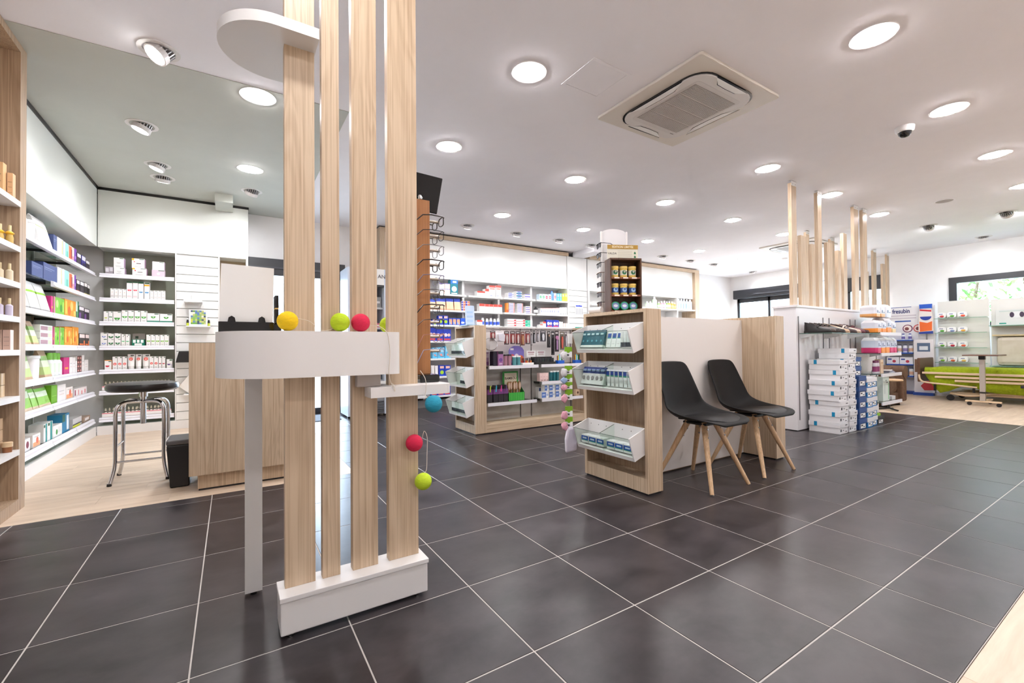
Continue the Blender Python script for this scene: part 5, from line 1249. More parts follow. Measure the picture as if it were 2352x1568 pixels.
# blister packs on hooks
HK = [('redgrey', 1.646, 1.711, 1.042, 1.129), ('whitebag', 1.717, 1.822, 1.012, 1.132), ('redgrey', 1.828, 1.894, 0.976, 1.128), ('redgrey', 1.908, 1.976, 0.981, 1.129), ('redgrey', 1.984, 2.046, 0.978, 1.13), ('brush', 2.055, 2.109, 0.965, 1.123), ('redgrey', 2.118, 2.185, 0.98, 1.132), ('slim', 2.193, 2.217, 0.964, 1.133), ('dark', 2.226, 2.264, 0.991, 1.138), ('slim', 2.278, 2.315, 1.006, 1.139), ('white', 2.335, 2.418, 1.012, 1.142), ('pliers', 2.437, 2.49, 0.938, 1.136), ('black', 2.50, 2.55, 0.846, 1.136), ('lilac', 2.555, 2.618, 0.886, 1.143), ('orange', 2.635, 2.702, 0.909, 1.135), ('slim', 2.707, 2.749, 0.939, 1.133)]
HD = {'redgrey': ('brick red nail tool pack', (86, 76, 78), (150, 62, 60), (226, 206, 196)), 'whitebag': ('white polythene sponge bag', (238, 234, 236), (244, 242, 244), (226, 220, 222)), 'brush': ('brown brush pack', (110, 70, 60), (150, 84, 66), (206, 160, 110)), 'slim': ('slim grey tool pack', (120, 112, 114), (90, 80, 82), (206, 204, 206)), 'dark': ('dark grey clipper pack', (58, 56, 58), (40, 38, 40), (170, 170, 172)), 'white': ('grey pack with white nail brush', (88, 84, 92), (60, 58, 62), (240, 240, 242)), 'pliers': ('black pack with steel nippers', (50, 46, 48), (40, 36, 38), (200, 196, 194)), 'black': ('long black file pack', (34, 32, 34), (44, 42, 44), (20, 20, 20)), 'lilac': ('long pack with lilac foot rasp', (60, 50, 54), (46, 40, 44), (196, 150, 196)), 'orange': ('olive pack with coral file', (112, 104, 90), (90, 80, 70), (226, 104, 84))}
WN = ['first', 'second', 'third', 'fourth', 'fifth', 'sixth']
cnt = {}
for kind, x0, x1, z0, z1 in HK:
    desc, c0, c1, c2 = HD[kind]
    cnt[kind] = cnt.get(kind, 0) + 1
    many = sum(1 for h in HK if h[0] == kind) > 1
    t = thing('blister_pack', desc + (', %s from the left,' % WN[cnt[kind] - 1] if many else '') + ' hanging on the rear gondola', 'pack', ((x0 + x1) / 2, 2.70, z0), 0, 'packs on the gondola hooks')
    w, h = x1 - x0, z1 - z0
    mb = MB().box(-w / 2, w / 2, 0, 0.002, 0, h, P(c1)); face(mb, w, h, [('r', -.5, .5, .8, 1, c0), ('r', -.3, .3, .86, .93, (200, 196, 196)), ('r', -.46, .46, .0, .12, c0)])
    mb.obj('card', t)
    tl = MB()
    if kind == 'lilac':
        tl.prism([(w * 0.34 * math.cos(a) + .0, h * 0.66 + w * 0.42 * math.sin(a)) for a in [2 * PI * i / 14 for i in range(14)]], 'y', -0.016, -0.003, P((206, 140, 180))); tl.box(-w * .14, w * .14, -0.014, -0.003, h * .1, h * .55, P(c2))
    elif kind == 'pliers':
        for s in (-1, 1):
            tl.tube([(0, -0.008, h * .72), (s * w * .16, -0.008, h * .45), (s * w * .2, -0.008, h * .25), (s * w * .05, -0.008, h * .12)], 0.0025, STEEL, 6)
        tl.box(-w * .1, w * .1, -0.012, -0.003, h * .66, h * .8, P((226, 190, 160)))
    elif kind == 'whitebag':
        tl.prism([(-w * .3, h * .06), (w * .4, h * .0), (w * .46, h * .6), (w * .3, h * .7), (-w * .36, h * .66)], 'y', -0.04, -0.003, P((240, 236, 238)))
    else:
        tl.prism([(-w * .12, h * .08), (w * .12, h * .08), (w * .2, h * .5), (w * .1, h * .72), (-w * .1, h * .72), (-w * .2, h * .5)], 'y', -0.012, -0.003, P(c2))
    tl.obj('tool', t)
    sh_ = MB().prism([(-w * .42, h * .05), (w * .42, h * .05), (w * .42, h * .76), (-w * .42, h * .76)], 'y', -0.02 if kind != 'whitebag' else -0.042, -0.0185 if kind != 'whitebag' else -0.0405, PLASTIC); sh_.obj('blister', t)
    MB().tube([(x0 / 2 + x1 / 2 - 1.42, 0.24, 1.172), (x0 / 2 + x1 / 2 - 1.42, 0.05, z1 + 0.005), (x0 / 2 + x1 / 2 - 1.42, 0.025, z1 + 0.012)], 0.0018, paint(130, 124, 122, 0.35, 0.5), 6).obj('hook', g1)
# goods on the rear gondola shelves
def std(o, label, cat, group=None):
    return tag(o, label, cat, group)
zs = 0.7358
mi = thing('table_mirror', 'round chrome table mirror on the rear gondola shelf', 'mirror', (1.655, 2.745, zs))
MB().lathe([(0.05, 0), (0.05, 0.006), (0.012, 0.014)], CHROME, 24).obj('base', mi, smooth=40)
MB().tube([(0, 0, 0.01), (0, 0, 0.17)], 0.005, CHROME, 10).obj('stem', mi, smooth=60)
dk = MB().lathe([(0.074, -0.006), (0.078, 0), (0.074, 0.006)], CHROME, 36).obj('rim', mi, (0.01, -0.018, 0.245), smooth=60); dk.rotation_euler = (math.radians(72), 0, math.radians(-24))
dk2 = MB().lathe([(0.070, 0.0062), (0.070, 0.0072)], paint(168, 162, 160, 0.2), 36).obj('glass', mi, (0.01, -0.018, 0.245)); dk2.rotation_euler = dk.rotation_euler
std(carton(0.085, 0.08, 0.155, (150, 116, 146), [('r', -.4, .4, .1, .3, (110, 60, 110)), ('r', -.3, .3, .6, .9, (190, 170, 190))]).obj('carton', None, (1.655, 2.80, zs)), 'dusky purple carton behind the table mirror', 'box')
std(carton(0.045, 0.08, 0.165, (44, 42, 60)).obj('carton', None, (1.731, 2.74, zs)), 'slim navy carton beside the table mirror', 'box')
std(carton(0.065, 0.08, 0.165, (166, 110, 160), [('r', -.5, .5, .8, 1, (40, 36, 44)), ('d', 0, .4, .35, (110, 70, 140)), ('r', -.3, .3, .1, .16, (230, 210, 230))]).obj('carton', None, (1.792, 2.72, zs)), 'patterned mauve carton on the rear gondola shelf', 'box')
for q, x in enumerate((1.859, 1.912)):
    std(tub(0.05, 0.05, 0.128, (168, 120, 136), (34, 30, 32)).obj('tub', None, (x, 2.70, zs), smooth=40), 'pink jar with black lid, %s on the rear gondola shelf' % ('left' if q == 0 else 'right'), 'jar', 'pink jars with black lids')
for q, x in enumerate((1.972, 2.031)):
    std(tub(0.055, 0.055, 0.108, (84, 146, 152), (240, 240, 240)).obj('tub', None, (x, 2.69, zs), smooth=40), 'teal jar with white lid, %s on the rear gondola shelf' % ('left' if q == 0 else 'right'), 'jar', 'teal jars with white lids')
bg = MB().prism([(-0.105, 0), (0.105, 0), (0.105, 0.17), (0.08, 0.205), (0.03, 0.225), (-0.03, 0.225), (-0.08, 0.205), (-0.105, 0.17)], 'y', 0, 0.012, P((124, 112, 190)))
face(bg, 0.21, 0.23, [('r', -.42, -.2, .76, .86, (236, 230, 236)), ('d', -.3, .4, .18, (206, 80, 90)), ('d', .26, .3, .22, (222, 110, 60)), ('d', 0, .45, .14, (226, 216, 230)), ('r', -.48, .48, .02, .12, (70, 70, 140))])
std(bg.obj('cosmetic_bag', None, (2.06, 2.80, zs)), 'violet patterned sachet bag behind the teal jars', 'bag')
nl = thing('polish_stand', 'white stand of small nail polish bottles on the rear gondola', 'display', (2.148, 2.715, zs))
bx('stand', -0.08, 0.08, -0.03, 0.05, 0, 0.026, WHITE2, nl, 0.003)
for q, c in enumerate(((150, 30, 40), (60, 40, 36), (190, 60, 40), (206, 150, 60), (110, 40, 50), (200, 120, 50))):
    MB().lathe([(0.010, 0.026, P(c)), (0.010, 0.052, BLACK), (0.006, 0.056, BLACK), (0.006, 0.08, BLACK)], P(c), 10).obj('polish_bottle', nl, (-0.062 + q * 0.025, 0.008 * (q % 2), 0), smooth=40)
bt = thing('black_tester_tray', 'long black tester tray on the rear gondola shelf', 'tray', (2.42, 2.70, zs))
bx('tray_body', -0.15, 0.15, 0, 0.10, 0, 0.03, BLACK, bt); bx('tray_back', -0.15, 0.15, 0.08, 0.10, 0.03, 0.09, BLACK, bt)
for q in range(12):
    bx('tester', -0.145 + q * 0.0243, -0.145 + q * 0.0243 + 0.02, 0.03, 0.06, 0.03, 0.075, paint(36, 36 + (q % 3) * 6, 46, 0.3), bt)
for q, (x, s) in enumerate(((2.278, 'left'), (2.425, 'right'))):
    t = MB().box(-0.066, 0.066, 0, 0.002, 0, 0.075, LEAF); face(t, 0.132, 0.075, [('r', -.36, .36, .68, .8, (160, 96, 110)), ('r', -.3, .3, .48, .56, (196, 160, 168)), ('r', -.3, .3, .32, .4, (196, 160, 168))])
    std(t.obj('show_card', None, (x, 2.812, zs + 0.09)), 'small white show card, %s of two above the black tester tray' % s, 'card', 'show cards above the tester tray')
    MB().box(-0.003, 0.003, 0, 0.002, -0.09, 0, PLASTIC).obj('card_stem', bpy.context.scene.objects['show_card' if q == 0 else 'show_card.001'])
for q, (x, s) in enumerate(((2.647, 'beside the tester tray'), (2.924, 'at the gondola end'))):
    t = thing('file_cup', 'blue cup of coloured nail files %s' % s, 'cup', (x, 2.72, zs), 0, 'cups of nail files')
    bx('cup', -0.05, 0.05, -0.03, 0.03, 0, 0.042, P((20, 90, 190)), t, 0.003)
    for k, c in enumerate(((130, 40, 40), (226, 200, 40), (80, 190, 230), (240, 240, 240), (40, 140, 70), (40, 40, 46))):
        o = MB().box(-0.006, 0.006, -0.0015, 0.0015, 0.04, 0.10 + 0.008 * (k % 3), P(c)).obj('nail_file', t, (-0.038 + k * 0.0152, 0, 0))
zs = 0.3258
for q, (x, c) in enumerate(((1.652, (190, 214, 60)), (1.729, (60, 180, 206)), (1.795, (214, 70, 150)), (1.862, (110, 80, 130)))):
    t = thing('hairbrush_bag', 'dark brush in a purple pouch with %s tag, low on the rear gondola' % ['lime', 'cyan', 'pink', 'violet'][q], 'brush pack', (x, 2.76, zs), 0, 'brush pouches on the rear gondola')
    MB().prism([(-.03, 0), (.03, 0), (.032, .1), (.024, .165), (.01, .19), (-.01, .19), (-.024, .165), (-.032, .1)], 'y', -0.03, 0.03, P((44, 40, 46))).obj('brush', t)
    MB().prism([(-.033, .09), (.033, .09), (.03, .145), (-.03, .145)], 'y', -0.034, 0.034, P((120, 66, 128))).obj('pouch_band', t)
    MB().prism([(-.008, .12), (.004, .115), (.012, .185), (.0, .19)], 'y', -0.04, -0.036, P(c)).obj('tag', t)
ba = thing('brush_display', 'green bamboo hairbrush display box on the rear gondola', 'display', (2.0, 2.74, zs))
GB = (40, 150, 56)
bx('box_front', -0.10, 0.115, -0.02, -0.016, 0, 0.095, P(GB), ba); bx('box_base', -0.10, 0.115, -0.016, 0.10, 0, 0.004, P(GB), ba)
for q in range(9):
    bx('stripe', -0.098 + q * 0.024, -0.090 + q * 0.024, -0.0206, -0.02, 0.002, 0.093, P((96, 196, 80)), ba)
MB().prism([(-0.016, 0), (0.10, 0), (0.10, 0.2), (-0.016, 0.095)], 'x', 0.111, 0.115, P((30, 110, 46))).obj('box_side', ba)
MB().prism([(-0.016, 0), (0.10, 0), (0.10, 0.2), (-0.016, 0.095)], 'x', -0.10, -0.096, P((30, 110, 46))).obj('box_side', ba)
bx('header_card', -0.115, 0.10, 0.096, 0.10, 0.15, 0.335, P((50, 140, 60)), ba); bx('header_panel', -0.09, 0.08, 0.0945, 0.096, 0.17, 0.315, P((226, 214, 190)), ba)
letters('BAMBOU', 0.04, P((70, 40, 30)), ba, (-0.005, 0.0938, 0.252), FACE_Y, True)
for q in range(5):
    x = -0.075 + q * 0.037
    MB().prism([(x + .02 * math.cos(a), 0.165 + .055 * math.sin(a)) for a in [2 * PI * i / 16 for i in range(16)]], 'y', 0.02 + 0.012 * (q % 2), 0.04 + 0.012 * (q % 2), P((150, 110, 66))).obj('hairbrush', ba)
    MB().prism([(x + .013 * math.cos(a), 0.168 + .042 * math.sin(a)) for a in [2 * PI * i / 16 for i in range(16)]], 'y', 0.014 + 0.012 * (q % 2), 0.0195 + 0.012 * (q % 2), P((206, 176, 156))).obj('bristle_pad', ba)
    MB().prism([(x - .007, 0.005), (x + .007, 0.005), (x + .009, 0.115), (x - .009, 0.115)], 'y', 0.024 + 0.012 * (q % 2), 0.038 + 0.012 * (q % 2), P((150, 110, 66))).obj('brush_handle', ba)
BL = (96, 130, 200)
def blu(w, h):
    return carton(w, 0.07, h, (240, 240, 240), [('r', -.5, .12, .1, .9, BL), ('d', .3, .5, .14, (170, 190, 220)), ('r', -.4, 0, .45, .6, (210, 222, 242))])
k = 0
for z, xs in ((0.3258, ((2.402, .105), (2.507, .085), (2.604, .085))), (0.3258 + 0.0835, ((2.425, .06), (2.507, .085), (2.604, .085)))):
    for x, w in xs:
        k += 1
        std(blu(w, 0.082 if z < 0.4 else 0.078).obj('carton', None, (x, 2.70, z)), 'white and blue carton, %s %s of the low rear gondola stack' % ('lower' if k <= 3 else 'upper', ['left', 'middle', 'right'][(k - 1) % 3]), 'box', 'white and blue cartons low on the rear gondola')
std(carton(0.05, 0.07, 0.125, (216, 216, 214), [('r', -.4, .1, .3, .95, (70, 90, 150))]).obj('carton', None, (2.40, 2.795, 0.3258)), 'grey carton with blue panel at the rear of the low gondola shelf', 'box')
std(carton(0.06, 0.05, 0.075, (222, 190, 160), [('d', 0, .5, .25, (90, 56, 40))]).obj('carton', None, (2.925, 2.71, 0.3258)), 'beige carton with brown leaf at the gondola end', 'box')
zs = 0.5308
for q in range(3):
    std(carton(0.042, 0.06, 0.10, (240, 206, 202), [('r', -.3, .3, .5, .55, (206, 160, 160)), ('r', 0, .4, .1, .16, (80, 70, 72))]).obj('carton', None, (2.36 + q * 0.043, 2.72, zs)), 'pale pink carton, %s on the small middle gondola shelf' % ['left', 'middle', 'right'][q], 'box', 'pale pink cartons on the gondola')
for q in range(3):
    std(tub(0.046, 0.046, 0.12, (30, 110, 120), (240, 240, 240)).obj('tub', None, (2.515 + q * 0.05, 2.71, zs), smooth=40), 'petrol jar with white lid, %s on the small middle gondola shelf' % ['left', 'middle', 'right'][q], 'jar', 'petrol jars on the gondola')
# leaflet stand on top of the rear gondola
fl_ = thing('leaflet_stand', 'pale blue leaflet in a clear stand on the rear gondola', 'leaflet stand', (1.49, 2.86, 1.1878))
bx('stand_base', -0.10, 0.06, -0.09, 0.10, 0, 0.012, paint(150, 176, 200, 0.3), fl_)
o = MB().box(-0.055, 0.055, -0.002, 0.002, 0.01, 0.235, P((196, 214, 238))).obj('leaflet', fl_, (0.01, 0.04, 0.002)); o.rotation_euler = (math.radians(-6), 0, math.radians(-8))
for q in range(3):
    o = MB().box(-0.035, 0.035, -0.0035, -0.0022, 0.05 + q * 0.05, 0.07 + q * 0.05, P((170, 200, 236))).obj('print_patch', fl_, (0.01, 0.04, 0.002)); o.rotation_euler = (math.radians(-6), 0, math.radians(-8))

# goods in the front gondola bins (lean back a little)
def lean(o, a=-14):
    o.rotation_euler = (math.radians(a), 0, -PI / 2)
    o.rotation_mode = 'XYZ'
    return o
TEALP = (0, 92, 112)
def satchet(w, h, bands):
    return pouch(w, 0.022, h, bands)
pm1 = satchet(0.048, 0.125, [(0, .12, (226, 232, 232)), (.12, .9, TEALP), (.9, 1, (10, 76, 96))]); face(pm1, 0.048, 0.125, [('d', 0, .36, .16, (90, 170, 190)), ('r', -.3, .3, .7, .8, (190, 220, 226))], y=-0.004)
pm1 = pm1.mesh('wipe_pouch')
for q in range(5):
    o = link(pm1, 'wipe_pouch', None, (1.352, 0.835 - q * 0.045, 0.942)); lean(o)
    tag(o, 'teal wipe pouch, %s in the top bin of the front gondola' % WN[q], 'pouch', 'teal wipe pouches in the top bin')
cm = carton(0.040, 0.016, 0.105, (238, 240, 240), [('r', -.4, .4, .62, .9, (40, 80, 160)), ('r', -.4, .4, .56, .62, (60, 150, 150)), ('r', -.3, .3, .2, .23, TXT)]).mesh('carton')
for q in range(3):
    o = link(cm, 'carton', None, (1.352, 0.582 - q * 0.045, 0.942)); lean(o)
    tag(o, 'slim white pack with blue panel, %s in the top bin of the front gondola' % WN[q], 'box', 'slim white packs in the top bin')
rm = MB().lathe([(0.014, 0, P((70, 76, 92))), (0.014, 0.03, P((240, 242, 244))), (0.015, 0.07, P((236, 238, 240))), (0.011, 0.1, P((236, 238, 240)))], P((240, 242, 244)), 12).mesh('roll_on_stick', 50)
for q in range(4):
    o = link(rm, 'roll_on_stick', None, (1.352, 0.448 - q * 0.029, 0.942)); tag(o, 'white roll-on stick with navy band, %s in the top bin' % WN[q], 'stick', 'roll-on sticks in the top bin')
bm_ = satchet(0.05, 0.125, [(0, .62, (226, 226, 228)), (.62, 1, (30, 56, 130))]); face(bm_, 0.05, 0.125, [('d', 0, .36, .3, (150, 146, 148)), ('r', -.36, .36, .74, .86, (150, 180, 226))], y=-0.004)
bm_ = bm_.mesh('plaster_pouch')
for q in range(5):
    o = link(bm_, 'plaster_pouch', None, (1.352, 0.835 - q * 0.045, 0.681)); lean(o)
    tag(o, 'clear pouch with navy header, %s in the middle bin' % WN[q], 'pouch', 'navy-headed pouches in the middle bin')
tm = squeeze(0.034, 0.022, 0.11, (238, 240, 242), (240, 242, 244), [('r', -.4, .4, .66, .92, (40, 70, 160)), ('r', -.4, .4, .58, .66, (60, 160, 130))]).mesh('cream_tube', 40)
for q in range(6):
    o = link(tm, 'cream_tube', None, (1.345, 0.582 - q * 0.038, 0.681), -PI / 2)
    tag(o, 'slim white tube with blue and green print, %s in the middle bin' % WN[q], 'tube', 'slim tubes in the middle bin')
om = carton(0.068, 0.06, 0.055, (240, 240, 242), [('r', -.5, .5, .36, .86, (36, 84, 176)), ('r', -.5, .5, .26, .36, (60, 160, 140)), ('r', -.3, .3, .5, .7, (210, 226, 246))]).mesh('carton')
for q in range(6):
    y = (0.81 - q * 0.078) if q < 3 else (0.555 - (q - 3) * 0.075)
    o = link(om, 'carton', None, (1.34, y, 0.262), -PI / 2)
    tag(o, 'white box with blue band, %s in the bottom bin of the front gondola' % WN[q], 'box', 'blue-banded boxes in the bottom bin')
# white sticks with dark feet in the rear gondola bins
km = MB().lathe([(0.011, 0, P((50, 54, 66))), (0.011, 0.034, P((238, 240, 242))), (0.009, 0.036, P((238, 240, 242))), (0.009, 0.10, P((240, 242, 244)))], P((240, 242, 244)), 10).mesh('lip_stick', 50)
for zb, nm, n in ((0.835, 'top', 14), (0.51, 'middle', 6), (0.19, 'bottom', 14)):
    for q in range(n):
        o = link(km, 'lip_stick', None, (1.35, 2.70 + q * 0.028, zb + 0.042)); tag(o, 'white stick with dark foot in the %s rear gondola bin, %s' % (nm, NTHS[q]), 'stick', 'white sticks in the %s rear gondola bin' % nm)

# lozenge display and sunglasses on the front gondola
lz = thing('lozenge_display', 'dark walnut lozenge display with three shelves on the front gondola', 'display', (1.575, 0.62, 1.1888), math.radians(-25))
W_, D_, H_ = 0.235, 0.115, 0.385
bx('side_panel', -W_ / 2, -W_ / 2 + 0.01, 0, D_, 0, H_, WALNUT, lz); bx('side_panel', W_ / 2 - 0.01, W_ / 2, 0, D_, 0, H_, WALNUT, lz)
bx('top_panel', -W_ / 2 + 0.01, W_ / 2 - 0.01, 0, D_, H_ - 0.012, H_, WALNUT, lz); bx('back_panel', -W_ / 2 + 0.01, W_ / 2 - 0.01, D_ - 0.008, D_, 0, H_ - 0.012, WALNUT, lz)
for q, z in enumerate((0.012, 0.125, 0.25)):
    s = bx('shelf', -W_ / 2 + 0.01, W_ / 2 - 0.01, 0.003, D_ - 0.008, z - 0.012, z, wood('red_walnut', (140, 84, 56), (104, 60, 42), 'x'), lz)
    for k in range(3):
        bx('price_ticket', -0.085 + k * 0.065, -0.048 + k * 0.065, 0.0015, 0.003, z - 0.011, z - 0.001, P((240, 226, 214)), s)
sg = bx('header_sign', -0.118, 0.112, 0.05, 0.056, H_, H_ + 0.105, P((226, 222, 206)), lz)
bx('sign_band', -0.118, 0.112, 0.0485, 0.05, H_ + 0.075, H_ + 0.105, P((176, 138, 56)), lz)
letters('\u00c9DITION LIMIT\u00c9E', 0.021, P((244, 232, 200)), lz, (-0.003, 0.048, H_ + 0.089), FACE_Y, True)
letters('VALDA', 0.021, P((50, 46, 44)), lz, (-0.082, 0.0495, H_ + 0.042), FACE_Y)
for k in range(5):
    bx('print_line', -0.04, 0.068, 0.0493, 0.05, H_ + 0.012 + k * 0.012, H_ + 0.0145 + k * 0.012, P((190, 186, 172)), lz)
for k in range(2):
    MB().prism([(0.082, H_ + 0.012 + k * 0.028), (0.096, H_ + 0.012 + k * 0.028), (0.096, H_ + 0.022 + k * 0.028), (0.088, H_ + 0.03 + k * 0.028), (0.082, H_ + 0.022 + k * 0.028)], 'y', 0.0492, 0.05, P((40, 120, 80))).obj('print_mark', lz)
lzM = lz.matrix_basis
def on_lz(x, y, z):
    v = Matrix.Translation((1.575, 0.62, 1.1888)) @ Matrix.Rotation(math.radians(-25), 4, 'Z') @ Vector((x, y, z)); return v
def tin(c, lid, panel, spot):
    mb = MB().lathe([(0.027, 0, P(c)), (0.027, 0.016, P(panel)), (0.0273, 0.052, P(c)), (0.027, 0.066, P(lid)), (0.029, 0.067, P(lid)), (0.029, 0.08, P(lid)), (0.027, 0.081)], P(c), 20)
    mb.poly([(0.016 * math.cos(a) - 0.002, -0.0285 + 0.0035 * abs(math.cos(a)), 0.036 + 0.016 * math.sin(a)) for a in [2 * PI * i / 12 for i in range(12)]], P(spot))
    return mb.mesh('lozenge_tin', 35)
T1 = tin((226, 190, 90), (236, 206, 120), (228, 226, 214), (40, 120, 80)); T2 = tin((222, 190, 90), (236, 206, 120), (60, 90, 160), (150, 190, 226)); 
T3 = MB().lathe([(0.029, 0, P((0, 140, 96))), (0.029, 0.018, P((0, 140, 96))), (0.031, 0.019, P((20, 160, 110))), (0.031, 0.024, P((20, 160, 110)))], P((0, 140, 96)), 24)
T3.poly([(0.024 * math.cos(a), 0.024 * math.sin(a), 0.0245) for a in [2 * PI * i / 20 for i in range(20)]], P((120, 140, 190))); T3.poly([(0.016 * math.cos(a), 0.01 * math.sin(a), 0.0249) for a in [2 * PI * i / 12 for i in range(12)]], P((226, 230, 240)))
T3 = T3.mesh('lozenge_tin', 40)
for q in range(3):
    o = link(T1, 'lozenge_tin', None, on_lz(-0.068 + q * 0.066, 0.045, 0.2508), math.radians(-25)); tag(o, 'gold tin with white label, %s on the top shelf of the walnut display' % WN[q], 'tin', 'gold lozenge tins, top shelf')
    letters('VALDA', 0.0125, P((60, 56, 50)), o, (0.001, -0.0292, 0.04), FACE_Y)
    o = link(T2, 'lozenge_tin', None, on_lz(-0.068 + q * 0.066, 0.045, 0.1258), math.radians(-25)); tag(o, 'gold tin with blue label, %s on the middle shelf of the walnut display' % WN[q], 'tin', 'gold lozenge tins, middle shelf')
    o = link(T3, 'lozenge_tin', None, on_lz(-0.068 + q * 0.066, 0.052, 0.0445), 0); o.rotation_euler = (math.radians(82), 0, math.radians(-25)); tag(o, 'round green tin, %s propped on the bottom shelf of the walnut display' % WN[q], 'tin', 'green lozenge tins')
sn = thing('sunglasses_stand', 'white sunglasses stand with arched mirror top behind the walnut display', 'eyewear rack', (1.645, 0.862, 1.1658), math.radians(-25))
bx('base', -0.055, 0.04, -0.04, 0.03, 0, 0.02, BLACK, sn)
for x in (-0.055, 0.145):
    bx('post', x - 0.007, x + 0.007, -0.006, 0.006, 0.02 if x < 0 else 0.3, 0.66, WHITE, sn)
bx('rack_panel', -0.048, 0.138, 0.0, 0.008, 0.02, 0.56, paint(210, 206, 204, 0.4), sn)
MB().prism([(-0.048, 0.56), (0.138, 0.56), (0.138, 0.65)] + [(0.045 + 0.093 * math.cos(PI * i / 12), 0.65 + 0.032 * math.sin(PI * i / 12)) for i in range(1, 12)] + [(-0.048, 0.65)], 'y', 0.0, 0.006, paint(226, 224, 226, 0.15)).obj('mirror', sn)
for q in range(7):
    z = 1.1658 + 0.545 - q * 0.074
    M = Matrix.Translation((1.645, 0.862, 0)) @ Matrix.Rotation(math.radians(-25), 4, 'Z')
    t = thing('sunglasses', 'pair of dark sunglasses on the white stand, %s from the top' % ['first', 'second', 'third', 'fourth', 'fifth', 'sixth', 'seventh'][q], 'sunglasses', M @ Vector((-0.083, -0.02, z)), math.radians(-25), 'sunglasses on the white stand')
    fm = paint(30, 28, 30, 0.25) if q not in (3, 5) else paint(120, 84, 62, 0.35)
    for s in (-1, 1):
        MB().prism([(-0.022, -0.016), (0.010, -0.02), (0.02, -0.006), (0.018, 0.014), (-0.022, 0.016)] if s > 0 else [(-0.02, -0.004), (-0.010, -0.02), (0.02, -0.016), (0.02, 0.016), (-0.018, 0.014)], 'x', 0.0, 0.003, paint(64, 66, 74, 0.1)).obj('lens', t, (0, s * 0.028, 0))
        MB().tube([(0.0, s * 0.052, 0.01), (0.02, s * 0.054, 0.011), (0.075, s * 0.052, 0.008), (0.10, s * 0.05, -0.008)], 0.0022, fm, 6).obj('temple', t, smooth=60)
    MB().tube([(0, -0.052, 0.013), (-0.003, -0.02, 0.015), (-0.003, 0.02, 0.015), (0, 0.052, 0.013)], 0.0028, fm, 6).obj('brow_bar', t, smooth=60)

# hanging strip of bath accessories on the front gondola corner
hs = thing('clip_strip', 'clear hanging strip on the left corner of the front gondola bins', 'strip', (1.295, 0.902, 0.24))
bx('strip', -0.012, 0.012, 0, 0.002, 0.0, 0.80, PLASTIC, hs); bx('strip_hook', -0.022, 0.014, -0.004, 0.004, 0.73, 0.80, WHITE2, hs)
SP = [(0.87, 0.945, 'white'), (0.748, 0.808, 'white'), (0.69, 0.745, 'blue'), (0.64, 0.69, 'pink'), (0.56, 0.637, 'pink'), (0.44, 0.515, 'pink'), (0.36, 0.437, 'pink')]
SC = {'white': (238, 236, 238), 'pink': (246, 178, 196), 'blue': (170, 196, 236)}
for q, (z0, z1, c) in enumerate(SP):
    t = thing('bath_pack', 'green-headed bath sponge pack with %s sponge, %s on the hanging strip' % (c, ['first', 'second', 'third', 'fourth', 'fifth', 'sixth', 'seventh'][q]), 'pack', (1.275, 0.905, z0), math.radians(-32), 'bath packs on the hanging strip')
    wd = 0.055
    mb = MB().box(-wd / 2, wd / 2, 0, 0.0015, 0.0, z1 - z0, LEAF); face(mb, wd, z1 - z0, [('r', -.5, .5, .55, 1, (130, 180, 30)), ('d', 0, .58, .22, (130, 180, 30)), ('r', -.4, .1, .12, .3, (90, 88, 90))])
    mb.obj('card', t)
    sp_ = sphere(0.026, clouded('sponge_' + c, tuple(int(v * .9) for v in SC[c]), SC[c], 60, (.8, .9), False, (1, 1, 1), 0.6), 14, 9); sp_.v = [tuple(c_ * (1 + .15 * math.sin(170 * v[0] + q) * math.sin(150 * v[2] + 2 * q)) for c_ in v) for v in sp_.v]; sp_ = sp_.obj('sponge', t, (-0.034, -0.014, 0.012), smooth=60); sp_.scale = (0.95, 0.45, 1.2 if z1 - z0 > .06 else 0.85)
t = thing('bath_mitt_pack', 'polythene bag with white bath mitt at the bottom of the hanging strip', 'pack', (1.285, 0.915, 0.18))
MB().prism([(-0.045, 0), (0.05, 0.01), (0.055, 0.12), (0.03, 0.18), (-0.03, 0.18), (-0.05, 0.1)], 'y', -0.03, 0.0, P((236, 228, 236))).obj('mitt', t, bevel=0.012)
MB().prism([(-0.055, -0.02), (0.055, -0.01), (0.06, 0.13), (0.035, 0.2), (-0.035, 0.2), (-0.058, 0.1)], 'y', -0.034, -0.032, PLASTIC).obj('bag', t)

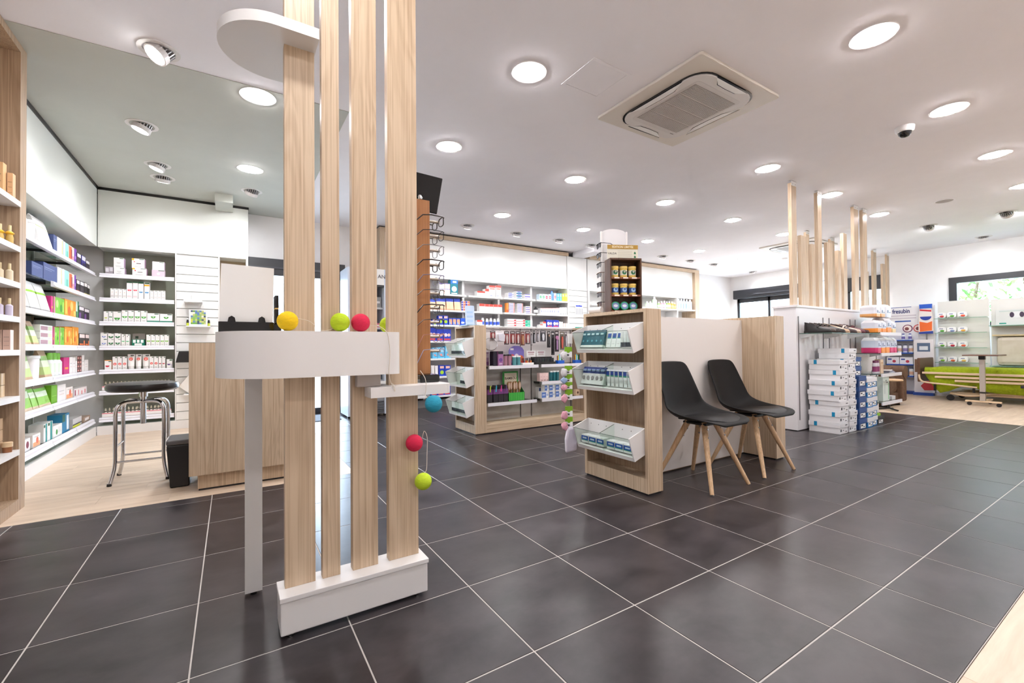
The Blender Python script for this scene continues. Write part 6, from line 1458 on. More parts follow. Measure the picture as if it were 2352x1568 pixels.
# ------------------------------------------------------------------ two black shell chairs
def make_chair(loc, label):
    t = thing('shell_chair', label, 'chair', loc, 0, 'black shell chairs by the white panel')
    # profile from the front lip of the seat to the top of the back: (y, z, half width, edge lift, edge forward)
    prof = [(-0.262, 0.425, 0.120, 0.000, 0), (-0.258, 0.440, 0.170, 0.002, 0), (-0.225, 0.452, 0.215, 0.006, 0), (-0.15, 0.450, 0.238, 0.018, 0), (-0.05, 0.436, 0.243, 0.040, 0), (0.05, 0.428, 0.238, 0.065, -0.004),
            (0.125, 0.440, 0.226, 0.080, -0.02), (0.165, 0.478, 0.214, 0.070, -0.04), (0.187, 0.54, 0.205, 0.045, -0.05), (0.206, 0.62, 0.200, 0.02, -0.045), (0.226, 0.70, 0.194, 0.008, -0.035), (0.246, 0.78, 0.184, 0.0, -0.025), (0.256, 0.815, 0.172, -0.004, -0.02), (0.260, 0.832, 0.140, -0.006, -0.014)]
    n = 12; vs = []; fs = []
    for y, z, w, lift, fwd in prof:
        for i in range(n + 1):
            u = -1 + 2 * i / n
            e = abs(u) ** 2.6
            vs.append((u * w, y + fwd * e, z + lift * e))
    for j in range(len(prof) - 1):
        for i in range(n):
            a = j * (n + 1) + i
            fs.append((a, a + 1, a + n + 2, a + n + 1))
    sh = MB().add(vs, fs, paint(14, 13, 14, 0.6, name='black_shell', spec=0.25)).obj('shell', t, smooth=89)
    so = sh.modifiers.new('solid', 'SOLIDIFY'); so.thickness = 0.011; so.offset = 0
    sb = sh.modifiers.new('subsurf', 'SUBSURF'); sb.levels = 1; sb.render_levels = 1
    # cushion follows the seat
    def seat_z(y):
        for (y0, z0, *_), (y1, z1, *_) in zip(prof[1:], prof[2:]):
            if y0 <= y <= y1:
                return z0 + (z1 - z0) * (y - y0) / (y1 - y0)
        return 0.44
    cv, cf = [], []
    rings_ = 6; m_ = 28
    for r_ in range(rings_ + 1):
        f = 1 - r_ / rings_
        for i in range(m_):
            a = 2 * PI * i / m_
            x = 0.192 * f * math.copysign(abs(math.cos(a)) ** 0.8, math.cos(a)); y = -0.065 + 0.178 * f * math.copysign(abs(math.sin(a)) ** 0.8, math.sin(a))
            e = abs(x / 0.24) ** 2.6 * 0.045
            hgt = 0.004 + 0.026 * (1 - f ** 4) ** 0.6
            cv.append((x, y, seat_z(y) + e * 0.6 + hgt))
    for r_ in range(rings_):
        for i in range(m_):
            a, b = r_ * m_ + i, r_ * m_ + (i + 1) % m_
            cf.append((a, b, b + m_, a + m_))
    cf.append(tuple(range(rings_ * m_, (rings_ + 1) * m_)))
    MB().add(cv, cf, paint(15, 14, 16, 0.5, name='black_seat_vinyl', spec=0.3)).obj('seat_pad', t, smooth=70)
    MB().prism([(-0.085, -0.10), (0.085, -0.10), (0.085, 0.08), (-0.085, 0.08)], 'z', 0.405, 0.424, BLACK).obj('under_frame', t, bevel=0.008)
    for sx in (-1, 1):
        for sy, fy in ((-1, -0.22), (1, 0.21)):
            top = Vector((sx * 0.062, -0.01 + sy * 0.062, 0.42)); bot = Vector((sx * 0.207, fy, 0.004))
            lg = MB().tube([bot, bot.lerp(top, 0.5), top], 0.0125, BEECH, 14, 0.021).obj('leg', t, smooth=60)
            MB().tube([bot - Vector((0, 0, 0.004)), bot + Vector((0, 0, 0.003))], 0.012, paint(90, 84, 80, 0.5), 12).obj('glide', lg)
            d = (bot - top).normalized()
            out = Vector((0, -1, 0)) if sy < 0 else Vector((-sx * 0.5, -1, 0)).normalized()
            out = (out - d * out.dot(d)).normalized()
            for k in (0.10, 0.22):
                c = top.lerp(bot, k) + out * 0.019
                MB().tube([c, c + out * 0.004], 0.0055, STEEL, 10).obj('screw', lg)
    return t
make_chair((1.965, 0.315, 0), 'black shell chair on beech legs beside the wooden bin end, nearer one')
make_chair((2.600, 0.325, 0), 'black shell chair on beech legs beside the wood block end, farther one')
# packs on the slatted pilaster and odds and ends on the front gondola
for q, (z, w, h, c, nm) in enumerate(((1.53, 0.20, 0.24, (40, 70, 200), 'blue-headed white comb pack'), (1.27, 0.19, 0.06, (0, 160, 140), 'flat teal pack'))):
    t = thing('hanging_pack', '%s on the slatted pilaster by the back wall' % nm, 'pack', (5.0, 5.045, z))
    mb = MB().box(-w / 2, w / 2, 0, 0.004, 0, h, P((236, 236, 238) if q == 0 else c)); face(mb, w, h, [('r', -.4, .4, .84, .95, c)] + [('r', -.4 + k * .2, -.34 + k * .2, .2, .7, (150, 150, 156)) for k in range(5)] if q == 0 else [('r', -.3, .3, .3, .6, (220, 240, 236))])
    mb.obj('card', t)
    MB().tube([(0, 0.008, h - 0.01), (0, -0.03, h - 0.012)], 0.003, STEEL, 6).obj('hook', t)
o = MB().tube([(0, 0, 0.024), (0.02, -0.10, 0.024)], 0.023, P((240, 238, 238)), 16).obj('paper_roll', None, (1.452, 0.86, 1.1878), smooth=50); tag(o, 'white paper roll lying on the front gondola top', 'roll')

# ------------------------------------------------------------------ white shoe unit with timber posts
wc = thing('white_partition', 'white waist-high partition unit carrying shoes and parcels', 'partition', (4.43, 0.82, 0))
WPN = paint(236, 233, 235, 0.4, name='white_partition_board')
part_at(wc, 'body', 4.43, 6.66, 0.82, 1.06, 0.01, 1.36, WPN)
part_at(wc, 'top_board', 4.42, 6.67, 0.81, 1.07, 1.36, 1.385, WPN, 0.002)
part_at(wc, 'floor_gap', 4.44, 6.65, 0.83, 1.05, 0.0, 0.01, BLACK)
for x in (4.475, 5.06, 5.215, 5.79, 5.945, 6.6):
    part_at(wc, 'slotted_upright', x - 0.006, x + 0.006, 0.814, 0.82, 0.12, 1.26, paint(120, 116, 118, 0.4))
def wshelf(x0, x1, z, y0=0.5, rail=False):
    s = part_at(wc, 'glass_shelf', x0, x1, y0, 0.812, z - 0.008, z, GLASSG)
    part_at(wc, 'glass_edge', x0, x1, y0 - 0.001, y0, z - 0.008, z, paint(70, 100, 92, 0.2))
    part_at(wc, 'glass_edge', x0 - 0.001, x0, y0, 0.812, z - 0.008, z, paint(70, 100, 92, 0.2))
    for x in (x0 + 0.02, x1 - 0.02):
        L = wc.location
        MB().prism([(0.812 - L.y, z - 0.008), (0.64 - L.y, z - 0.008), (0.64 - L.y, z - 0.018), (0.812 - L.y, z - 0.06)], 'x', x - 0.002 - L.x, x + 0.002 - L.x, paint(200, 198, 200, 0.4)).obj('bracket', wc)
    if rail:
        part_at(wc, 'price_rail', x0, x1, y0 - 0.014, y0 - 0.001, z - 0.034, z + 0.004, RAIL)
wshelf(4.48, 5.09, 1.072); wshelf(5.10, 5.72, 1.072)
for z in (1.085, 0.835, 0.585, 0.245):
    wshelf(5.75, 6.38, z, 0.5, True)
# timber posts: front row on the white unit, rear row on the partition behind
POSTS = [(4.50, 4.61, 2.765, 'first'), (4.70, 4.83, 2.20, 'second'), (4.96, 5.04, 2.13, 'third'), (5.12, 5.22, 2.765, 'fourth'), (5.36, 5.50, 2.20, 'fifth'), (5.65, 5.73, 2.13, 'sixth'), (5.81, 5.91, 2.37, 'seventh'), (6.14, 6.27, 2.765, 'eighth'), (6.42, 6.55, 2.765, 'ninth')]
def post(x0, x1, y, z0, z1, label, group):
    t = thing('timber_post', label, 'post', ((x0 + x1) / 2, y, z0), 0, group)
    w = (x1 - x0) / 2
    bx('post', -w, w, 0, 0.038, 0.0008, z1 - z0, OAK, t, 0.001)
    if z1 > 2.7:
        b = MB().box(-w, w, -0.003, -0.0005, z1 - z0 - 0.03, H - z0 - 0.001, WHITE2).box(-w, w, -0.003, 0.03, H - z0 - 0.004, H - z0 - 0.001, WHITE2)
        b.obj('ceiling_bracket', t)
        for s in (-0.5, 0.5):
            MB().tube([(s * w, -0.0055, z1 - z0 - 0.012), (s * w, -0.003, z1 - z0 - 0.012)], 0.004, STEEL, 8).obj('screw', t)
for x0, x1, z1, nm in POSTS:
    post(x0, x1, 0.88, 1.386, z1, '%s flat timber post on the white shoe unit, %s from the left' % ('tall' if z1 > 2.7 else 'short', nm), 'timber posts on the white unit')
rp = thing('rear_partition', 'white low partition behind the shoe unit carrying far timber posts', 'partition', (6.9, 1.8, 0))
part_at(rp, 'body', 6.9, 10.62, 1.80, 2.02, 0.0, 1.36, WPN); part_at(rp, 'top_board', 6.89, 10.63, 1.79, 2.03, 1.36, 1.385, WPN, 0.002)
for x0, x1, z1, nm in [(7.04, 7.14, 2.765, 'first'), (7.90, 8.05, 2.765, 'second'), (9.40, 9.49, 2.33, 'third'), (9.72, 9.86, 2.765, 'fourth'), (10.18, 10.31, 2.55, 'fifth'), (10.41, 10.51, 2.765, 'sixth')]:
    post(x0, x1, 1.85, 1.386, z1, '%s far timber post in the rear row, %s from the left' % ('tall' if z1 > 2.7 else 'short', nm), 'timber posts in the rear row')

# shoes, toes towards the viewer
def make_shoe(x, c, sole, label, strap=None, low=0.0):
    t = thing('shoe', label, 'shoe', (x, 0.655, 1.0728), 0, 'shoes on the glass shelf')
    def outline(s, z, g=1.0):
        pts = []
        for i in range(20):
            a = 2 * PI * i / 20
            y = -0.135 * math.cos(a)
            hw = 0.044 if y < 0 else 0.034
            if -0.02 < y < 0.06:
                hw = 0.034
            pts.append((hw * math.sin(a) * g, y * s, z))
        return pts
    mb = MB(); n = 20
    a = outline(1.0, 0); b = outline(1.0, 0.016)
    b = [(x_, y_, z_ + (0.006 if y_ > 0.05 else 0)) for x_, y_, z_ in b]
    mb.add(a + b, [(i, (i + 1) % n, n + (i + 1) % n, n + i) for i in range(n)], sole); mb.add(a, [tuple(range(n - 1, -1, -1))], sole); mb.add(b, [tuple(range(n))], sole)
    mb.obj('sole', t, smooth=50)
    up = MB(); rows = []
    for f in (0, 0.35, 0.7, 1.0):
        rr = []
        for x_, y_, z_ in outline(0.985, 0.018):
            u = (y_ + 0.135) / 0.27          # 0 toe, 1 heel
            top = 0.036 + 0.052 * min(1, max(0, u * 2.0 - 0.3)) + 0.03 * max(0, u - 0.62) * 2.4
            shrink = 1 - 0.42 * f ** 2 * (1 if u < 0.5 else 0.65)
            yy = y_ * (1 - 0.14 * f ** 2) if u < 0.5 else y_ * (1 - 0.03 * f)
            rr.append((x_ * shrink, yy, 0.018 + (top - 0.012) * f))
        rows.append(rr)
    for p, q in zip(rows, rows[1:]):
        up.add(p + q, [(i, (i + 1) % n, n + (i + 1) % n, n + i) for i in range(n)], c)
    up.add(rows[-1], [tuple(range(n))], c)
    up.obj('upper', t, smooth=60)
    op = [(x_ * 0.62, y_ * 0.5 + 0.055, z_ + 0.004) for x_, y_, z_ in outline(1, 0.096)]
    MB().add(op, [tuple(range(n))], paint(30, 26, 26, 0.8)).obj('opening', t)
    if strap:
        MB().tube([(-0.034, -0.01, 0.06), (-0.02, -0.015, 0.088), (0.02, -0.015, 0.088), (0.034, -0.01, 0.06)], 0.008, strap, 8).obj('strap', t, smooth=60)
    return t
shoes = [(4.535, (34, 31, 31), 'plain black leather shoe with price tag at the shelf end', (34, 31, 31)), (4.645, (66, 48, 42), 'dark brown leather shoe beside the black one', (66, 48, 42)), (4.755, (44, 34, 32), 'brown-black strap shoe, third on the glass shelf', (70, 52, 44)), (4.865, (36, 33, 36), 'black bar shoe, fourth on the glass shelf', None),
         (4.975, (196, 164, 136), 'beige suede shoe in the middle of the shelf', None), (5.115 + 0.045, (58, 40, 40), 'dark plum shoe, sixth on the glass shelf', (226, 214, 206)), (5.275, (190, 168, 150), 'pale taupe sandal, seventh on the glass shelf', (60, 40, 44)), (5.39, (96, 40, 50), 'burgundy shoe, eighth on the glass shelf', (96, 40, 50)), (5.505, (60, 28, 36), 'dark burgundy shoe beside the parcels', None)]
for x, c, l, s in shoes:
    make_shoe(x, paint(*c, 0.35), paint(max(20, c[0] - 14), max(18, c[1] - 14), max(18, c[2] - 14), 0.6), l, paint(*s, 0.4) if s else None)
tg = MB().box(-0.012, 0.012, -0.001, 0.001, 0, 0.035, LEAF).obj('price_tag', bpy.data.objects['shoe'], (0.0, -0.03, 0.095)); tg.rotation_euler = (math.radians(-50), 0, 0.3)

# shoe boxes
BXW = paint(232, 231, 234, 0.5); CYAN = paint(0, 140, 190, 0.5); INK = paint(70, 70, 76, 0.6)
def shoebox(loc, w, d, h, mats, label, group, cube=0.5, rz=0.0, navy=False):
    t = thing('shoe_box', label, 'box', loc, rz, group)
    lidm, bodym = mats
    bx('box_body', -w / 2 + 0.005, w / 2 - 0.005, 0.005, d - 0.005, 0, h * 0.72, bodym, t)
    ld = bx('lid', -w / 2, w / 2, 0, d, h * 0.56, h - 0.0012, lidm, t)
    if not navy:
        bx('colour_square', -w / 2 - 0.0006, -w / 2, d * cube, d * cube + 0.030, h * 0.565, h - 0.002, CYAN, ld)
        bx('logo_print', w * 0.12, w * 0.36, -0.0005, 0, h * 0.74, h * 0.82, INK, ld)
        bx('label_print', -w * 0.4, -w * 0.25, 0.0044, 0.005, h * 0.2, h * 0.42, INK, t); bx('label_print', -w * 0.1, 0.0, 0.0044, 0.005, h * 0.26, h * 0.34, INK, t); bx('label_print', w * 0.2, w * 0.36, 0.0044, 0.005, h * 0.12, h * 0.2, INK, t)
    else:
        bx('size_label', -w * 0.3, w * 0.34, 0.0042, 0.005, h * 0.10, h * 0.50, LEAF, t)
        bx('label_print', -w * 0.22, 0.0, 0.0036, 0.0042, h * 0.30, h * 0.42, INK, t); bx('label_print', w * 0.05, w * 0.26, 0.0036, 0.0042, h * 0.18, h * 0.26, INK, t)
    return t
NTH = ['lowest', 'second', 'third', 'fourth', 'fifth', 'sixth', 'seventh', 'eighth', 'topmost']
z = 0.0008
jig = random.Random(3)
for k, (h, cube) in enumerate(((0.112, .72), (0.116, .15), (0.112, .70), (0.108, .15), (0.108, .15), (0.112, .12), (0.108, .72))):
    dx = jig.uniform(-0.012, 0.012)
    shoebox((4.700 + dx, 0.478 + jig.uniform(0, 0.012), z), 0.20, 0.30, h, (BXW, BXW), 'white shoe box with blue square, %s of the front stack' % NTH[k], 'white shoe boxes, front stack', cube)
    z += h + 0.0006
z = 0.0008
for k in range(8):
    shoebox((4.918, 0.475 + jig.uniform(0, 0.015), z), 0.185, 0.30, 0.112, (BXW, BXW), 'white shoe box, %s of the stack behind the front one' % (NTH[k] if k < 7 else 'topmost'), 'white shoe boxes, second stack', 0.15)
    z += 0.1128
NAVY = paint(34, 66, 122, 0.5); NAVYL = paint(42, 78, 140, 0.5); AZ = paint(0, 116, 188, 0.5)
z = 0.0008
for k in range(5):
    shoebox((5.145, 0.472, z), 0.20, 0.30, 0.118, (NAVYL, NAVY), 'navy shoe box, %s of the navy stack' % NTH[k], 'navy shoe boxes', 0, 0, True)
    z += 0.1186
z0n = z
for k in range(2):
    shoebox((5.115, 0.50, z), 0.17, 0.28, 0.105, (NAVYL, NAVY), 'smaller navy shoe box on the navy stack, %s of two' % ['lower', 'upper'][k], 'navy shoe boxes', 0, 0, True)
    z += 0.1056
for c, x in ((0, 5.345), (1, 5.525)):
    z = 0.0008
    for k in range(5):
        shoebox((x, 0.472 + 0.02 * c, z), 0.17, 0.28, 0.112, (BXW, AZ), 'azure shoe box with white lid, %s of the %s azure stack' % (NTH[k], ['left', 'right'][c]), 'azure shoe boxes', 0, 0, True)
        z += 0.1126
shoebox((5.735, 0.50, 0.0008), 0.19, 0.26, 0.09, (paint(60, 62, 66, 0.5), paint(40, 42, 46, 0.5)), 'black parcel with lime top on the floor beside the azure boxes', None, 0, 0, True)
o = MB().box(-0.08, 0.06, 0, 0.2, 0, 0.03, P((150, 196, 50))).obj('pad_pack', None, (5.72, 0.52, 0.0916)); tag(o, 'flat lime green pack on the black parcel', 'pack')

# incontinence parcels
def parcel(loc, w, h, top, foot, label, n=0.35):
    mb = MB(); rows = []
    for f in (0, .06, n, n + .01, .55, .8, .93, 1.0):
        g = 1 - 0.10 * (1 - min(1, f / .08)) - 0.06 * max(0, (f - .8) / .2) + 0.02 * math.sin(9 * f)
        dd = 0.17 * (1 - 0.35 * max(0, (f - .8) / .2))
        rows.append((f, [(u * w / 2 * g, 0.085 + v * dd / 2, f * h) for u, v in ((-1, -.7), (-.8, -1), (.8, -1), (1, -.7), (1, .7), (.8, 1), (-.8, 1), (-1, .7))]))
    for (f0, a), (f1, b) in zip(rows, rows[1:]):
        mb.add(a + b, [(i, (i + 1) % 8, 8 + (i + 1) % 8, 8 + i) for i in range(8)], P(foot if f1 <= n + .001 else top if f1 < .9 else (236, 236, 242)))
    mb.add(rows[0][1], [tuple(range(7, -1, -1))], P(foot)); mb.add(rows[-1][1], [tuple(range(8))], P((236, 236, 242)))
    face(mb, w, h, [('r', -.30, -.05, n + .08, n + .3, (120, 130, 160)), ('r', .05, .30, n + .1, n + .16, (80, 96, 150))], y=-0.002)
    o = mb.obj('parcel', None, loc); return tag(o, label, 'parcel', 'clear parcels on the white unit')
OR_ = (244, 150, 60); PK = (222, 60, 120); PL = (222, 226, 238)
pz = 1.0858
for k, (x, w, h, f) in enumerate(((5.835, .13, .15, OR_), (5.98, .14, .15, OR_), (6.14, .15, .19, OR_), (6.30, .13, .15, (240, 210, 150)))):
    parcel((x, 0.53, pz), w, h, PL, f, 'clear parcel with %s foot, %s on the upper parcel shelf' % ('orange' if k < 3 else 'sand', WN[k]))
for k, (x, w, h) in enumerate(((5.835, .13, .14), (5.98, .14, .15), (6.16, .18, .16))):
    parcel((x, 0.54, pz + 0.195), w, h, (230, 232, 240), (238, 176, 110) if k < 2 else PL, 'pale parcel in the pile on top, %s from the left' % WN[k], .25)
pz = 0.8358
for k, (x, w, h, f, t_) in enumerate(((5.82, .11, .19, PK, 'pink'), (5.945, .13, .19, OR_, 'orange'), (6.085, .13, .20, OR_, 'orange'), (6.22, .13, .19, PK, 'pink'), (6.335, .10, .19, PK, 'pink'))):
    parcel((x, 0.53, pz), w, h, (214, 222, 240), f, 'clear parcel with %s foot, %s on the second parcel shelf' % (t_, WN[k]))
pz = 0.5858
for q, x in enumerate((5.83, 5.90)):
    o = bottle(0.055, 0.05, 0.16, (236, 230, 236), (110, 40, 80), (150, 60, 110), .72, .8).obj('bottle', None, (x, 0.56, pz), smooth=40); tag(o, 'white bottle with plum cap, %s on the third parcel shelf' % ['left', 'right'][q], 'bottle', 'plum-capped bottles')
o = carton(0.09, 0.06, 0.17, (236, 206, 176), [('r', -.3, .3, .7, .8, (206, 150, 110))]).obj('carton', None, (6.01, 0.57, pz)); tag(o, 'tall peach carton on the third parcel shelf', 'box')
for q in range(3):
    o = MB().box(-0.10, 0.10, 0, 0.18, 0, 0.012, P([(210, 212, 226), (120, 120, 150), (230, 226, 226)][q])).obj('magazine', None, (6.2 - 0.01 * q, 0.53, pz + q * 0.0126), 0.1 * q); tag(o, 'flat magazine, %s of three on the third parcel shelf' % ['bottom', 'middle', 'top'][q], 'magazine', 'magazines on the parcel shelf')
pz = 0.2458
o = carton(0.20, 0.14, 0.29, (222, 232, 226), [('r', .34, .42, .05, .75, (50, 170, 80)), ('d', 0, .86, .06, (50, 60, 60)), ('r', -.36, -.1, .3, .7, (206, 216, 212)), ('r', .0, .3, .76, .8, (90, 96, 100))]).obj('carton', None, (6.03, 0.54, pz)); tag(o, 'large pale green carton with green stripe on the lowest parcel shelf', 'box')
o = carton(0.12, 0.14, 0.045, (206, 206, 210)).obj('carton', None, (6.27, 0.54, pz)); tag(o, 'low grey carton on the lowest parcel shelf', 'box')

# ------------------------------------------------------------------ care corner: recliner, bed, over-bed table, displays on the far wall
BR = clouded('brown_microfibre', (88, 64, 48), (112, 84, 64), 14, (0.85, 0.95), False, (1, 1, 1), 0.3)
rc = thing('recliner', 'brown upholstered recliner armchair half hidden by the parcel shelves', 'armchair', (7.70, 1.27, 0))
def soft(name, x0, x1, y0, y1, z0, z1, p, m=BR, b=0.05):
    return bx(name, x0, x1, y0, y1, z0, z1, m, p, b)
soft('seat', -0.175, 0.175, -0.30, 0.30, 0.20, 0.44, rc); soft('backrest', -0.30, 0.30, 0.18, 0.42, 0.36, 0.80, rc, BR, 0.07)
for s in (-1, 1):
    soft('arm', s * 0.27 - 0.09, s * 0.27 + 0.09, -0.36, 0.36, 0.06, 0.50, rc, BR, 0.03)
    MB().tube([(s * 0.275, -0.37, 0.51), (s * 0.275, 0.30, 0.51)], 0.10, BR, 18).obj('arm_roll', rc, smooth=60)
bx('base', -0.28, 0.28, -0.30, 0.30, 0.02, 0.20, BR, rc, 0.02)
for s in (-1, 1):
    MB().tube([(s * 0.25, -0.3, 0.012), (s * 0.25, 0.3, 0.012)], 0.012, BLACK, 8).obj('runner', rc)
sd_ = thing('side_table', 'small round wooden side table beside the recliner', 'table', (7.15, 0.86, 0))
MB().lathe([(0.02, 0.42), (0.16, 0.425), (0.16, 0.44), (0.155, 0.445)], BEECH, 24).obj('table_top', sd_, smooth=40)
MB().tube([(0, 0, 0.02), (0, 0, 0.42)], 0.014, BLACK, 10).obj('column', sd_, smooth=60)
for a in range(3):
    MB().tube([(0, 0, 0.03), (0.14 * math.cos(2.1 * a), 0.14 * math.sin(2.1 * a), 0.012)], 0.011, BLACK, 8).obj('foot', sd_, smooth=60)
MB().tube([(0.0, 0.06, 0.445), (0.03, 0.10, 0.58), (0.02, 0.12, 0.66)], 0.012, BEECH, 8).obj('handle', sd_, smooth=60)

GRN = clouded('lime_towelling', (140, 158, 10), (168, 184, 26), 30, (0.9, 1.0), False, (1, 1, 1), 0.4)
CRM = paint(226, 200, 166, 0.4, name='cream_bed_metal')
bd = thing('care_bed', 'adjustable care bed under a lime green cover with cream side rails', 'bed', (9.6, 0.0, 0))
# bed runs along Y: head at +Y
def pb(n, *a, **k):
    return part_at(bd, n, *a, **k)
pb('mattress', 9.22, 10.02, -1.35, 1.00, 0.38, 0.54, GRN, 0.05)
cv = MB()                      # cover hanging over the long side, hem dipping at the head end
ys = [1.0, 0.9, 0.8, 0.7, 0.6, 0.5, 0.4, 0.3, 0.15, 0.0, -0.3, -0.7, -1.1, -1.35]
hem = [0.44, 0.24, 0.125, 0.16, 0.22, 0.26, 0.235, 0.19, 0.165, 0.16, 0.15, 0.15, 0.15, 0.15]
vs = []
for k, (y, hz) in enumerate(zip(ys, hem)):
    wv = 0.012 * math.sin(k * 2.3)
    vs += [(9.24 - 9.6, y, 0.548), (9.205 - 9.6, y, 0.52), (9.195 - 9.6 + wv, y, (0.52 + hz) / 2), (9.19 - 9.6 + wv * 1.8, y, hz)]
fs = [(4 * i + j, 4 * i + j + 1, 4 * i + j + 5, 4 * i + j + 4) for i in range(len(ys) - 1) for j in range(3)]
o = cv.add(vs, fs, GRN).obj('cover', bd, smooth=60); so = o.modifiers.new('solid', 'SOLIDIFY'); so.thickness = 0.006
for i, z in enumerate((0.452, 0.39, 0.335)):
    y0 = (1.02, 0.86, 0.62)[i]
    pb('side_rail', 9.155, 9.18, -1.4, y0, z - 0.018, z + 0.018, CRM, 0.006)
MB().tube(smooth_path([(9.16 - 9.6, 1.06, 0.42), (9.15 - 9.6, 1.04, 0.33), (9.14 - 9.6, 0.96, 0.292), (9.14 - 9.6, 0.7, 0.272), (9.14 - 9.6, 0.36, 0.245)]), 0.014, CRM, 10).obj('grab_rail', bd, smooth=60)
for y in (0.86, 0.40):
    pb('rail_clamp', 9.14, 9.18, y - 0.012, y + 0.012, 0.16, 0.27, BLACK)
pb('base_frame', 9.3, 9.34, -1.3, 0.7, 0.10, 0.15, CRM, 0.01); pb('base_frame', 9.9, 9.94, -1.3, 0.7, 0.10, 0.15, CRM, 0.01); pb('base_cross', 9.34, 9.9, 0.6, 0.66, 0.10, 0.15, CRM)
MB().tube(smooth_path([(9.28 - 9.6, 0.70, 0.125), (9.26 - 9.6, 0.5, 0.10), (9.26 - 9.6, 0.34, 0.12), (9.28 - 9.6, 0.2, 0.15), (9.30 - 9.6, -0.1, 0.15)]), 0.02, CRM, 10).obj('swing_arm', bd, smooth=60)
for x, y in ((9.28, 0.70), (9.92, 0.70), (9.28, -1.25), (9.92, -1.25)):
    MB().tube([(x - 9.6 - 0.012, y, 0.05), (x - 9.6 + 0.012, y, 0.05)], 0.048, BLACK, 16).obj('caster', bd, smooth=40)
HB = wood('bed_board', (110, 78, 58), (80, 54, 40), 'y')
pb('headboard', 9.22, 9.92, 1.06, 1.10, 0.29, 0.70, HB, 0.01)
pb('remote', 9.10, 9.15, -0.30, -0.10, 0.27, 0.31, paint(40, 42, 60, 0.4), 0.008)
ot = thing('overbed_table', 'over-bed table with steel column before the green bed', 'table', (8.76, 0.22, 0))
def po(n, *a, **k):
    return part_at(ot, n, *a, **k)
po('table_top', 8.62, 9.12, 0.035, 0.415, 0.755, 0.772, wood('table_brown', (120, 86, 70), (96, 66, 54), 'y'), 0.004)
po('column', 8.73, 8.78, 0.195, 0.255, 0.08, 0.72, paint(196, 186, 178, 0.25, 0.4), 0.004); po('column_sleeve', 8.725, 8.785, 0.19, 0.26, 0.70, 0.757, BLACK, 0.004); po('column_collar', 8.725, 8.785, 0.19, 0.26, 0.19, 0.215, BLACK, 0.002)
po('foot_bar', 8.735, 8.775, 0.03, 0.415, 0.055, 0.08, CRM, 0.004); po('foot_bar', 8.775, 9.2, 0.20, 0.25, 0.055, 0.08, CRM, 0.004)
for x, y in ((8.755, 0.37), (8.755, 0.06), (9.17, 0.225)):
    MB().tube([(x - 8.76 - 0.012, y - 0.22, 0.028), (x - 8.76 + 0.012, y - 0.22, 0.028)], 0.0275, BLACK, 14).obj('caster', ot, smooth=40)

# displays standing before the far wall
dp = thing('nutrition_display', 'tall white nutrition drink display with printed bottle and blue base', 'display', (10.2, 1.42, 0))
def pd(n, *a, **k):
    return part_at(dp, n, *a, **k)
pd('back_board', 10.20, 10.23, 1.10, 1.78, 0.05, 1.66, paint(236, 234, 236, 0.4)); pd('blue_base', 9.985, 10.23, 1.10, 1.78, 0.0, 0.05, P((30, 60, 140)))
letters('fresubin', 0.118, P((24, 40, 110)), dp, (-0.004, 0.165, 1.575), FACE_NX, True).scale = (0.70, 1, 1)
pd('print_rule', 10.197, 10.20, 1.43, 1.75, 1.648, 1.658, P((40, 70, 150))); pd('print_rule', 10.197, 10.20, 1.44, 1.68, 1.37, 1.395, P((50, 90, 170)))
for k in range(2):
    pd('print_line', 10.197, 10.20, 1.36, 1.76, 1.43 + k * 0.05, 1.452 + k * 0.05, P((206, 198, 206)))
for k, y in enumerate((1.49, 1.33)):
    L = dp.location
    MB().tube([(-0.006, y - L.y, 1.24), (0.0, y - L.y, 1.24)], 0.075, P((120, 50, 90) if k == 0 else (206, 60, 60)), 24).obj('print_ring', dp)
    MB().tube([(-0.008, y - L.y, 1.24), (-0.0055, y - L.y, 1.24)], 0.060, P((240, 226, 220)), 24).obj('print_disc', dp)
    MB().tube([(-0.010, y - L.y + 0.01, 1.235), (-0.0075, y - L.y + 0.01, 1.235)], 0.032, P((130, 70, 70)), 16).obj('print_fruit', dp)
for z in (1.02, 0.78, 0.56, 0.34):
    pd('display_shelf', 9.98, 10.20, 1.36, 1.76, z - 0.02, z, P((40, 84, 176)))
for k, y in enumerate((1.42, 1.52)):
    o = bottle(0.055, 0.05, 0.12, (226, 232, 242), (40, 60, 150), (110, 100, 170), .75, .7).obj('bottle', None, (10.04, y, 1.0208), -PI / 2, smooth=40); tag(o, 'small blue-capped drink bottle, %s on the top of the nutrition display' % ['right', 'left'][k], 'bottle', 'blue-capped bottles on the nutrition display')
for zi, z in enumerate((0.78, 0.56, 0.34)):
    for k in range(5 if zi != 1 else 2):
        if zi == 1:
            o = carton(0.19, 0.12, 0.13, (240, 238, 242), [('d', .1, .4, .14, (200, 60, 80)), ('r', -.4, -.1, .6, .8, (60, 80, 160))]).obj('carton', None, (10.02, 1.47 + k * 0.2, z + .0008), -PI / 2); tag(o, 'wide white cup carton with fruit print, %s on the nutrition display' % ['right', 'left'][k], 'box', 'cup cartons on the nutrition display')
        else:
            o = bottle(0.07, 0.06, 0.15, (236, 236, 242), (30, 40, 90), (150, 130, 180) if k % 2 else (226, 180, 150), .8, .8).obj('bottle', None, (10.04, 1.41 + k * 0.085, z + .0008), -PI / 2, smooth=40); tag(o, 'white drink bottle with dark cap, %s on the %s nutrition display shelf' % (WN[k], 'second' if zi == 0 else 'lowest'), 'bottle', 'drink bottles on the %s nutrition shelf' % ('second' if zi == 0 else 'lowest'))
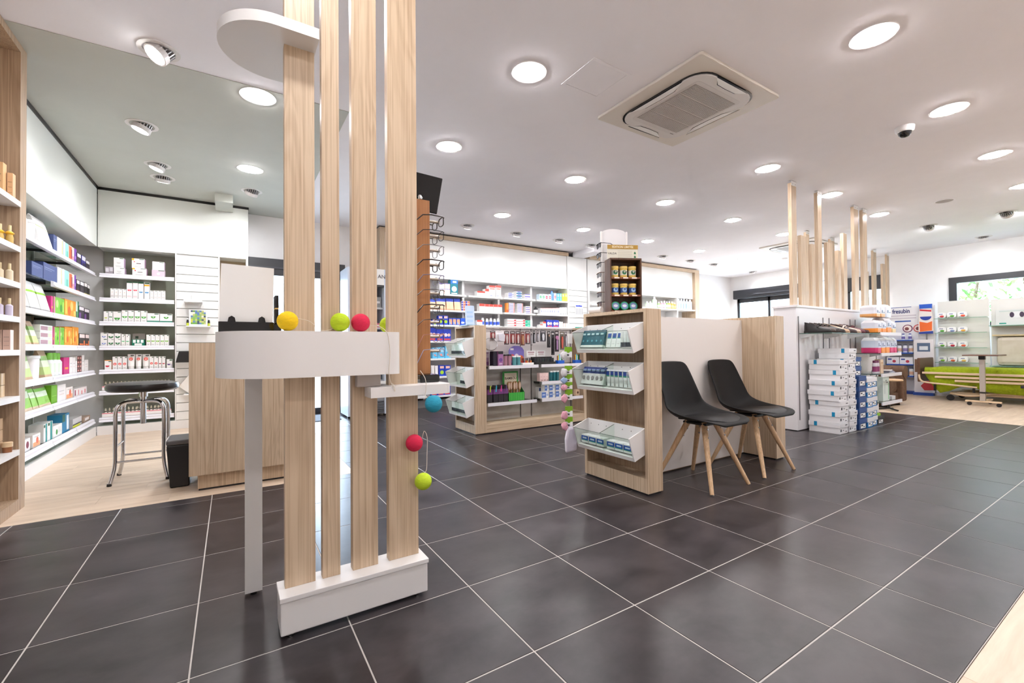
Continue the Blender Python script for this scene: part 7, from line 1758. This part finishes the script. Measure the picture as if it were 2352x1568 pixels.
# giant printed bottle cut-out
gb = thing('bottle_cutout', 'giant printed bottle board with blue cap and orange label', 'sign', (10.10, 1.20, 0.0))
MB().prism([(-0.10, 1.13), (0.10, 1.13), (0.105, 1.2), (0.10, 1.42), (0.09, 1.56), (0.07, 1.60), (-0.07, 1.60), (-0.09, 1.56), (-0.10, 1.42), (-0.105, 1.2)], 'x', 0, 0.02, P((236, 228, 224))).obj('board', gb)
MB().prism([(-0.085, 1.60), (0.085, 1.60), (0.09, 1.68), (-0.09, 1.68)], 'x', -0.002, 0.022, P((30, 90, 200))).obj('cap_print', gb)
MB().prism([(-0.08, 1.535), (0.08, 1.56), (0.08, 1.59), (-0.08, 1.565)], 'x', -0.003, 0, P((206, 40, 50))).obj('label_print', gb)
MB().prism([(0.08 * math.cos(a), 1.45 + 0.07 * math.sin(a)) for a in [PI + PI * i / 12 for i in range(13)]], 'x', -0.003, 0, P((30, 60, 160))).obj('label_print', gb)
MB().prism([(-0.085, 1.19), (0.085, 1.17), (0.088, 1.36), (-0.02, 1.33), (-0.088, 1.36)], 'x', -0.003, 0, P((240, 110, 40))).obj('label_print', gb)
MB().prism([(-0.10, 1.13), (0.10, 1.13), (0.10, 1.165), (-0.10, 1.18)], 'x', -0.004, 0, P((30, 60, 150))).obj('label_print', gb)
MB().tube([(0.035, 0, 0.052), (0.035, 0, 1.15)], 0.012, STEEL, 8).obj('stand', gb)
lb = thing('information_board', 'upright information board with photographs beside the bed head', 'sign', (9.955, 1.20, 0))
bx('board', 0.0, 0.02, -0.14, 0.14, 0.05, 1.02, paint(232, 228, 232, 0.4), lb); bx('board_foot', -0.08, 0.02, -0.14, 0.14, 0.0, 0.05, P((40, 80, 170)), lb)
bx('photo', -0.002, 0, -0.13, 0.13, 0.42, 0.66, P((120, 88, 66)), lb); MB().prism([(0.10, 0.56), (0.01, 0.60), (-0.09, 0.56), (0.01, 0.535)], 'x', -0.004, -0.0015, P((226, 216, 206))).obj('photo', lb)
bx('print_panel', -0.002, 0, -0.09, 0.09, 0.80, 0.96, P((90, 110, 140)), lb); bx('print_panel', -0.004, -0.002, -0.06, 0.06, 0.83, 0.90, P((226, 232, 240)), lb)
MB().prism([(-0.13, 0.10), (0.0, 0.09), (0.05, 0.17), (-0.02, 0.26), (-0.10, 0.27), (-0.135, 0.20)], 'x', -0.004, 0, P((206, 60, 66))).obj('photo', lb)

wb = thing('tub_display', 'white wall display with glass shelves of oval tubs above the bed', 'display', (10.3, 0.8, 0))
def pw(n, *a, **k):
    return part_at(wb, n, *a, **k)
pw('back_board', 10.30, 10.33, 0.42, 1.08, 0.05, 1.72, paint(232, 230, 224, 0.45)); pw('back_board', 10.30, 10.33, -0.75, 0.40, 0.05, 1.70, paint(234, 232, 226, 0.45)); pw('base', 10.05, 10.33, -0.75, 1.08, 0.0, 0.05, WPN)
for z in (1.405, 1.141, 0.875, 0.605):
    pw('glass_shelf', 10.12, 10.30, 0.42, 1.09, z - 0.01, z, GLASSG)
    pw('glass_edge', 10.118, 10.12, 0.42, 1.09, z - 0.01, z, paint(150, 186, 164, 0.3))
for z in (1.245, 0.56):
    pw('glass_shelf', 10.08, 10.30, -0.75, 0.39, z - 0.012, z, paint(130, 170, 150, 0.3))
oval = [(0.062 * math.copysign(abs(math.cos(a)) ** 0.6, math.cos(a)), 0.055 + 0.05 * math.copysign(abs(math.sin(a)) ** 0.6, math.sin(a))) for a in [2 * PI * i / 24 for i in range(24)]]
FRU = [(214, 60, 60), (100, 180, 60), (230, 84, 50), (90, 170, 60), (140, 160, 200), (236, 176, 70), (110, 180, 70), (190, 40, 60), (220, 90, 50), (130, 180, 60), (226, 110, 60), (230, 190, 90)]
FN = ['red', 'green', 'vermilion', 'leaf green', 'grey-blue', 'amber', 'light green', 'crimson', 'orange-red', 'olive green', 'apricot', 'yellow']
k = 0
for z in (1.405, 1.141, 0.875, 0.605):
    for y in (1.0, 0.865, 0.725):
        mb = MB().prism(oval, 'y', 0, 0.05, P((246, 246, 246)))
        mb.prism([(x * .9, 0.055 + (z_ - 0.055) * .88) for x, z_ in oval], 'y', -0.004, 0.0, P((250, 250, 250)))
        mb.prism([(0.03 * math.cos(a) + 0.008, 0.034 + 0.018 * math.sin(a)) for a in [2 * PI * i / 14 for i in range(14)]], 'y', -0.0055, -0.004, P(FRU[k])); mb.box(-0.03, 0.02, -0.0055, -0.004, 0.068, 0.078, P((40, 50, 140))); mb.box(-0.045, 0.03, -0.006, -0.004, 0.012, 0.018, P((60, 60, 110)))
        o = mb.obj('food_tub', None, (10.16, y, z + 0.0008), -PI / 2); tag(o, 'white oval food tub with %s print on the %s wall display shelf' % (FN[k], ['top', 'second', 'third', 'lowest'][k // 3]), 'tub', 'oval tubs on the wall display'); k += 1
fb_ = MB().box(0.0, 0.42, 0, 0.10, 0, 0.26, P((226, 228, 226)))
o = fb_.obj('appliance_carton', None, (10.16, 0.32, 1.2458), -PI / 2)
o2 = MB().prism([(0.24 + 0.09 * math.cos(a), 0.17 + 0.055 * math.sin(a)) for a in [2 * PI * i / 24 for i in range(24)]], 'y', -0.003, -0.001, P((240, 242, 246))).obj('print_oval', o)
for s in (-1, 1):
    MB().prism([(0.24 + s * 0.055 + 0.026 * math.cos(a), 0.17 + 0.045 * math.sin(a)) for a in [2 * PI * i / 16 for i in range(16)]], 'y', -0.004, -0.003, P((70, 56, 80))).obj('print_sole', o)
MB().box(0.04, 0.12, -0.002, 0, 0.02, 0.04, P((40, 160, 140))).obj('print_bar', o); MB().box(0.04, 0.36, -0.002, 0, 0.225, 0.24, P((200, 214, 210))).obj('print_bar', o)
tag(o, 'white appliance carton with footprint picture on the wall display', 'box')
dv = thing('bagged_pillow', 'cream pillow in clear film propped on the wall display', 'pillow', (10.2, 0.0, 0.5608))
bx('pillow', -0.08, 0.08, -0.6, 0.32, 0.0, 0.50, clouded('cream_pillow', (226, 214, 190), (238, 228, 208), 6, (0.6, 0.7), False), dv, 0.07)
bx('film', -0.088, -0.086, -0.62, 0.35, 0.0, 0.53, PLASTIC, dv); bx('film_edge', -0.09, 0.05, -0.62, 0.36, 0.50, 0.53, P((206, 186, 150)), dv, 0.008)
# white units fixed high behind the posts
for q, (x, y, s) in enumerate(((10.55, 3.02, 'beside the far glazed entrance'), (10.55, 2.78, 'beside the narrow glazed door'))):
    t = thing('white_unit', 'white wall box high up %s' % s, 'wall box', (x, y, 2.35), 0, 'white wall boxes')
    bx('casing', 0, 0.2, -0.10, 0.10, 0, 0.32, WHITE2, t, 0.03); bx('grille', -0.002, 0.0, -0.07, 0.07, 0.03, 0.05, paint(190, 190, 192), t)
